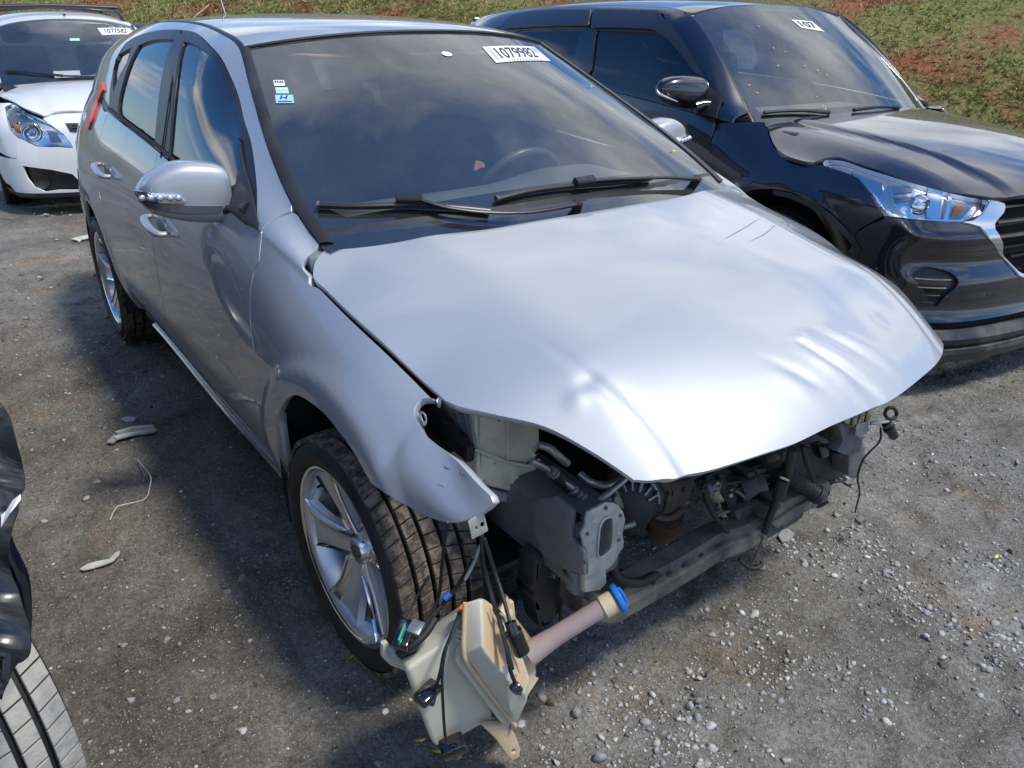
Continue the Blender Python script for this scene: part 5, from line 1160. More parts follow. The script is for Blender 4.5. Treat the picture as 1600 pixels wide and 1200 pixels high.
# gearbox mount, mount bracket and dark box
bm_ = plane_frame(at(1166, 762, 'x', .42), (0, 0, 1), (.25, .95, .1))
MB().lathe([(0, -.04), (.036, -.04), (.046, -.035), (.046, .035), (.036, .04), (0, .04)], M=bm_, seg=30).build('mount_bush', 'dusty_plastic', car)
MB().lathe([(0, -.046), (.010, -.046), (.012, -.04)], M=bm_, seg=12).build('mount_bolt', 'rust', car)
plate('mount_arm', [(1122, 742), (1130, 742), (1152, 778), (1150, 792), (1140, 795), (1128, 770)], 'x', .455, .008, 'dark_steel', bev=.002)
plate('mount_foot', [(1148, 800), (1170, 790), (1198, 783), (1204, 790), (1190, 800), (1180, 815), (1160, 822), (1152, 812)], 'x', .47, .05, 'dusty_plastic', bev=.005, holes=[[(1156, 812), (1166, 808), (1174, 812), (1170, 820), (1160, 822)]] if False else ())
block_px('relay_box', [(1160, 735), (1202, 720), (1217, 742), (1214, 748), (1182, 762), (1172, 752)], .44, .07, 'dark_plastic', bev=.004)
for a, b_, c_, d_ in ((1168, 740, 1178, 737), (1182, 735, 1198, 730), (1176, 750, 1190, 745), (1194, 742, 1208, 738)): plate('relay_cover', [(a, b_), (c_, d_), (c_+3, d_+6), (a+3, b_+6)], 'x', .446, .01, 'dusty_plastic', bev=.002)
pxtube('vacuum_hose', [(1100, 748, 'x', .47), (1104, 780, 'x', .48), (1118, 808, 'x', .49), (1136, 830, 'x', .50)], .0075, 'rubber', seg=10)
MB().cyl(at(1124, 812, 'x', .492), at(1130, 818, 'x', .495), .0105, seg=12, bev=.002).build('hose_joint', 'dark_plastic', car)
# latch cable and striker tube with rusty rod and hook
pxtube('drain_tube', [(1238, 702, 'x', .60), (1234, 720, 'x', .59), (1230, 742, 'x', .57), (1222, 752, 'x', .56)], .010, 'rubber', seg=12)
pxtube('tube_sleeve', [(1226, 748, 'x', .565), (1221, 760, 'x', .56), (1216, 775, 'x', .555)], .0155, 'dark_plastic', seg=14, smooth=0)
pxtube('cable_tie', [(1220, 746, 'x', .578), (1226, 748, 'x', .578), (1232, 751, 'x', .578)], .003, 'tank_plastic', seg=6)
pxtube('lower_tube', [(1216, 774, 'x', .555), (1206, 800, 'x', .545), (1195, 832, 'x', .535)], .0095, 'trim_black', seg=12, smooth=0)
pxtube('rusty_rod', [(1192, 840, 'x', .535), (1184, 862, 'x', .53), (1176, 880, 'x', .525)], .0032, 'rust', seg=6, smooth=0)
pxtube('hook', [(1155, 874, 'x', .50), (1166, 884, 'x', .515), (1178, 888, 'x', .525), (1189, 884, 'x', .53), (1190, 876, 'x', .525)], .0055, 'rubber', seg=8)
bolts('rod_nut', [(1193, 838, 'x', .54)], r=.005, h=.006)
# corrugated intake hose and big duct on the far side
hp = smooth_run([at(1222, 728, 'x', .50), at(1240, 748, 'x', .52), at(1262, 762, 'x', .54), at(1279, 774, 'x', .56)], 8); rr_ = [.021+.0022*(k % 2) for k in range(len(hp))]
V_, F_q = tube(hp, rr_, 18, 0); set_auto(mesh_obj('corrugated_hose', V_, F_q, 'rubber', car).data, 20)
d_h = hp[-1]-hp[-2]; MB().lathe([(.021, -.012), (.025, -.010), (.025, .003), (.019, .004), (.017, -.01), (0, -.012)], M=plane_frame(hp[-1], (0, 0, 1), d_h), seg=26).build('hose_cuff', 'dark_plastic', car)
pxtube('elbow_pipe', [(1205, 715, 'x', .46), (1218, 712, 'x', .48), (1226, 722, 'x', .49)], .019, 'heat_shield', seg=14)
block_px('intake_duct', [(1226, 705), (1300, 690), (1322, 712), (1328, 720), (1326, 742), (1308, 752), (1296, 768), (1290, 782), (1262, 790), (1240, 775), (1218, 735)], .50, .14, 'dark_plastic', bev=.016)
plate('lower_duct', [(1222, 786), (1250, 774), (1296, 752), (1300, 760), (1292, 782), (1262, 800), (1215, 828), (1205, 818), (1208, 800)], 'x', .53, .07, 'dusty_plastic', bev=.008)
pxtube('duct_seam', [(1205, 815, 'x', .536), (1250, 788, 'x', .536), (1290, 768, 'x', .536)], .003, 'dark_plastic', seg=6)
block_px('wiring_plug', [(1280, 700), (1292, 695), (1297, 712), (1286, 718)], .55, .03, 'gloss_black', bev=.004)
pxtube('breather_hose', [(1254, 697, 'x', .56), (1260, 722, 'x', .57), (1272, 752, 'x', .57)], .0065, 'rubber', seg=10)
plate('corner_bracket', [(1312, 668), (1334, 666), (1350, 680), (1345, 706), (1325, 712), (1308, 706), (1318, 690)], 'x', .58, .03, 'frame_grey', bev=.004)
plate('corner_plate', [(1338, 664), (1356, 660), (1358, 672), (1346, 686), (1338, 680)], 'x', .60, .004, 'galvanised', bev=.001)
plate('corner_post', [(1326, 706), (1350, 690), (1352, 712), (1344, 742), (1336, 749), (1326, 744)], 'x', .56, .05, 'frame_grey', bev=.006)
pxtube('lamp_ring', [(1392+9*math.cos(t), 646+9*math.sin(t), 'x', .63) for t in np.linspace(0, 2*math.pi, 14)], .0045, 'wire', seg=8, smooth=2)
MB().cyl(at(1385, 661, 'x', .63), at(1397, 682, 'x', .64), .0125, seg=16, bev=.002).build('lamp_socket', 'gloss_black', car)
MB().cyl(at(1388, 668, 'x', .634), at(1390, 671, 'x', .636), .0142, seg=16).build('socket_collar', 'trim_black', car)
pxtube('harness_wire', [(1360, 662, 'x', .62), (1375, 660, 'x', .63), (1388, 658, 'x', .63)], .0045, 'debris_grey', seg=6)
pxtube('dangling_wire', [(1376, 668, 'x', .63), (1374, 690, 'x', .63), (1350, 716, 'x', .62), (1340, 745, 'x', .61), (1343, 770, 'x', .58), (1336, 800, 'x', .52)], .0028, 'wire', seg=6)
MB().box(at(1343, 812, 'x', .47), (.022, .026, .018), rot=(.4, .3, .2), bev=.004).build('wire_plug', 'dusty_plastic', car)
# lower cross member: a dusty black beam swept along its length
bp1 = [(905, 945), (925, 958), (960, 962), (985, 948), (1030, 922), (1080, 893), (1130, 862), (1165, 850), (1205, 826), (1250, 800)]
def beam(name, pts, x0, prof, m):
    C_ = smooth_run([at(a, b, 'x', x0) for a, b in pts], 5); V = []; n = len(prof)
    for c_ in C_:
        for dx_, dz in prof: V.append(c_+np.array([dx_, 0, dz]))
    F_ = [(i*n+q, i*n+(q+1) % n, (i+1)*n+(q+1) % n, (i+1)*n+q) for i in range(len(C_)-1) for q in range(n)]+[tuple(range(n)), tuple(range((len(C_)-1)*n, len(C_)*n))]
    o = mesh_obj(name, V, F_, m, car); set_auto(o.data, 28); return o
beam('lower_crossmember', bp1, .50, [(-.065, .045), (-.055, .055), (-.01, .052), (-.004, .045), (-.004, .030), (.006, .026), (.010, .020), (.010, -.012), (.004, -.018), (.0, -.028), (-.05, -.030), (-.065, -.02)], 'dusty_plastic')
for k, (a, b) in enumerate(((1020, 918), (1045, 902), (1068, 890), (1095, 874), (1120, 860), (1010, 926))): MB().box(at(a, b-6, 'x', .497), (.010, .014, .010), bev=.002).build('beam_clip', 'dark_plastic', car)
pxtube('corrugated_loom', [(958, 872, 'x', .47), (960, 895, 'x', .49), (975, 908, 'x', .50), (1000, 910, 'x', .50), (1020, 900, 'x', .49), (1036, 888, 'x', .48)], .0115, 'rubber', seg=12)
MB().cyl(at(1030, 890, 'x', .48), at(1046, 880, 'x', .47), .014, seg=14, bev=.003).build('loom_plug', 'dusty_plastic', car)
plate('beam_end', [(930, 905), (960, 898), (1000, 905), (985, 935), (955, 958), (930, 950), (915, 935)], 'x', .44, .05, 'dark_plastic', bev=.008)
# wires hanging over the wheel
for nm, pts, r, m_ in (('hanging_wire', [(700, 815, 'x', .50), (694, 850, 'x', .44), (690, 890, 'x', .42), (686, 930, 'x', .42), (672, 965, 'x', .44), (650, 1000, 'x', .46)], .0035, 'wire'),
    ('hanging_wire', [(752, 836, 'x', .50), (756, 880, 'x', .48), (768, 930, 'x', .50), (782, 975, 'x', .56), (796, 1030, 'x', .605), (800, 1045, 'x', .61)], .0045, 'wire'),
    ('hanging_wire', [(757, 842, 'x', .50), (772, 890, 'x', .49), (788, 940, 'x', .53), (800, 985, 'x', .57)], .004, 'wire'),
    ('hanging_wire', [(740, 870, 'x', .47), (722, 905, 'x', .44), (700, 935, 'x', .44), (672, 968, 'x', .45), (640, 1000, 'x', .47), (622, 1018, 'x', .48)], .0045, 'wire'),
    ('hanging_wire', [(670, 900, 'x', .38), (650, 935, 'x', .40), (635, 970, 'x', .42), (620, 995, 'x', .44)], .003, 'wire'),
    ('hanging_wire', [(727, 905, 'x', .46), (740, 880, 'x', .47), (752, 850, 'x', .48)], .0035, 'debris_grey')):
    pxtube(nm, pts, r, m_, seg=7)
MB().cyl(at(694, 936, 'x', .446), at(703, 927, 'x', .446), .0065, seg=10).build('blue_tape', 'blue_tape', car)
# loose looms, clips and small fixings packed round the engine
rg = random.Random(5)
for k in range(16):
    px0, py0 = rg.uniform(1110, 1290), rg.uniform(712, 790); xx = rg.uniform(.40, .49); pts = [(px0, py0, 'x', xx)]
    for q in range(4): px0 += rg.uniform(-26, 30); py0 += rg.uniform(-14, 20); py0 = min(py0, 850-(px0-1085)*.30); pts.append((px0, py0, 'x', xx+rg.uniform(-.02, .02)))
    pxtube('loom' if k % 3 else 'metal_line', pts, rg.choice((.003, .004, .0055)), 'rubber' if k % 3 else 'steel', seg=6)
for k in range(15):
    px0 = rg.uniform(1090, 1300); py0 = rg.uniform(775, 825)-(px0-985)*.16; M_ = plane_frame(at(px0, py0, 'x', .46), (0, 1, .2), (1, -.3, .3)); MB().lathe([(0, .005), (.005, .005), (.007, .003), (.007, -.004)], M=M_, seg=6).lathe([(.011, .0), (.011, -.004)], M=M_, seg=12).build('bolt', rg.choice(('steel', 'rust', 'cast_alloy')), car)
for k in range(6):
    px0 = rg.uniform(1100, 1290); py0 = rg.uniform(765, 815)-(px0-990)*.17; MB().box(at(px0, py0, 'x', .43), (rg.uniform(.02, .04), rg.uniform(.02, .06), rg.uniform(.015, .04)), rot=(rg.uniform(-.6, .6), rg.uniform(-.5, .5), rg.uniform(-.8, .8)), bev=.004).build('bracket', rg.choice(('dusty_plastic', 'dark_steel', 'cast_alloy', 'frame_grey')), car)
MB().box(at(872, 800, 'y', -.592), (.05, .002, .028), rot=(0, .2, 0), bev=0).build('rail_label', 'debris_pale', car) if False else None
# ---- washer reservoir lying against the wheel
wr = thing('washer_reservoir', 'cream washer bottle with blue-capped filler neck, torn loose beside the front wheel', 'reservoir')
def hull(name, back, front, xb, xf, m, bev, parent=wr, extra=()):
    """solid between two outlines on planes x = xb and x = xf"""
    A = [at(a, b, 'x', xb) for a, b in back]; B_ = [at(a, b, 'x', xf) for a, b in front]; n = len(A); V = A+B_; F_ = [tuple(range(n))[::-1], tuple(range(n, 2*n))]+[(i, (i+1) % n, n+(i+1) % n, n+i) for i in range(n)]
    bm = bmesh.new(); vv = [bm.verts.new(tuple(v)) for v in V]
    for f in F_: bm.faces.new([vv[j] for j in f])
    bmesh.ops.recalc_face_normals(bm, faces=bm.faces); bmesh.ops.bevel(bm, geom=list(bm.edges), offset=bev, segments=3, affect='EDGES', profile=.5)
    bmesh.ops.triangulate(bm, faces=[f for f in bm.faces if len(f.verts) > 4])
    me = bpy.data.meshes.new(name); bm.to_mesh(me); bm.free(); me.materials.append(MATS[m]); set_auto(me, 40); return link(bpy.data.objects.new(name, me), parent)
hull('lower_tank', [(608, 1010), (660, 985), (735, 935), (760, 960), (800, 1060), (760, 1090), (690, 1110), (668, 1040), (640, 1050)], [(634, 1046), (694, 1004), (720, 960), (727, 1000), (748, 1050), (770, 1100), (765, 1130), (690, 1172), (676, 1168), (668, 1128), (670, 1095), (660, 1078)], .40, .50, 'tank_plastic', .012)
hull('middle_tank', [(712, 965), (728, 938), (800, 960), (820, 1040), (800, 1100), (765, 1110), (735, 1060)], [(709, 1035), (721, 1018), (724, 1000), (740, 1050), (772, 1090), (803, 1120), (790, 1140), (760, 1128), (738, 1090), (716, 1042)], .42, .528, 'tank_plastic', .007)
def poly_solid(name, vs, faces, rim, xb, m, bev, parent=wr, m2=None, tan=()):
    """faceted front from (px, py, x) corners, closed by a back at x = xb"""
    V = [at(a, b, 'x', x) for a, b, x in vs]; n = len(V); B_ = [at(vs[k][0], vs[k][1], 'x', xb) for k in rim]; F_ = list(faces); r = len(rim)
    F_ += [(rim[k], rim[(k+1) % r], n+(k+1) % r, n+k) for k in range(r)]+[tuple(range(n, n+r))]
    bm = bmesh.new(); vv = [bm.verts.new(tuple(v)) for v in V+B_]
    for k, f in enumerate(F_): fc = bm.faces.new([vv[q] for q in f]); fc.material_index = 1 if k in tan else 0
    bmesh.ops.recalc_face_normals(bm, faces=bm.faces); bmesh.ops.bevel(bm, geom=list(bm.edges), offset=bev, segments=3, affect='EDGES', profile=.5)
    bmesh.ops.triangulate(bm, faces=[f for f in bm.faces if len(f.verts) > 4])
    me = bpy.data.meshes.new(name); bm.to_mesh(me); bm.free(); me.materials.append(MATS[m]); me.materials.append(MATS[m2 or m]); set_auto(me, 40); return link(bpy.data.objects.new(name, me), parent)
poly_solid('upper_tank', [(727, 942, .515), (725, 1026, .54), (805, 1133, .54), (753, 934, .53), (754, 1012, .575), (790, 1058, .59), (818, 1086, .585), (795, 1112, .57), (823, 1096, .565), (771, 946, .515), (814, 1020, .55), (828, 1062, .56)],
    [(0, 1, 4, 3), (1, 2, 7, 5, 4), (3, 4, 5, 6, 11, 10, 9), (5, 7, 8, 6), (7, 2, 8), (6, 8, 11)], [0, 1, 2, 8, 11, 10, 9, 3], .45, 'tank_plastic', .0055, m2='tank_tan', tan=(2,))
pxtube('tank_seam', [(727, 942, 'x', .515), (725, 985, 'x', .528), (725, 1024, 'x', .54), (740, 1050, 'x', .54), (772, 1092, 'x', .54), (805, 1134, 'x', .54)], .005, 'tank_tan', parent=wr, seg=8, smooth=2)
pxtube('tank_groove', [(766, 952, 'x', .54), (790, 1000, 'x', .565), (812, 1050, 'x', .58)], .0022, 'tank_tan', parent=wr, seg=6)
hull('tank_shoulder', [(800, 955), (835, 1000), (838, 1070), (815, 1085), (790, 1020)], [(812, 1000), (826, 1018), (838, 1038), (836, 1066), (822, 1082), (806, 1040)], .43, .50, 'tank_tan', .008)
nk = [at(826, 1022, 'x', .50), at(870, 993, 'x', .52), at(920, 962, 'x', .545), at(962, 938, 'x', .565)]
tube_obj('filler_neck', nk, [.026, .0205, .020, .021], 'neck_plastic', wr, seg=22, smooth=4)
dn_ = nk[-1]-nk[-2]; dn_ /= np.linalg.norm(dn_)
MB().lathe([(.021, -.028), (.0245, -.026), (.0245, .0), (.022, .002), (0, .002)], M=plane_frame(nk[-1]-dn_*.004, (0, 0, 1), dn_), seg=26).build('neck_collar', 'tank_tan', wr)
cp = plane_frame(nk[-1]+dn_*.010, (0, 0, 1), dn_+np.array([0, .1, 0]))
MB().lathe([(.024, -.010), (.031, -.008), (.033, -.002), (.032, .003), (.020, .004), (.012, .001), (0, .003)], M=cp, seg=28).build('cap', 'blue_cap', wr)
MB().raw(*tube([cp@Vector((-.026, 0, .006)), cp@Vector((0, 0, .009)), cp@Vector((.026, 0, .006))], .004, 6, 2)).build('cap_grip', 'blue_cap', wr)
plate('mount_tab', [(755, 1136), (792, 1133), (806, 1148), (814, 1170), (812, 1184), (800, 1189), (792, 1180), (775, 1155)], 'x', .53, .018, 'tank_tan', parent=wr, bev=.004, holes=[circ_px(803, 1174, 2.6)])
plate('side_tab', [(598, 1008), (606, 1004), (640, 1040), (640, 1052), (610, 1040), (598, 1028)], 'x', .43, .012, 'tank_plastic', parent=wr, bev=.003)
plate('rear_tab', [(783, 955), (794, 932), (798, 942), (803, 940), (806, 965), (800, 975)], 'x', .46, .012, 'tank_tan', parent=wr, bev=.002)
for q in range(3): pxtube('tank_ridge', [(714, 985+7*q, 'x', .508), (722, 988+7*q, 'x', .512)], .0035, 'tank_plastic', parent=wr, seg=6, smooth=0)
plate('pump_pocket', [(640, 1012), (648, 1000), (668, 990), (672, 1010), (666, 1030), (655, 1020), (645, 1028)], 'x', .44, .014, 'tank_tan', parent=wr, bev=.003)
MB().cyl(at(622, 1022, 'x', .45), at(650, 1010, 'x', .46), .014, seg=16, bev=.004).build('washer_pump', 'gloss_black', wr)
MB().cyl(at(608, 1021, 'x', .455), at(620, 1017, 'x', .455), .012, seg=16, bev=.003).build('pump_outlet', 'debris_grey', wr)
MB().box(at(632, 992, 'x', .47), (.030, .055, .022), rot=(.25, .1, .75), bev=.004).build('pump_motor', 'gloss_black', wr)
MB().box(at(628, 991, 'x', .492), (.004, .036, .018), rot=(.25, .1, .75), bev=.001).build('pump_label', 'green_label', wr)
MB().box(at(650, 984, 'x', .475), (.026, .030, .022), rot=(.2, .1, .6), bev=.003).build('pump_plug', 'steel', wr)
pxtube('pump_hose', [(622, 1022, 'x', .475), (645, 1008, 'x', .49), (665, 990, 'x', .49), (680, 966, 'x', .48)], .0075, 'rubber', parent=wr, seg=10)
pxtube('sensor_wire', [(720, 952, 'x', .50), (708, 985, 'x', .53), (694, 1020, 'x', .54), (688, 1050, 'x', .545), (680, 1078, 'x', .53)], .0035, 'wire', parent=wr, seg=7)
pxtube('sensor_wire', [(716, 965, 'x', .51), (698, 1010, 'x', .54), (691, 1050, 'x', .545), (692, 1100, 'x', .54), (695, 1145, 'x', .53), (698, 1158, 'x', .53)], .003, 'wire', parent=wr, seg=7)
MB().cyl(at(718, 958, 'x', .505), at(723, 948, 'x', .495), .006, seg=10).build('wire_clip', 'orange_clip', wr)
for nm, c_, d_, rt in (('wire_plug', (668, 1083, .52), (.03, .05, .022), (.1, .2, .3)), ('wire_plug', (708, 1166, .53), (.035, .05, .03), (.3, .2, -.3)), ('lamp_plug', (806, 1075, .605), (.016, .02, .034), (.5, .2, .2))):
    b = MB().box(at(c_[0], c_[1], 'x', c_[2]), d_, rot=rt, bev=.005); b.box(at(c_[0]+6, c_[1]+4, 'x', c_[2]), tuple(x*.7 for x in d_), rot=(rt[0]+.4, rt[1], rt[2]+.5), bev=.003); b.build(nm, 'gloss_black', wr)
MB().cyl(at(801, 984, 'x', .575), at(816, 1020, 'x', .59), .016, seg=18, bev=.003).cyl(at(797, 972, 'x', .57), at(802, 988, 'x', .58), .011, seg=14).build('fog_lamp_plug', 'gloss_black', wr)
MB().cyl(at(814, 1016, 'x', .589), at(816, 1021, 'x', .591), .0135, seg=18).build('plug_seal', 'green_label', wr)
plate('clip', [(786, 1044), (798, 1038), (806, 1052), (802, 1062), (792, 1064)], 'x', .60, .004, 'white_plastic', parent=wr, bev=.0008, holes=[circ_px(797, 1050, 3)])
pxtube('lamp_wire', [(784, 978, 'x', .56), (792, 1015, 'x', .60), (797, 1045, 'x', .612), (803, 1062, 'x', .61), (808, 1074, 'x', .60)], .004, 'wire', parent=wr, seg=7)

# scratches and scuffs on the silver paint
def scratch(surf, px, wpx, m='ink', g=None, lift=.0008):
    uv = [surf.cast(*p, g=g) for p in px]; uv = smooth_run(uv, 3); P = surf(np.array(uv)); n = surf.normal(np.array(uv)); n = n*np.sign((n*(CAM-P)).sum(1, keepdims=True)); t = np.gradient(P, axis=0); s_ = np.cross(t, n); s_ /= np.maximum(np.linalg.norm(s_, axis=1, keepdims=True), 1e-9); d = np.linalg.norm(P[0]-CAM)/FPX*wpx
    k = len(P); w_ = (np.sin(np.linspace(.15, math.pi-.15, k))*d)[:, None]; V = np.concatenate([P+n*lift-s_*w_, P+n*lift+s_*w_]); mesh_obj('scratch', V, [(i, i+1, k+i+1, k+i) for i in range(k-1)], m, car)
gT = np.array([.45, .8])
for px, w_ in (([(717, 729), (720, 736), (719, 741), (727, 744), (731, 747)], .5), ([(693, 728), (698, 732), (703, 733)], .7), ([(697, 705), (702, 706), (706, 710)], .5), ([(655, 702), (657, 708)], .4), ([(673, 713), (677, 718)], .5), ([(677, 722), (679, 728)], .4), ([(684, 757), (692, 760), (691, 763)], .35), ([(668, 710), (669, 712)], .6)): scratch(S_SIDE, px, w_, g=gT)
gH = np.array([.3, .2])
for px, w_, m_ in (([(1240, 426), (1252, 431)], .7, 'ink'), ([(1290, 441), (1297, 444)], .7, 'ink'), ([(1226, 467), (1236, 474)], .4, 'ink'), ([(1190, 340), (1160, 358), (1130, 375)], .7, 'silver_inner'), ([(1228, 345), (1200, 362), (1170, 378)], .6, 'silver_inner'), ([(898, 556), (900, 557)], .9, 'ink'), ([(1195, 625), (1197, 627)], .8, 'ink'), ([(1086, 712), (1098, 711)], .5, 'ink'), ([(880, 640), (890, 641)], .4, 'ink'), ([(1354, 584), (1356, 586)], 1., 'ink'), ([(1301, 605), (1304, 606)], .8, 'ink')): scratch(S_HOOD, px, w_, m_, g=gH)
gD = np.array([-.4, .3])
for px in ([(392, 612), (388, 622), (394, 634)], [(404, 610), (398, 620), (400, 630)], [(420, 616), (428, 610), (434, 613)], [(385, 590), (396, 588)], [(340, 560), (352, 570), (366, 588), (380, 606)]): scratch(S_SIDE, px, .6, 'silver_paint_scuff', g=gD)
# ================================================================ neighbouring vehicles: shared shape builder
class Shape:
    def __init__(s, fr, W, YS, ZS, belt, top, zm, plan, dxz, roll, arch, hoodc, hoodfall, ws, roofz, rollz=(.74, .2)):
        s.fr = fr; s.W = spl(*zip(*W)); s.YS, s.ZS = YS, ZS
        s.YB = spl([b[0] for b in belt], [b[1] for b in belt]); s.ZB = spl([b[0] for b in belt], [b[2] for b in belt])
        s.YT = spl([b[0] for b in top], [b[1] for b in top]); s.ZT = spl([b[0] for b in top], [b[2] for b in top]); s.zm = zm; s.arch = arch
        pl = smooth_run([np.array(p) for p in plan]+[np.array([p[0], -p[1]]) for p in plan[-2::-1]], 8); pl = np.array(pl); d = np.r_[0, np.cumsum(np.linalg.norm(np.diff(pl, axis=0), axis=1))]; s.len = d[-1]
        u = np.linspace(0, 1, 161); s.px = spl(u, np.interp(u, d/d[-1], pl[:, 0])); s.py = spl(u, np.interp(u, d/d[-1], pl[:, 1]))
        s.dxz = spl(*zip(*dxz)); s.rollv = roll; s.rollz = rollz; s.hc = spl(*zip(*hoodc)); s.hf = hoodfall; s.wsp = ws; s.rz = spl(*zip(*roofz))
        xr = (belt[0][0], belt[-1][0])
        s.side = Surf(s.side_f, fr, (-1.2, .7), scale=(1, .8), lo=(xr[0], -.1), hi=(xr[1], 2.1))
        s.nose = Surf(s.nose_f, fr, (.2, .7), scale=(s.len, 1), lo=(0, .1), hi=(1, 1.25))
        s.hood = Surf(s.hood_f, fr, (.2, -.3), lo=(-.7, -.95), hi=(1., .95)); s.ws = Surf(s.ws_f, fr, (-.4, .5), scale=(.7, .9), lo=(-1.2, -.3), hi=(1.2, 1.2)); s.roof = Surf(s.roof_f, fr, (-1.5, 0))
    def side_f(s, x, v):
        Wx, yb, zb, yt, zt = s.W(x), s.YB(x), s.ZB(x), s.YT(x), s.ZT(x); vl = np.clip(v, -.2, 1.); z = s.ZS+(zb-s.ZS)*vl
        lo = np.clip((s.zm-z)/(s.zm-s.ZS), 0, 1.3); hi = np.clip((z-s.zm)/np.maximum(zb-s.zm, .05), 0, 1); y = Wx-(Wx-s.YS)*lo**2.3-(Wx-yb)*hi**2.4
        for cx, cz, r0 in s.arch: r = np.hypot(x-cx, z-cz); y = y+.014*sst(r0+.10, r0+.06, r)
        w = np.clip(v-1, 0, 1.2); H = np.hypot(zt-zb, yt-yb); p1y, p1z = yb-.10*H, zb+.38*H; p2y, p2z = yt+H*.26, zt-H*.14
        c0, c1, c2, c3 = (1-w)**3, 3*w*(1-w)**2, 3*w*w*(1-w), w**3; yu = c0*yb+c1*p1y+c2*p2y+c3*yt; zu = c0*zb+c1*p1z+c2*p2z+c3*zt; up = v > 1
        return np.stack([x+0*z, -np.where(up, yu, y), np.where(up, zu, z)], 1)
    def nose_f(s, u, z):
        u = np.clip(u, -.02, 1.02); x = s.px(u); y = s.py(u); h = 1e-3; tx = s.px(u+h)-s.px(u-h); ty = s.py(u+h)-s.py(u-h); l = np.hypot(tx, ty)+1e-9; nx, ny = ty/l*1., -tx/l
        front = sst(.2, .9, np.abs(nx)); off = s.dxz(z)*front-s.rollv*(.30+.70*sst(-.5, -.05, x))*np.clip((z-s.rollz[0])/s.rollz[1], 0, 2)**2.2-.04*np.clip((.45-z)/.25, 0, 1.5)**2*(1-front)
        for cx, cz, r0 in s.arch[:1]: r = np.hypot(x-cx, z-cz); off = off+.012*sst(r0+.10, r0+.06, r)*(1-front)
        return np.stack([x+nx*off*1., y+ny*off, z+0*x], 1)
    def hood_f(s, x, y):
        a = np.abs(y); return np.stack([x+0*y, y+0*x, s.hc(x)-s.hf(x, a)], 1)
    def ws_f(s, u, v):
        (cx, cz), (ex, ey, ez), (tcx, tcz), (tex, tey, tez) = s.wsp; a = np.abs(u); b = np.sin(np.clip(v, -.1, 1.1)*math.pi)
        return np.stack([(cx+(ex-cx)*a**2.4)*(1-v)+(tcx+(tex-tcx)*a**2)*v+.015*b, (ey*u*(1-v)+tey*u*v), (cz+(ez-cz)*a**2)*(1-v)+(tcz+(tez-tcz)*a**2)*v+.02*b], 1)
    def roof_f(s, x, y): yt, zt = s.YT(x), s.ZT(x); zc = s.rz(x); a = np.clip(np.abs(y)/yt, 0, 1.2); return np.stack([x+0*y, y+0*x, zc-(zc-zt)*(.5*a**2+.5*a**4)], 1)
    def sz(s, x, z): return np.array([x, (z-s.ZS)/(float(s.ZB(x))-s.ZS)])
def local_tube(fr, name, pts, r, m, parent, seg=8, smooth=4, flat=1.): return tube_obj(name, [fr.at(*p) if isinstance(p[2], str) else np.array(p) for p in pts], r, m, parent, seg=seg, smooth=smooth, flat=flat)
def screen(sh, th, ring, inner, m='windshield_glass', lift=0.):
    panel('windshield', sh.ws, ring, m, th, step=.08, depth=.004, gap=.003); panel('windshield_border', sh.ws, ring, 'ceramic_black', th, holes=[inner], step=.06, depth=.001, gap=.004, lift=-.0015)
def wheel_simple(parent, loc, R, W, right=True, spin=.3, tm='tyre_side'):
    r = bpy.data.objects.new('wheel', None); COL.objects.link(r); r.parent = parent; r.matrix_local = Matrix.Translation(loc)@(RR if right else RL)@Matrix.Rotation(spin, 4, 'Z')
    make_tyre(None, R=R, wd=W, parent=r, tm=tm, blocks=52, rim=R-.10)
    MB().lathe([(.0, .05), (.05, .05), (.06, .03), (R-.13, .0), (R-.11, .09), (R-.10, .10), (R-.095, .09)], seg=40).build('rim', 'alloy', r)
    for k in range(5): a = k*2*math.pi/5; MB().raw([polar(.04, a-.4, .06), polar(.04, a+.4, .06), polar(R-.11, a+.13, .09), polar(R-.11, a-.13, .09), polar(.04, a-.4, .02), polar(.04, a+.4, .02), polar(R-.11, a+.13, .05), polar(R-.11, a-.13, .05)], [(0, 1, 2, 3), (0, 4, 5, 1), (1, 5, 6, 2), (2, 6, 7, 3), (3, 7, 4, 0)]).build('spoke', 'alloy', r)
    return r
def cabin_simple(th, x0, x1, yw, zf, zs, zt):
    """dashboard, seats with headrests and a dark floor"""
    MB().raw([(x0, -yw, zf+.0), (x0-.35, -yw, zf+.03), (x0-.5, -yw, zf-.1), (x0-.5, -yw, zf-.5), (x0, yw, zf), (x0-.35, yw, zf+.03), (x0-.5, yw, zf-.1), (x0-.5, yw, zf-.5)], [(0, 1, 5, 4), (1, 2, 6, 5), (2, 3, 7, 6)]).build('dashboard', 'dash', th)
    for y in (-.36, .36):
        MB().box((x0-1.25, y, zs+.35), (.14, .48, .66), rot=(0, -.25, 0), bev=.06, seg=3).box((x0-.95, y, zs), (.5, .48, .14), bev=.05).build('seat', 'seat_cloth', th)
        MB().box((x0-1.36, y, zs+.78), (.09, .26, .17), rot=(0, -.2, 0), bev=.04).build('headrest', 'seat_cloth', th)
    MB().raw(*tube([(x0-.58+.06*math.sin(a), .36+.18*math.cos(a), zf-.02+.17*math.sin(a)) for a in np.linspace(0, 2*math.pi, 25)], .014, 6, 0)).build('steering_wheel', 'trim_black', th)
    MB().box(((x0+x1)/2-.1, 0, zs-.15), (abs(x1-x0)-.3, yw*2-.04, .03), bev=0).build('cabin_floor', 'cavity', th)
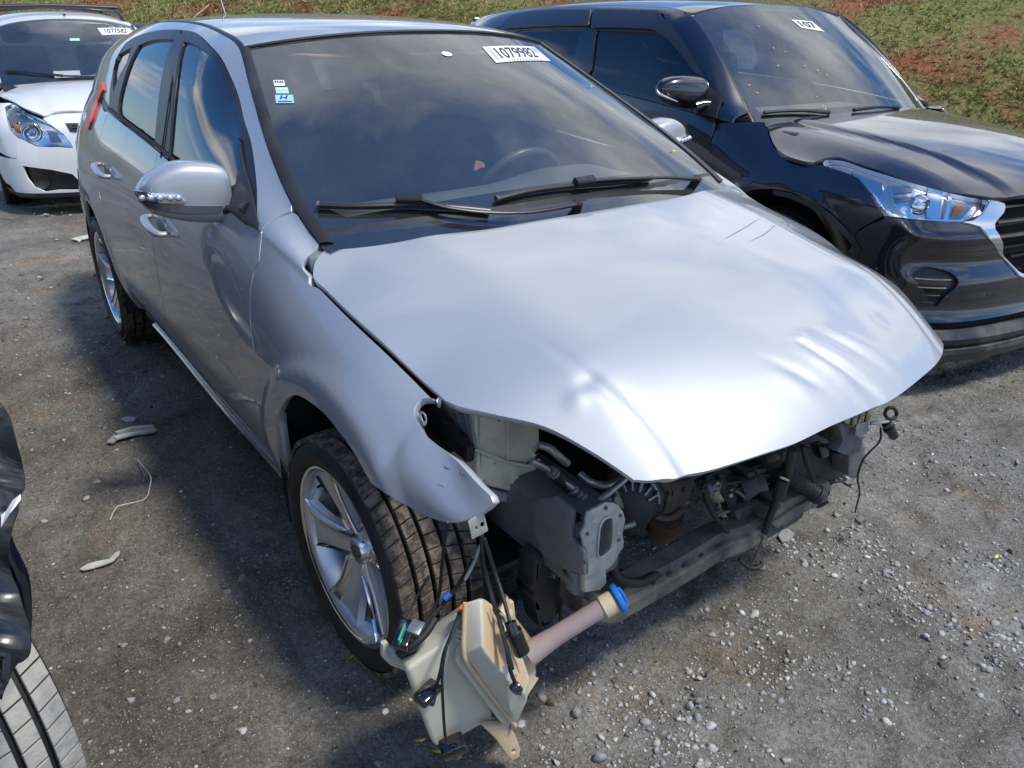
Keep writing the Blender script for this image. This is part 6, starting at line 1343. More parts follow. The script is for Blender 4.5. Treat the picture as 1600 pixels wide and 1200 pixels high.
def lot_card(sh, th, q, text, extra=True):
    st = decal('lot_sticker', sh.ws, q, 'sticker_white', parent=th, lift=.002, n=3)
    if text: digits(text, sh.ws, [lerp(q, a, b_) for a, b_ in ((.16, .2), (.88, .2), (.88, .85), (.16, .85))], 'ink', st, .004)
    return st
# ================================================================ black SUV
FS = Frame(-.709, 2.564, -.063, -.034)
suv = thing('suv', 'black compact SUV with silver headlight and slatted grille, parked on the far side of the silver hatchback', 'SUV', loc=(-.709, 2.564, -.034), rz=-.063)
suv['label'] = 'shiny black SUV with mud-streaked bumper, parked beyond the silver hatchback below the grass bank'
def suv_fall(x, a):
    t = np.clip(a/.80, 0, 1.3); base = .055*t**2.2+.05*sst(.58, .86, a)
    e = .012*sst(.50, .40, a)*sst(.15, .35, a)
    crease = .52-.10*sst(-.2, .8, x)
    return base+.014*sst(crease+.03, crease-.03, a)*-1+.0+.05*sst(.35, .8, x)*t**2*1.1
SV = Shape(FS, W=[(-3.5, .70), (-3.3, .80), (-3., .87), (-2.5, .89), (-1.2, .885), (-.4, .885), (0, .885), (.3, .875)], YS=.80, ZS=.24,
    belt=[(-3.45, .66, 1.20), (-3.2, .75, 1.21), (-2.7, .80, 1.19), (-2., .83, 1.155), (-1.2, .842, 1.118), (-.8, .84, 1.085), (-.5, .82, 1.055), (-.3, .80, 1.03), (0, .78, .98), (.3, .77, .95)],
    top=[(-3.45, .52, 1.47), (-3.2, .56, 1.50), (-2.6, .60, 1.548), (-1.8, .615, 1.568), (-1.2, .618, 1.555), (-.98, .625, 1.528), (-.8, .65, 1.43), (-.6, .68, 1.27), (-.36, .70, 1.06), (0, .70, .98), (.3, .7, .95)],
    zm=.66, plan=[(-.5, -.885), (-.2, -.888), (.1, -.888), (.32, -.882), (.52, -.855), (.66, -.80), (.76, -.68), (.82, -.5), (.855, -.25), (.865, 0)], dxz=[(.1, .0), (.2, .03), (.33, .035), (.38, .01), (.45, .0), (.52, .012), (.58, -.012), (.63, -.022), (.68, .008), (.73, .012), (.77, -.015), (.87, -.045), (1., -.09), (1.2, -.2)], roll=.085,
    arch=[(0, .38, .39), (-2.59, .38, .39)], hoodc=[(-.7, 1.075), (-.45, 1.075), (-.2, 1.065), (0, 1.05), (.3, 1.015), (.6, .955), (.75, .905), (.85, .85), (.95, .78)], hoodfall=suv_fall,
    ws=((-.20, 1.065), (-.37, .70, 1.05), (-.95, 1.575), (-.99, .62, 1.53)), roofz=[(-3.45, 1.50), (-3.2, 1.54), (-2.6, 1.595), (-1.8, 1.615), (-1.2, 1.600), (-.94, 1.572), (-.8, 1.55)])
n_ = SV.nose; sd_ = SV.side
hs = SV.hood.trace([(1196, 190), (1203, 212), (1211, 229), (1228, 243), (1255, 252), (1270, 254)], np.array([-.3, -.75]))
hs2 = SV.hood.trace([(1290, 247), (1310, 246), (1350, 259), (1412, 280), (1480, 300), (1550, 309)], np.array([.2, -.75]))
hs3 = SV.hood.trace([(1550, 309), (1575, 309), (1600, 305)], np.array([.78, -.5]))
print('suv hood', [tuple(np.round(SV.hood(p)[0], 3)) for r in (hs, hs2, hs3) for p in r[::2]])
fx = float(hs3[-1][0])
hfront = hs3+[np.array([fx+.03, -.18]), np.array([fx+.035, 0])]
hm = lambda r: [np.array([p[0], -p[1]]) for p in r[::-1]]
hb_ = [hs[0], np.array([-.30, -.60]), np.array([-.235, -.35]), np.array([-.215, 0])]
hood_poly = closed_runs([hs, [hs[-1], hs2[0]], hs2, hfront+hm(hfront)[1:], hm(hs2), [hm(hs2)[-1], hm(hs)[0]], hm(hs), (hb_+hm(hb_)[1:])[::-1]], 4)
panel('hood', SV.hood, hood_poly, 'black_paint', suv, step=.025, gap=.002)
# headlamp pixels
hlp = [(1291, 249), (1319, 251), (1350, 262), (1412, 281), (1480, 300), (1545, 313), (1543, 322), (1531, 337), (1516, 346), (1480, 346), (1440, 343), (1400, 340), (1381, 338), (1372, 322), (1358, 298), (1340, 277), (1318, 267), (1298, 261), (1285, 256)]
hlt = n_.trace(hlp, np.array([.25, .93])); print('suv lamp', [tuple(np.round(n_(p)[0], 3)) for p in hlt[::3]])
lamp = bpy.data.objects.new('headlight', None); COL.objects.link(lamp); lamp.parent = suv
lo_ = closed_runs([hlt[:6], hlt[5:9], hlt[8:13], hlt[12:]+[hlt[0]]], 3)
panel('lamp_shell', n_, lo_, 'lamp_satin', lamp, step=.02, lift=-.040, depth=.002, gap=.001)
panel('lamp_cover', n_, lo_, 'lamp_glass', lamp, step=.02, depth=.035, gap=.002)
def lamp_plate(px, m, lift, name='lamp_reflector', g0=(.3, .85), sm=1, parent=lamp, surf=n_): return panel(name, surf, closed_runs([surf.trace(px, np.array(g0))+surf.trace(px[:1], np.array(g0))], sm) if sm > 1 else surf.trace(px, np.array(g0)), m, parent, step=.015, lift=lift, depth=.012, gap=0)
lamp_plate([(1325, 262), (1375, 280), (1392, 338), (1384, 336), (1358, 298), (1340, 275)], 'lamp_silver', -.030)
lamp_plate([(1384, 284), (1420, 286), (1432, 298), (1428, 330), (1416, 336), (1396, 322), (1388, 304)], 'chrome', -.028, sm=3)
lamp_plate([(1392, 288), (1428, 289), (1426, 296), (1394, 300)], 'lamp_grey', -.022)
lamp_plate([(1392, 306), (1426, 304), (1424, 312), (1396, 316)], 'lamp_grey', -.022)
c_l = n_(n_.cast(1443, 315, g=np.array([.35, .82])))[0]; nn_ = n_.normal(n_.cast(1443, 315, g=np.array([.35, .82])))[0]
if nn_[0] < 0: nn_ = -nn_
MB().lathe([(0, .0), (.025, -.004), (.040, -.014), (.045, -.03)], M=plane_frame(c_l-nn_*.016, (0, 0, 1), nn_), seg=28).build('lamp_projector', 'lamp_silver', lamp, deg=60)
lamp_plate([(1455, 294), (1478, 300), (1472, 340), (1452, 338)], 'lamp_silver', -.026)
lamp_plate([(1486, 302), (1492, 304), (1486, 341), (1478, 341)], 'chrome', -.020)
lamp_plate([(1494, 306), (1530, 318), (1512, 337), (1489, 340)], 'lamp_grey', -.030, name='indicator')
lamp_plate([(1498, 318), (1514, 320), (1504, 334), (1493, 334)], 'amber', -.024, name='indicator_bulb')
lamp_plate([(1388, 333), (1480, 341), (1512, 341), (1510, 344), (1440, 342), (1388, 338)], 'chrome', -.018)
# fender
f_arch = n_.trace([(1347, 391), (1335, 371), (1319, 353), (1302, 336), (1287, 325), (1262, 311), (1235, 301), (1209, 296)], np.array([.3, .6]))
fend = closed_runs([n_.trace([(1196, 190), (1203, 212), (1211, 230), (1228, 245), (1255, 254), (1280, 257)], np.array([.05, 1.0])), hlt[::-1][:7], [hlt[12], *n_.trace([(1360, 349), (1338, 363)], np.array([.3, .7]))], n_.trace([(1338, 363)], np.array([.3, .7]))+f_arch[1:], [f_arch[-1], *n_.trace([(1170, 300), (1150, 330), (1142, 380)], np.array([.1, .7])), np.array([.03, .45]), np.array([.02, .30]), np.array([.005, .30]), np.array([.003, .7]), np.array([.006, 1.04])], [np.array([.006, 1.04]), np.array([.05, 1.06])]], 4)
panel('front_fender', n_, fend, 'black_paint', suv, step=.025, mirror=True)
# wheel arch cladding and inner shadow
V = []; 
ar_i = n_.trace([(1341, 398), (1328, 377), (1312, 359), (1295, 343), (1280, 332), (1257, 319), (1233, 309), (1209, 304)], np.array([.3, .6]))
for a, b_ in zip(f_arch, ar_i): V += [n_(a)[0]+np.array([0, -.004, 0]), n_(b_)[0]+np.array([0, -.006, 0]), n_(b_)[0]+np.array([0, .05, 0])]
o = mesh_obj('arch_cladding', V, [(3*i+q, 3*i+q+1, 3*i+q+4, 3*i+q+3) for i in range(len(f_arch)-1) for q in range(2)], 'trim_black', suv); set_auto(o.data, 50)
for x in (0, -2.59):
    for rt in (True, False):
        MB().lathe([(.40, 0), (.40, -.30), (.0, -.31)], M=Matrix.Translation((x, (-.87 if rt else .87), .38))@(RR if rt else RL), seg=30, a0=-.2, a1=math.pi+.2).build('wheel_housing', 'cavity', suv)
        wheel_simple(suv, Vector((x, -.775 if rt else .775, .368)), .335, .21, rt)
# bumper fascia
u_r = float(n_.trace([(1338, 363)], np.array([.3, .7]))[0][0])
fas_top = [n_.trace([(1338, 363)], np.array([.3, .7]))[0], *n_.trace([(1360, 349), (1381, 341)], np.array([.3, .75])), *[p for p in hlt[7:13][::-1]]]
fog = n_.trace([(1424, 431), (1432, 422), (1446, 417), (1470, 421), (1488, 427), (1498, 438), (1494, 452), (1481, 463), (1462, 480), (1452, 470), (1442, 452), (1432, 440)], np.array([.38, .55]))
zlow = .40
gu = n_.trace([(1531, 353), (1545, 372), (1570, 405), (1591, 428), (1599, 431)], np.array([.42, .7]))
print('fog', [tuple(np.round(n_(p)[0], 3)) for p in fog[::4]], 'grille', [tuple(np.round(n_(p)[0], 3)) for p in gu])
half = fas_top+n_.trace([(1503, 348), (1518, 349)], np.array([.42, .75]))+gu
hmz = lambda r: [np.array([1-p[0], p[1]]) for p in r[::-1]]
facia = closed_runs([fas_top, [fas_top[-1]]+n_.trace([(1503, 348), (1518, 349), (1531, 353)], np.array([.42, .75])), gu, [gu[-1], np.array([.5, float(gu[-1][1])-.01]), hmz(gu)[0]], hmz(gu), hmz([fas_top[-1]]), hmz(fas_top), [np.array([1-u_r+.01, .45]), np.array([1-u_r-.02, .37])], [np.array([.5, .36])], [np.array([u_r+.02, .36]), np.array([u_r-.01, .45])]], 3)
panel('front_bumper', n_, facia, 'black_paint', suv, holes=[closed_runs([fog, [fog[-1], fog[0]]], 3), hmz(closed_runs([fog, [fog[-1], fog[0]]], 3))], step=.022, depth=.02)
for flip in (0, 1):
    fg = bpy.data.objects.new('fog_lamp_grille', None); COL.objects.link(fg); fg.parent = suv; q_ = closed_runs([fog, [fog[-1], fog[0]]], 3); q_ = hmz(q_) if flip else q_
    panel('grille_recess', n_, q_, 'trim_black', fg, step=.02, lift=-.022, depth=.003, gap=-.002)
    for k in range(4):
        z = .525-.033*k+.02; ua = float(np.array(fog)[:, 0].min())+.004+.004*k; ub = float(np.array(fog)[:, 0].max())-.008-.004*k
        if flip: ua, ub = 1-ub, 1-ua
        P = n_(np.array([[u, z] for u in np.linspace(ua, ub, 6)])); tube_obj('grille_slat', list(P+np.array([-.003, 0, 0])), .006, 'dusty_plastic', fg, seg=6, smooth=2, flat=.6)
# lower valance, muddy
def sweep_z(name, u0, u1, prof, m, th=suv, surf=n_, n=40):
    """section (offset outwards, height) carried round the nose"""
    us_ = np.linspace(u0, u1, n); V = []
    for u in us_:
        for off, z in prof:
            g = np.array([[u, z]]); p_ = surf(g)[0]; q = surf.normal(g)[0]; q = q*np.sign(q@np.array([1., 0, 0])+q@np.array([0, np.sign(p_[1]), 0])); V.append(p_+q*off)
    k = len(prof); o = mesh_obj(name, V, [(i*k+j, i*k+j+1, (i+1)*k+j+1, (i+1)*k+j) for i in range(n-1) for j in range(k-1)], m, th); set_auto(o.data, 30); return o
mat('muddy_plastic', (.02, .022, .03), rough=.4, dirt=(.16, .145, .125), dscale=4, dlo=.40, dhi=.68)
sweep_z('lower_intake', .24, .76, [(-.03, .375), (-.035, .345), (-.10, .34), (-.10, .32)], 'cavity')
sweep_z('valance', .22, .78, [(-.06, .345), (-.006, .338), (.012, .325), (.022, .30), (.010, .275), (-.004, .262)], 'muddy_plastic')
sweep_z('chin_spoiler', .22, .78, [(-.004, .262), (.012, .255), (.018, .235), (.006, .19), (-.04, .182)], 'muddy_plastic')
# grille with satin surround
gr_ = bpy.data.objects.new('grille', None); COL.objects.link(gr_); gr_.parent = suv
wing = n_.trace([(1546, 314), (1567, 319), (1566, 333), (1556, 345), (1553, 360), (1566, 385), (1588, 424), (1600, 427)], np.array([.42, .86])); wing_o = n_.trace([(1600, 434), (1590, 430), (1570, 407), (1545, 374), (1530, 355), (1503, 348), (1518, 346), (1533, 336)], np.array([.42, .65]))
print('wing', [tuple(np.round(n_(p)[0], 3)) for p in wing[::3]])
wo_ = closed_runs([wing, [wing[-1], wing_o[0]], wing_o, [wing_o[-1], wing[0]]], 2)
a1 = panel('grille_surround', n_, wo_, 'satin_chrome', gr_, step=.015, lift=.008, depth=.03, gap=0); a2 = panel('grille_surround', n_, hmz(wo_), 'satin_chrome', gr_, step=.015, lift=.008, depth=.03, gap=0)
ul = float(wing[3][0]); zt_, zb_2 = float(wing[1][1])+.0, float(gu[-1][1])
grp = [np.array([ul-.01, zt_+.02]), np.array([.5, zt_+.03]), np.array([1-ul+.01, zt_+.02]), np.array([1-ul, (zt_+zb_2)/2]), np.array([.56, zb_2]), np.array([.44, zb_2]), np.array([ul, (zt_+zb_2)/2])]
panel('grille_back', n_, grp, 'cavity', gr_, step=.04, lift=-.05, depth=.003, gap=0)
for k in range(6):
    z = zt_-.015-.052*k; t = (z-zb_2)/(zt_-zb_2); ua = np.interp(t, [0, .55, 1], [.445, ul+.004, ul+.004]); P = n_(np.array([[u, z] for u in np.linspace(ua, 1-ua, 14)]))
    tube_obj('grille_bar', list(P+np.array([-.018, 0, 0])), .016, 'dark_plastic', gr_, seg=8, smooth=2, flat=.55)
# doors and cabin side
dl = [(1131, 160), (1112, 133), (1096, 109), (1070, 72), (1040, 32), (1031, 20), (980, 19), (927, 19), (880, 19), (834, 20), (802, 26), (787, 41)]
sdl = sd_.trace(dl, np.array([-.5, 1.1])); print('suv dlo', [tuple(np.round(sd_(p)[0], 3)) for p in sdl])
bl_ = [np.array([-2.78, 1.04]), np.array([-1.8, 1.0]), np.array([-1.0, 1.0]), np.array([-.55, 1.0])]
wf = closed_runs([sdl[:6], sdl[5:10], sdl[9:]+[np.array([-2.95, 1.45])], [np.array([-2.95, 1.45]), bl_[0]], bl_, [bl_[-1], sdl[0]]], 3)
fg_ = [sd_.trace([(1097, 130), (1073, 95), (1050, 66), (1022, 50)], np.array([-.7, 1.3])), sd_.trace([(1022, 50), (975, 49), (932, 47)], np.array([-1.1, 1.6])), [sd_.trace([(932, 47)], np.array([-1.6, 1.6]))[0], sd_.trace([(923, 108)], np.array([-1.6, 1.2]))[0], np.array([-1.60, 1.04])], [np.array([-1.60, 1.04]), np.array([-1.1, 1.04]), np.array([-.68, 1.05])]]
fgp = closed_runs(fg_, 3)
rg_ = [sd_.trace([(909, 45), (860, 45), (812, 47)], np.array([-1.8, 1.6])), [sd_.trace([(812, 47)], np.array([-2.5, 1.5]))[0], np.array([-2.72, 1.30]), np.array([-2.55, 1.04])], [np.array([-2.55, 1.04]), np.array([-1.72, 1.04])]]
rgp = closed_runs(rg_, 3)
panel('window_frame', sd_, wf, 'gloss_black', suv, holes=[fgp, rgp], step=.05, mirror=True, gap=.001)
panel('front_side_glass', sd_, fgp, 'dark_glass', suv, step=.08, mirror=True, gap=-.004, lift=-.012, depth=.004)
panel('rear_side_glass', sd_, rgp, 'dark_glass', suv, step=.08, mirror=True, gap=-.004, lift=-.012, depth=.004)
mat('visor_black', (.022, .022, .024), rough=.18, coat=.5)
for px in ([(787, 42), (802, 27), (834, 21), (925, 20), (923, 42), (880, 42), (812, 45), (792, 46)], [(930, 20), (1030, 21), (1040, 33), (1096, 110), (1104, 125), (1090, 118), (1045, 62), (1022, 48), (975, 45), (927, 45)]):
    g = [sd_.cast(*p, g=np.array([-1.2 if p[0] > 926 else -2.2, 1.6])) for p in px]; panel('wind_deflector', sd_, g, 'visor_black', suv, step=.03, mirror=True, lift=.022, depth=.018, gap=0)
fdS = closed_runs([[SV.sz(-.47, .30), SV.sz(-.47, .8), np.array([-.50, 1.0])], [np.array([-.50, 1.0]), np.array([-1.66, 1.0])], [np.array([-1.66, 1.0]), SV.sz(-1.62, .3)]], 2); panel('front_door', sd_, fdS, 'black_paint', suv, step=.05, mirror=True)
rdS = closed_runs([[SV.sz(-1.62, .30), np.array([-1.66, 1.0])], [np.array([-1.66, 1.0]), np.array([-2.62, 1.0])], [np.array([-2.62, 1.0]), SV.sz(-2.45, .85), SV.sz(-2.2, .7), SV.sz(-2.08, .3)]], 2); panel('rear_door', sd_, rdS, 'black_paint', suv, step=.05, mirror=True)
ra2 = [SV.sz(*(np.array([-2.59, .38])+.40*np.array([math.cos(a), math.sin(a)]))) for a in np.linspace(-.1, math.pi+.1, 12)]
qp = closed_runs([[SV.sz(-2.08, .3), SV.sz(-2.2, .7), SV.sz(-2.45, .85), np.array([-2.62, 1.0])], [np.array([-2.62, 1.0]), bl_[0], np.array([-2.95, 1.45]), sdl[-1]], [sdl[-1], sdl[-2], sdl[-3], np.array([float(sdl[-3][0]), 2.0])], [np.array([float(sdl[-3][0]), 2.0]), np.array([-3.42, 2.])], [np.array([-3.42, 2.]), np.array([-3.42, .05])], [np.array([-3.42, .05]), ra2[-1]], ra2[::-1], [ra2[0], SV.sz(-2.08, .3)]], 2)
panel('quarter_panel', sd_, qp, 'black_paint', suv, step=.05, mirror=True)
tx = float(sdl[-3][0]); et = [np.array([x, 2.0]) for x in np.linspace(tx, -.40, 20)]
rail_s = closed_runs([sdl[:-2], [sdl[-3], np.array([tx, 2.])], et, [et[-1], np.array([-.40, 1.0])], [np.array([-.40, 1.0]), np.array([-.50, 1.0])], [np.array([-.50, 1.0]), sdl[0]]], 3)
panel('roof_side_rail', sd_, rail_s, 'black_paint', suv, step=.04, mirror=True)
panel('sill', sd_, [SV.sz(-.42, .32), SV.sz(-.42, .24), SV.sz(-2.1, .24), SV.sz(-2.1, .32)], 'trim_black', suv, step=.08, mirror=True, lift=.005)
rl = lambda s: [np.array([x, s*(float(SV.YT(x))-.004)]) for x in np.linspace(-1.0, -3.3, 12)]
panel('roof', SV.roof, closed_runs([[np.array([-.96, y]) for y in np.linspace(-.60, .60, 7)], rl(1), rl(-1)[::-1]], 2), 'black_paint', suv, step=.08, gap=.001, depth=.01)
panel('sunroof', SV.roof, closed_runs([[np.array([-1.25, -.42]), np.array([-1.25, .42])], [np.array([-2.0, .42]), np.array([-2.0, -.42])]], 2), 'ceramic_black', suv, step=.1, gap=.001, depth=.004, lift=.003) if False else None
for s in (-1, 1):
    if s: break
    xs = np.linspace(-1.15, -3.1, 16); P = [np.array([x, s*(float(SV.YT(x))-.03), float(SV.ZT(x))+.035]) for x in xs]; P[0][2] -= .03; P[-1][2] -= .03; tube_obj('roof_rail', P, .014, 'trim_black', suv, seg=8, smooth=2)
MB().box((-3.42, 0, .75), (.06, 1.40, .9), bev=.03).build('tailgate', 'black_paint', suv); MB().box((-3.36, 0, 1.33), (.04, 1.1, .32), rot=(0, -.25, 0), bev=.01).build('rear_window', 'dark_glass', suv)
ringS = closed_runs([[np.array([u, -.05]) for u in np.linspace(-1, 1, 9)], [np.array([1., v]) for v in np.linspace(-.05, 1, 5)], [np.array([u, 1.]) for u in np.linspace(1, -1, 9)], [np.array([-1., v]) for v in np.linspace(1, -.05, 5)]], 2)
innS = closed_runs([[np.array([u, .07]) for u in np.linspace(-.93, .93, 7)], [np.array([.94, .1]), np.array([.95, .93])], [np.array([u, .95]) for u in np.linspace(.93, -.93, 7)], [np.array([-.95, .93]), np.array([-.94, .1])]], 2)
screen(SV, suv, ringS, innS)
for s in (-1, 1): P = SV.ws(np.array([[s*1.0, v] for v in np.linspace(-.05, 1, 8)])); tube_obj('windshield_trim', list(P), .012, 'trim_black', suv, seg=6, smooth=2, flat=.5)
cabin_simple(suv, -.45, -2.9, .74, 1.02, .62, 1.5)
MB().box((-.28, 0, .93), (.34, 1.36, .18), bev=.02).build('cowl', 'trim_black', suv)
wS = lambda px, py: SV.ws.cast(px, py, g=np.array([-.5, .1]))
def simple_wiper(sh, th, pts):
    P = [sh.ws(sh.ws.cast(*p, g=np.array([-.4, .08])))[0]+np.array([.012, 0, .014]) for p in pts]; tube_obj('wiper', P, [.010]+[.008]*(len(P)-2)+[.012], 'trim_black', th, seg=6, smooth=3)
simple_wiper(SV, suv, [(1190, 180), (1215, 178), (1250, 177), (1292, 180)]); simple_wiper(SV, suv, [(1330, 176), (1360, 172), (1382, 171), (1400, 172)])
stq = [SV.ws.cast(*p, g=np.array([.5, .9])) for p in ((1252, 44), (1288, 50), (1268, 34), (1236, 31))]; lot_card(SV, suv, stq, '107')
# mirror of the SUV
smr = bpy.data.objects.new('door_mirror', None); COL.objects.link(smr); smr.parent = suv
def blob_px(name, top, bot, xc, dep, m, parent, fr, back=.5, e=.7, nseg=20):
    R_ = []
    for (a, b_, d_) in zip(top, bot, dep):
        A = fr.at(*a, 'x', xc); B_ = fr.at(*b_, 'x', xc); R_.append([(A[1]+B_[1])/2, (A[2]+B_[2])/2, (A[2]-B_[2])/2, d_])
    R_ = np.array(R_); fi = np.linspace(0, len(R_)-1, 22); R2 = np.array([[spl(range(len(R_)), R_[:, q])(t) for q in range(4)] for t in fi]); VV = []
    for (y, z, h, d_) in R2:
        for k in range(nseg): t = 2*math.pi*k/nseg; c_, s_2 = math.cos(t), math.sin(t); px_ = np.sign(c_)*abs(c_)**e*d_; VV.append((xc+(px_ if px_ > 0 else px_*back), y, z+np.sign(s_2)*abs(s_2)**e*h))
    n = len(R2); o = mesh_obj(name, VV, [(i*nseg+k, i*nseg+(k+1) % nseg, (i+1)*nseg+(k+1) % nseg, (i+1)*nseg+k) for i in range(n-1) for k in range(nseg)]+[tuple(range(nseg)), tuple(range((n-1)*nseg, n*nseg))], m, parent); set_auto(o.data, 70); return o
blob_px('mirror_housing', [(1026, 139), (1032, 126), (1050, 118), (1075, 117), (1092, 120), (1099, 127)], [(1026, 146), (1032, 154), (1050, 165), (1075, 171), (1090, 166), (1098, 150)], -.66, [.02, .05, .075, .08, .07, .045], 'black_paint', smr, FS)
local_tube(FS, 'mirror_indicator', [(1026, 140, 'x', -.60), (1030, 147, 'x', -.585), (1042, 153, 'x', -.58), (1058, 159, 'x', -.575)], [.004, .008, .009, .004], 'satin_chrome', smr, seg=8)
local_tube(FS, 'mirror_stalk', [(1086, 168, 'x', -.60), (1104, 163, 'x', -.58), (1122, 170, 'x', -.55)], [.03, .024, .034], 'gloss_black', smr, seg=12)
sail = sd_.trace([(1092, 122), (1131, 155)], np.array([-.6, 1.2]))+[np.array([-.49, 1.005]), np.array([-.66, 1.005]), sd_.cast(1100, 150, g=np.array([-.6, 1.1]))]
panel('mirror_sail', sd_, sail, 'trim_black', suv, step=.03, lift=.01, mirror=True)
# yellow petals lying on its windscreen and wipers
pet_spots = [(1170, 134), (1183, 146), (1277, 111), (1291, 118), (1208, 76), (1226, 82), (1257, 104), (1276, 152), (1285, 166), (1289, 171), (1184, 42), (1215, 104)]
def petal_at(P, nrm_, s=.012, rot_=0., label='yellow petal', cat='petal', group=None):
    M_ = plane_frame(P+nrm_*.004, (math.cos(rot_), math.sin(rot_), .2), nrm_); V = [M_@Vector((x*s, y*s, h*s)) for x, y, h in ((-1.1, -.1, .2), (-.3, .35, .0), (.5, .25, .25), (1.2, .35, .5), (.6, -.15, .05), (-.2, -.35, .2))]
    o = mesh_obj('petal', V, [(0, 1, 5), (1, 2, 4, 5), (2, 3, 4)], 'petal'); return tag(o, label, cat, group)
pet_lab = ['yellow petal low on the SUV windshield, leftmost of all its petals', 'yellow petal on the SUV windshield just below the leftmost one', 'yellow petal near the middle of the SUV windshield, upper of a close pair', 'yellow petal near the middle of the SUV windshield, right of a close pair', 'yellow petal on the SUV windshield in front of the headrest', 'small yellow petal on the SUV windshield right of the headrest', 'yellow petal on the SUV windshield, left end of the middle row of three', 'yellow petal above the SUV wiper, highest of the lower three', 'yellow petal touching the SUV wiper, left of two', 'yellow petal touching the SUV wiper, right of two', 'yellow petal highest on the SUV windshield', 'large yellow petal below the headrest on the SUV windshield']
for i, p in enumerate(pet_spots):
    g = SV.ws.cast(*p, g=np.array([-.3, .5])); P = FS.world(SV.ws(g))[0]; nn = SV.ws.normal(g)[0]; nn = nn*np.sign(nn[2]); petal_at(P, FS.world(nn)[0]-FS.o, .006+.003*random.random(), random.random()*6, pet_lab[i], group='yellow petals on the black SUV')
for p, sf, lb in (((1050, 237), (.9, .3), 'small yellow petal stuck at the right windshield edge of the silver car'), ((921, 136), (.9, .7), 'tiny yellow petal high on the right windshield edge of the silver car')):
    g = S_WS.cast(*p, g=np.array(sf)); nn = S_WS.normal(g)[0]; petal_at(S_WS(g)[0], nn*np.sign(nn[2]), .010, 1., lb)
# ================================================================ white pickup
FP = Frame(-6.454, -.143, -.035, -.053)
pk = thing('pickup_truck', 'white pickup with black roof bars and black grille, parked behind the silver hatchback', 'pickup', loc=(-6.454, -.143, -.053), rz=-.035)
def pk_fall(x, a): t = np.clip(a/.72, 0, 1.3); return .05*t**2.2+.05*sst(.52, .78, a)-.012*sst(.45, .38, a)*sst(-.3, .1, x)+.06*sst(.3, .8, x)*t**2
PK = Shape(FP, W=[(-3.4, .82), (-2.5, .85), (-1.2, .845), (0, .85), (.3, .84)], YS=.78, ZS=.22,
    belt=[(-3.4, .78, 1.08), (-2., .80, 1.05), (-1.2, .80, 1.01), (-.6, .79, .97), (-.3, .77, .94), (.3, .74, .85)], top=[(-3.4, .5, 1.40), (-2.2, .53, 1.45), (-1.6, .55, 1.47), (-1.1, .56, 1.44), (-.9, .57, 1.40), (-.6, .61, 1.20), (-.25, .66, .97), (.3, .66, .88)],
    zm=.58, plan=[(-.5, -.845), (-.2, -.85), (.1, -.85), (.3, -.84), (.48, -.81), (.60, -.74), (.69, -.62), (.76, -.42), (.80, -.2), (.81, 0)], dxz=[(.1, 0.), (.2, .03), (.35, .03), (.5, .02), (.62, .0), (.75, -.04), (.85, -.10), (.95, -.16), (1.2, -.3)], roll=.08, rollz=(.66, .2),
    arch=[(0, .36, .37), (-2.67, .36, .37)], hoodc=[(-.7, 1.02), (-.3, 1.0), (0, .98), (.3, .94), (.55, .875), (.70, .80), (.80, .70)], hoodfall=pk_fall, ws=((-.10, .995), (-.30, .665, .965), (-.88, 1.47), (-.93, .565, 1.41)), roofz=[(-3.4, 1.46), (-2.2, 1.52), (-1.6, 1.53), (-1.1, 1.50), (-.85, 1.465)])
pn = PK.nose
ph = PK.hood.trace([(1, 139), (17, 157), (37, 169), (66, 180)], np.array([0., -.65])); ph2 = PK.hood.trace([(68, 181), (74, 180), (91, 174), (112, 173), (136, 173)], np.array([.6, -.3]))
print('pk hood', [tuple(np.round(PK.hood(p)[0], 3)) for p in ph+ph2])
xb_ = -.16
hp_half = [np.array([-.27, -.66]), np.array([-.1, -.70])]+[p for p in ph if p[0] > -.08]
php = closed_runs([hp_half+[ph2[0]], ph2+hm(ph2), hm(hp_half), [np.array([-.27, .66]), np.array([-.15, .3]), np.array([-.12, 0]), np.array([-.15, -.3]), np.array([-.27, -.66])]], 3)
panel('hood', PK.hood, php, 'white_paint', pk, step=.04, gap=.003)
lpx = [(8, 167), (16, 160), (31, 168), (68, 187), (99, 210), (114, 231), (90, 229), (57, 228), (28, 215), (16, 203), (11, 184)]
lt = pn.trace(lpx, np.array([.3, .75])); print('pk lamp', [tuple(np.round(pn(p)[0], 3)) for p in lt[::2]])
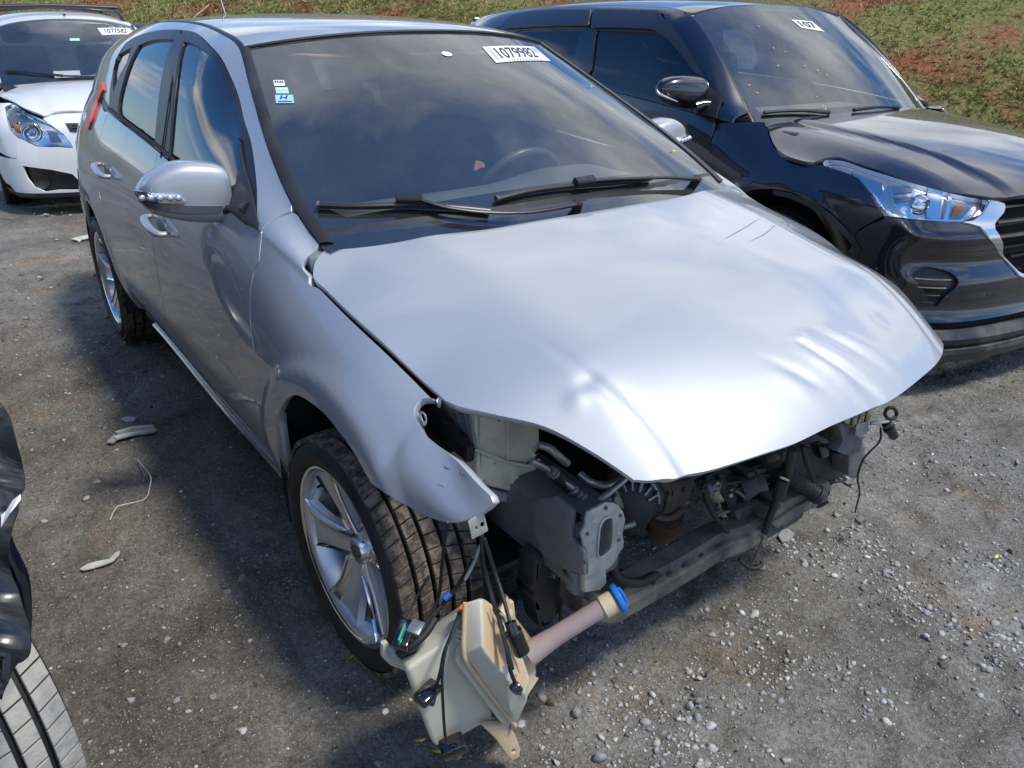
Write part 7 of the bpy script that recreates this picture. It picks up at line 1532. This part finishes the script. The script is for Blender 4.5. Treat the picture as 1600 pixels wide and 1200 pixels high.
for flip in (0, 1):
    L_ = bpy.data.objects.new('headlight', None); COL.objects.link(L_); L_.parent = pk; q = closed_runs([lt[:6], lt[5:]+[lt[0]]], 3); q = hmz(q) if flip else q
    panel('lamp_shell', pn, q, 'lamp_silver', L_, step=.03, lift=-.035, depth=.002, gap=.001); panel('lamp_cover', pn, q, 'lamp_glass', L_, step=.03, depth=.03, gap=.002)
    if not flip:
        g = pn.cast(50, 207, g=np.array([.35, .65])); c_l = pn(g)[0]; M_ = plane_frame(c_l-np.array([.018, 0, 0]), (0, 0, 1), (1, -.25, .15))
        MB().lathe([(0, -.02), (.03, -.016), (.055, -.004), (.066, .006), (.070, .004), (.072, -.02)], M=M_, seg=28).build('lamp_bowl', 'chrome', L_, deg=60); MB().lathe([(0, .004), (.02, .002), (.025, -.01)], M=M_, seg=16).build('lamp_bulb', 'lamp_satin', L_)
        lamp_plate([(19, 190), (28, 194), (31, 206), (22, 206)], 'amber', -.018, name='indicator_bulb', g0=(.3, .7), parent=L_, surf=pn)
        lamp_plate([(10, 170), (18, 166), (26, 186), (16, 198), (12, 182)], 'lamp_grey', -.02, g0=(.3, .7), parent=L_, surf=pn); lamp_plate([(72, 202), (86, 206), (96, 222), (78, 222)], 'lamp_grey', -.02, g0=(.38, .7), parent=L_, surf=pn)
grU = pn.trace([(92, 175), (136, 175), (136, 192)], np.array([.45, .85]))
zf_t = float(pn.cast(80, 184, g=np.array([.4, .8]))[1])
front_top = [p for p in lt[3:6]]
fz = pn.trace([(72, 183), (91, 177), (120, 176)], np.array([.4, .8]))
ug = pn.trace([(102, 193), (134, 193), (134, 206), (110, 206)], np.array([.42, .75])); lg = pn.trace([(118, 221), (134, 221), (134, 236), (124, 234)], np.array([.42, .65])); lo2 = pn.trace([(35, 259), (79, 265), (113, 272), (128, 286), (126, 297), (91, 297), (71, 300), (54, 292), (42, 278)], np.array([.3, .45]))
for r in (ug, lg): r[1][0] = min(r[1][0], .497); r[2][0] = min(r[2][0], .497)
print('pk openings', [tuple(np.round(p, 3)) for p in ug+lg+lo2], lt[5])
uz = [float(p[1]) for p in lo2]
# right fender, bumper and centre of the front
fpk = closed_runs([[lt[0], lt[10], lt[9], lt[8]], [lt[8], np.array([float(lt[8][0])-.01, .50])], [pn_ for pn_ in [np.array([float(pn.cast(19, 250, g=np.array([.2, .45]))[0]), .50])]]+[np.array([u_, z_]) for u_, z_ in ((.185, .60), (.15, .71), (.11, .74), (.07, .70), (.04, .60), (.03, .45))], [np.array([.005, .45]), np.array([.003, .92])], [np.array([.06, .91]), np.array([.12, .88]), lt[1], lt[0]]], 2)
panel('front_fender', pn, fpk, 'white_paint', pk, step=.04, mirror=True)
blo = .235
bp_half = [np.array([float(lt[8][0])-.01, .50])]+[lt[8], lt[7], lt[6], lt[5]]; 
bum = closed_runs([bp_half, [lt[5], lt[4], lt[3]]+fz, [fz[-1], np.array([.5, float(fz[-1][1])]), hmz(fz)[0]], hmz([lt[5], lt[4], lt[3]]+fz), hmz(bp_half), [np.array([1-.215, .50]), np.array([1-.235, .30]), np.array([1-.28, blo])], [np.array([.5, blo-.01])], [np.array([.28, blo]), np.array([.235, .30]), np.array([.215, .50])]], 2)
holes = [lo2, hmz(lo2)]
panel('front_bumper', pn, bum, 'white_paint', pk, holes=holes, step=.03)
for nm, a, n_b in (('upper_grille', ug, 3), ('lower_grille', lg, 3)):
    G = bpy.data.objects.new(nm, None); COL.objects.link(G); G.parent = pk; q = [a[0], np.array([.5, a[1][1]])]+hmz([a[0]])+[np.array([1-a[3][0], a[3][1]]), np.array([.5, a[2][1]]), a[3]]
    panel('grille_back', pn, q, 'trim_black', G, step=.03, lift=.006, depth=.01, gap=0)
    for k in range(n_b): z = np.interp((k+.5)/n_b, [0, 1], [a[0][1], a[3][1]]); P = pn(np.array([[u, z] for u in np.linspace(a[0][0]+.012, 1-a[0][0]-.012, 10)])); tube_obj('grille_bar', list(P+np.array([.010, 0, 0])), .006, 'dark_plastic', G, seg=6, smooth=0)
for flip in (0, 1):
    q = hmz(lo2) if flip else lo2; panel('lower_vent', pn, q, 'trim_black', pk, step=.03, lift=-.04, depth=.003, gap=-.004)
g = pn.cast(66, 285, g=np.array([.34, .40])); MB().lathe([(0, -.01), (.045, -.006), (.055, .004), (.06, -.02)], M=plane_frame(pn(g)[0]-np.array([.02, 0, 0]), (0, 0, 1), (1, -.3, 0)), seg=24).build('fog_lamp_blank', 'dark_plastic', pk, deg=50)
P = pn(np.array([[u, .375] for u in np.linspace(.375, .45, 6)])); tube_obj('vent_bar', list(P-np.array([.02, 0, 0])), .012, 'dark_plastic', pk, seg=6)
us_ = np.linspace(.22, .78, 30); V = []
for u in us_:
    for off, z in ((-.01, .245), (.0, .235), (-.0, .20), (-.05, .195)): p_ = pn(np.array([[u, z]]))[0]; V.append(p_+np.array([off, 0, 0]))
o = mesh_obj('chin_spoiler', V, [(i*4+j, i*4+j+1, (i+1)*4+j+1, (i+1)*4+j) for i in range(29) for j in range(3)], 'trim_black', pk); set_auto(o.data, 40)
ringP = ringS; innP = closed_runs([[np.array([u, .05]) for u in np.linspace(-.93, .93, 7)], [np.array([.94, .08]), np.array([.95, .93])], [np.array([u, .95]) for u in np.linspace(.93, -.93, 7)], [np.array([-.95, .93]), np.array([-.94, .08])]], 2)
screen(PK, pk, ringP, innP)
MB().box((-.24, 0, .88), (.32, 1.3, .16), bev=.02).build('cowl', 'trim_black', pk)
for s in (-1, 1): P = PK.ws(np.array([[s*1.0, v] for v in np.linspace(-.05, 1, 8)])); tube_obj('windshield_trim', list(P), .012, 'trim_black', pk, seg=6, smooth=2, flat=.5)
et = [np.array([x, 2.0]) for x in np.linspace(-3.3, -.30, 20)]
dp = closed_runs([[np.array([-.62, 1.05]), np.array([-.80, 1.45]), np.array([-1.02, 1.80])], [np.array([-1.02, 1.8]), np.array([-1.75, 1.82])], [np.array([-1.75, 1.82]), np.array([-1.85, 1.05])], [np.array([-1.85, 1.05]), np.array([-.62, 1.05])]], 2)
cab = closed_runs([[np.array([-.45, .05]), np.array([-.42, .6]), np.array([-.33, 1.0])], [np.array([-.33, 1.0]), np.array([-.30, 2.0])], [np.array([-.30, 2.0]), np.array([-.95, 2.0]), np.array([-2.1, 2.0])], [np.array([-2.1, 2.0]), np.array([-2.15, 1.0])], [np.array([-2.15, 1.0]), np.array([-2.2, .05])]], 3)
panel('cab_side', PK.side, cab, 'white_paint', pk, holes=[dp], step=.06, mirror=True); panel('side_glass', PK.side, dp, 'dark_glass', pk, step=.1, mirror=True, gap=-.003, lift=-.01, depth=.004)
bed = closed_runs([[np.array([-2.22, .05]), np.array([-2.17, .98])], [np.array([-2.17, .98]), np.array([-3.38, .98])], [np.array([-3.38, .98]), np.array([-3.38, .1])]]+[[PK.sz(*(np.array([-2.67, .36])+.37*np.array([math.cos(a), math.sin(a)]))) for a in np.linspace(math.pi, 0, 10)]], 2); panel('cargo_side', PK.side, bed, 'white_paint', pk, step=.06, mirror=True)
panel('roof', PK.roof, closed_runs([[np.array([-.90, y]) for y in np.linspace(-.55, .55, 7)], [np.array([x, float(PK.YT(x))-.003]) for x in np.linspace(-1.0, -2.15, 8)], [np.array([x, -float(PK.YT(x))+.003]) for x in np.linspace(-2.15, -1.0, 8)]], 2), 'white_paint', pk, step=.08, gap=.001, depth=.01)
for s in (-1, 1): xs = np.linspace(-1.05, -2.1, 8); P = [np.array([x, s*(float(PK.YT(x))-.04), float(PK.ZT(x))+.055]) for x in xs]; P[0][2] -= .05; P[-1][2] -= .05; tube_obj('roof_rail', P, .018, 'trim_black', pk, seg=8, smooth=2)
tube_obj('roof_crossbar', [(-1.45, -.56, 1.56), (-1.45, 0, 1.575), (-1.45, .56, 1.56)], .018, 'trim_black', pk, seg=8, smooth=4); tube_obj('rear_rail', [(-2.05, -.5, 1.53), (-2.05, 0, 1.57), (-2.05, .5, 1.53)], .02, 'trim_black', pk, seg=8)
MB().cyl(PK.roof(np.array([-1.05, .02]))[0], PK.roof(np.array([-1.05, .02]))[0]+np.array([0, 0, .015]), .012, seg=12).build('antenna_base', 'trim_black', pk)
MB().box((-2.2, 0, 1.2), (.03, 1.1, .5), bev=.01).build('cab_back', 'white_paint', pk); MB().box((-2.8, 0, .55), (1.2, 1.4, .05), bev=.01).box((-3.4, 0, .8), (.04, 1.5, .5), bev=.01).build('cargo_bed', 'white_paint', pk)
cabin_simple(pk, -.35, -2.1, .68, .93, .55, 1.4)
simple_wiper(PK, pk, [(8, 113), (40, 115), (60, 117), (98, 121)]); simple_wiper(PK, pk, [(62, 117), (100, 121), (140, 121), (160, 119)])
pq = [PK.ws.cast(*p, g=np.array([.6, .85])) for p in ((160, 55), (203, 54), (204, 45), (152, 44))]; lot_card(PK, pk, pq, '1077582')
pq2 = [PK.ws.cast(*p, g=np.array([.2, .7])) for p in ((109, 64), (125, 64), (124, 60), (109, 60))]; decal('permit_sticker', PK.ws, pq2, 'sticker_green', parent=pk, lift=.002, n=2)
for x in (0, -2.67):
    for rt in (True, False):
        MB().lathe([(.38, 0), (.38, -.28), (.0, -.29)], M=Matrix.Translation((x, (-.83 if rt else .83), .36))@(RR if rt else RL), seg=24, a0=-.3, a1=math.pi+.3).build('wheel_housing', 'cavity', pk)
        wheel_simple(pk, Vector((x, -.755 if rt else .755, .365)), .315, .19, rt)
for s in (-1, 1): MB().box((-.62, s*.93, 1.06), (.10, .19, .15), bev=.04, seg=3).box((-.60, s*.82, 1.0), (.06, .1, .04), bev=.01).build('door_mirror', 'white_paint', pk)

# crumpled left wing edge and dusty streak on the far side of the SUV screen
V = []; F_ = []; xs = np.linspace(-.22, .62, 26)
for i, x in enumerate(xs):
    zt_ = float(SV.hood_f(np.array([x]), np.array([.80]))[0][2]); w_ = .018*math.sin(i*1.9)+.012*math.sin(i*4.3+1)
    V += [(x, .785, zt_-.01), (x+.01*math.sin(i*2.7), .82+.3*w_, zt_+.022+w_), (x, .865+w_, zt_-.02+.6*w_), (x, .885-w_, zt_-.10)]
o = mesh_obj('crumpled_wing', V, [(i*4+q, i*4+q+1, (i+1)*4+q+1, (i+1)*4+q) for i in range(25) for q in range(3)], 'black_paint', suv); set_auto(o.data, 25)
# ================================================================ wrecked black car at the left edge
FB = Frame(.36, -2.37, 0)
wk = thing('wrecked_car', 'black wrecked car with crumpled fender and dusty bare tyre, cut off by the left edge', 'car', loc=(.36, -2.37, 0))
# its tyre, turned a little, dusty tread towards the camera
tw = bpy.data.objects.new('wheel', None); COL.objects.link(tw); tw.parent = wk; tw.matrix_local = Matrix.Translation((-.365, .698, .31))@Matrix.Rotation(.3, 4, 'Z')@RL
make_tyre(None, R=.32, wd=.235, parent=tw, tm='tread_dry', blocks=58); MB().lathe([(0, .02), (.06, .03), (.15, .0), (.205, .06), (.215, .09), (.222, .09)], seg=40).build('rim', 'steel', tw)
# crumpled fender skin hanging over it
cp_ = [(0, 628), (8, 640), (18, 658), (26, 690), (34, 720), (39, 745), (38, 762), (31, 775), (30, 795), (22, 812), (16, 845), (13, 880), (20, 905), (30, 930), (38, 955), (45, 975), (48, 1000), (47, 1022), (36, 1032), (24, 1040), (14, 1048), (8, 1072), (4, 1090)]
rows = []
for k, (a, b) in enumerate(cp_):
    y0 = -1.50+.0*k; x0 = np.interp(b, [628, 760, 880, 1000, 1090], [.12, .30, .42, .50, .55]); p0 = at(a, b, 'x', x0)
    row = []
    for j in range(7):
        t = j/6; w_ = .016*math.sin(k*1.7+j*1.3)+.012*math.sin(k*.9-j*2.1); row.append(p0+np.array([-.10*t+w_*.8*(j > 0)-.02*math.sin(t*3), -.26*t, .07*math.sin(t*math.pi)*.6+w_*(j > 0)]))
    rows.append(row)
R_ = np.array(rows); fi = np.linspace(0, len(cp_)-1, len(cp_)*3); V = []
for t_ in fi:
    for j in range(7): V.append([float(np.interp(t_, range(len(cp_)), R_[:, j, q])) for q in range(3)])
V = np.array(V)-np.array([.36, -2.37, 0]); 
o = mesh_obj('crumpled_fender', V, [(i*7+j, i*7+j+1, (i+1)*7+j+1, (i+1)*7+j) for i in range(len(fi)-1) for j in range(6)], 'wreck_black', wk); set_auto(o.data, 50); sm = o.modifiers.new('t', 'SOLIDIFY'); sm.thickness = .003
pr = [at(a, b, 'x', x_)-FB.o+np.array([.004, .001, 0]) for a, b, x_ in ((0, 803, .35), (8, 796, .35), (18, 780, .34), (30, 770, .33), (31, 778, .335), (24, 788, .34), (14, 800, .345), (0, 822, .355))]
mesh_obj('bare_edge', [*pr], [tuple(range(8))], 'white_plastic', wk)
mesh_obj('torn_flap', [at(a, b, 'x', x_)-FB.o for a, b, x_ in ((4, 1030, .53), (18, 1022, .53), (34, 1030, .52), (18, 1050, .54), (14, 1066, .55), (6, 1080, .55), (3, 1060, .55))], [tuple(range(7))], 'trim_black', wk)
# the rest of its body, mostly outside the frame: doors, roof and glass of a plain hatchback
def body_copy(src, m, parent, zs=1., dx=None):
    for ob in [o_ for o_ in list(car.children) if o_.type == 'MESH' and o_.name.split('.')[0] in src]:
        me = ob.data.copy(); me.transform(Matrix.Diagonal((1, 1, zs, 1))); me.materials.clear(); me.materials.append(MATS[m]); c_ = bpy.data.objects.new(ob.name.split('.')[0], me); link(c_, parent); c_.location = (-.02 if zs == 1. else 1.3, 0, 0)
body_copy(('front_door', 'rear_door', 'quarter_panel', 'roof_side_rail', 'roof', 'sill', 'hatch'), 'black_paint', wk); body_copy(('front_side_glass', 'rear_side_glass', 'windshield', 'quarter_glass'), 'dark_glass', wk); body_copy(('window_frame', 'underbody', 'windshield_border'), 'trim_black', wk)
w3 = copy_tree(tw, wk); w3.matrix_local = Matrix.Translation((-2.67, .755, .305))@RL
MB().box((-.35, 0, .55), (.05, 1.5, .8), bev=.01).build('bulkhead', 'cavity', wk)
for j, (a, b_) in enumerate(((0, 0),)): MB().box((-.05, .0, .50), (.5, 1.05, .45), bev=.05).build('engine_block', 'dark_steel', wk)
# dark car roof showing far behind
dc = thing('parked_car', 'distant dark grey car, only its roof visible between the pickup and the silver hatchback', 'car', loc=(-11.2, 2.2, 0), rz=.4)
for src_, m_ in ((('front_door', 'rear_door', 'quarter_panel', 'roof_side_rail', 'roof', 'sill', 'hatch', 'hood', 'front_fender', 'rear_bumper'), 'grey_paint'), (('front_side_glass', 'rear_side_glass', 'windshield', 'quarter_glass'), 'dark_glass'), (('window_frame', 'underbody', 'windshield_border'), 'trim_black')): body_copy(src_, m_, dc, zs=.90)
for x in (1.3, -1.35):
    for y in (-.75, .75): MB().lathe([(0, -.1), (.28, -.1), (.31, -.08), (.31, .08), (.28, .1), (0, .1)], M=Matrix.Translation((x, y, .31))@RR, seg=24).build('wheel', 'tyre_side', dc)
MB().box((1.75, 0, .45), (.5, 1.3, .35), bev=.06).build('front_bumper', 'grey_paint', dc)
# wooden stake on the bank

def bank_hit(px, py):
    d = AX_R*(px-800)/FPX+AX_U*(600-py)/FPX+AX_F; best = None
    for t in np.linspace(8, 40, 3200):
        p = CAM+t*d; r_ = p-BO; s1 = float(r_@BD); t1 = float(r_@BN)
        if t1 > 0 and p[2] <= float(bank_z(np.array(s1), np.array(t1))): return p
    return CAM+14*d
q0 = bank_hit(296, 34); dq = AX_R*.36+AX_U*.30; q1 = q0+dq*.35; q2 = q0+dq*.9; stake = tube_obj('stake', [q0-dq*.2, q1, q2], [.035, .035, .032], 'stake_wood' if 'stake_wood' in MATS else 'tank_tan', None, seg=4, smooth=0, flat=.5); tag(stake, 'pale wooden stake leaning on the grass bank above the silver roof', 'stake')
# ================================================================ litter and single stones
def flat_piece(name, px, m, label, cat, h=.006, curl=.0):
    P = [at(a, b, 'z', .004) for a, b in px]; z = ground_z(np.array([p[0] for p in P]), np.array([p[1] for p in P])); n = len(P)
    zz = float(np.max(z))+.003; V = [(p[0], p[1], zz+curl*math.sin(i*1.1)) for i, p in enumerate(P)]+[(p[0], p[1], zz+h+curl*math.sin(i*1.1)) for i, p in enumerate(P)]
    o = mesh_obj(name, V, [tuple(range(n))[::-1], tuple(range(n, 2*n))]+[(i, (i+1) % n, n+(i+1) % n, n+i) for i in range(n)], m); return tag(o, label, cat)
tg = thing('trim_strip', 'grey channel-shaped plastic strip lying on the dirt beside the rear door', 'plastic strip', loc=tuple(at(205, 678, 'z', 0)))
tz = np.array(tuple(at(205, 678, 'z', 0)))
def strip_part(nm, px, m, h, zo): 
    P = [at(a, b, 'z', .01)-tz for a, b in px]; n = len(P); V = [(p[0], p[1], zo) for p in P]+[(p[0], p[1], zo+h) for p in P]; mesh_obj(nm, V, [tuple(range(n))[::-1], tuple(range(n, 2*n))]+[(i, (i+1) % n, n+(i+1) % n, n+i) for i in range(n)], m, tg)
strip_part('base', [(166, 690), (180, 675), (200, 671), (238, 665), (246, 670), (240, 674), (205, 679), (185, 684), (176, 691)], 'debris_grey', .006, .002)
strip_part('rib', [(180, 677), (205, 669), (240, 666), (240, 668), (206, 672), (184, 679)], 'debris_pale', .010, .008)
strip_part('rib', [(178, 684), (205, 677), (243, 671), (243, 673), (206, 680), (182, 687)], 'debris_pale', .008, .008)
flat_piece('paper_scrap', [(123, 884), (135, 877), (150, 873), (170, 868), (179, 858), (186, 855), (185, 862), (176, 872), (160, 878), (140, 883), (128, 885)], 'debris_pale', 'pale torn strip lying on the dirt nearest the black wreck', 'scrap', h=.004, curl=.002)
flat_piece('plastic_shard', [(111, 376), (125, 372), (141, 369), (142, 374), (128, 377), (124, 381), (121, 378)], 'debris_pale', 'pale shard on the dirt beside the rear wheel', 'shard', h=.006)
flat_piece('glass_shard', [(1216, 836), (1222, 828), (1232, 826), (1242, 834), (1234, 844), (1222, 846)], 'galvanised', 'small greenish glass piece beneath the front crossmember', 'glass piece', h=.006)
flat_piece('dusty_patch_scrap', [(190, 657), (200, 653), (215, 655), (210, 661), (195, 662)], 'debris_grey', 'thin grey scrap just above the channel-shaped strip', 'scrap', h=.003)
wp_ = [at(a, b, 'z', .01) for a, b in ((216, 720), (222, 730), (236, 748), (235, 762), (229, 778), (215, 784), (195, 790), (184, 796), (178, 806), (173, 816))]
tag(tube_obj('thin_wire', [p+np.array([0, 0, .006+.006*math.sin(i)]) for i, p in enumerate(wp_)], .0022, 'debris_pale', seg=5), 'thin pale wire curving across the dirt between the two scraps', 'wire')
for (a, b), lb in (((655, 1160), 'yellow petals fallen on the dirt left of the washer bottle'), ((684, 1177), 'yellow petal fallen under the edge of the washer bottle'), ((551, 1028), 'yellow petal on the dirt below the front wheel'), ((1557, 872), 'yellow petal on the gravel near the right edge')):
    p = at(a, b, 'z', .006); petal_at(p, np.array([0, 0, 1.]), .013, random.random()*6, lb)
def big_stone(px, py, r, tone, lb, grp=None):
    p = at(px, py, 'z', .0); o = stones('stone', np.array([p[:2]]), np.array([r]), np.array([tone]), IC2, nsh=2); tag(o, lb, 'stone', grp)
grey, pale, warm, dark = (.26, .27, .27), (.46, .46, .44), (.34, .27, .20), (.13, .13, .14)
for px, py, r, tone, lb in ((1115, 1168, .021, pale, 'pale angular stone near the bottom edge, largest on the right'), (938, 1186, .024, grey, 'flat greenish grey slab stone at the bottom edge below the bottle'), (903, 1116, .017, grey, 'round grey pebble right of the washer bottle'), (1107, 1055, .017, dark, 'dark wedge-shaped stone on the gravel right of the filler neck'),
    (333, 1083, .012, warm, 'rusty brown round pebble on the shaded dirt'), (277, 1090, .012, grey, 'grey round pebble left of the rusty brown one'), (377, 1140, .013, pale, 'white oval pebble lowest on the left dirt'), (260, 990, .014, grey, 'flat oval stone half sunk in the left dirt'), (193, 1009, .011, grey, 'grey pebble near the dusty tyre'), (280, 1003, .010, grey, 'small grey stone right of the half sunk one'),
    (354, 923, .012, grey, 'grey pebble with a dark one behind it on the shaded dirt'), (350, 914, .012, dark, 'dark square stone touching a grey pebble'), (293, 1106, .010, pale, 'pale pebble under the rusty brown one'), (390, 998, .010, pale, 'pale pebble near the front tyre'), (587, 1190, .016, grey, 'half buried round stone at the bottom edge left of the bottle'), (1345, 812, .018, dark, 'dark blue-grey stone under the dangling wire')):
    big_stone(px, py, r, tone, lb)
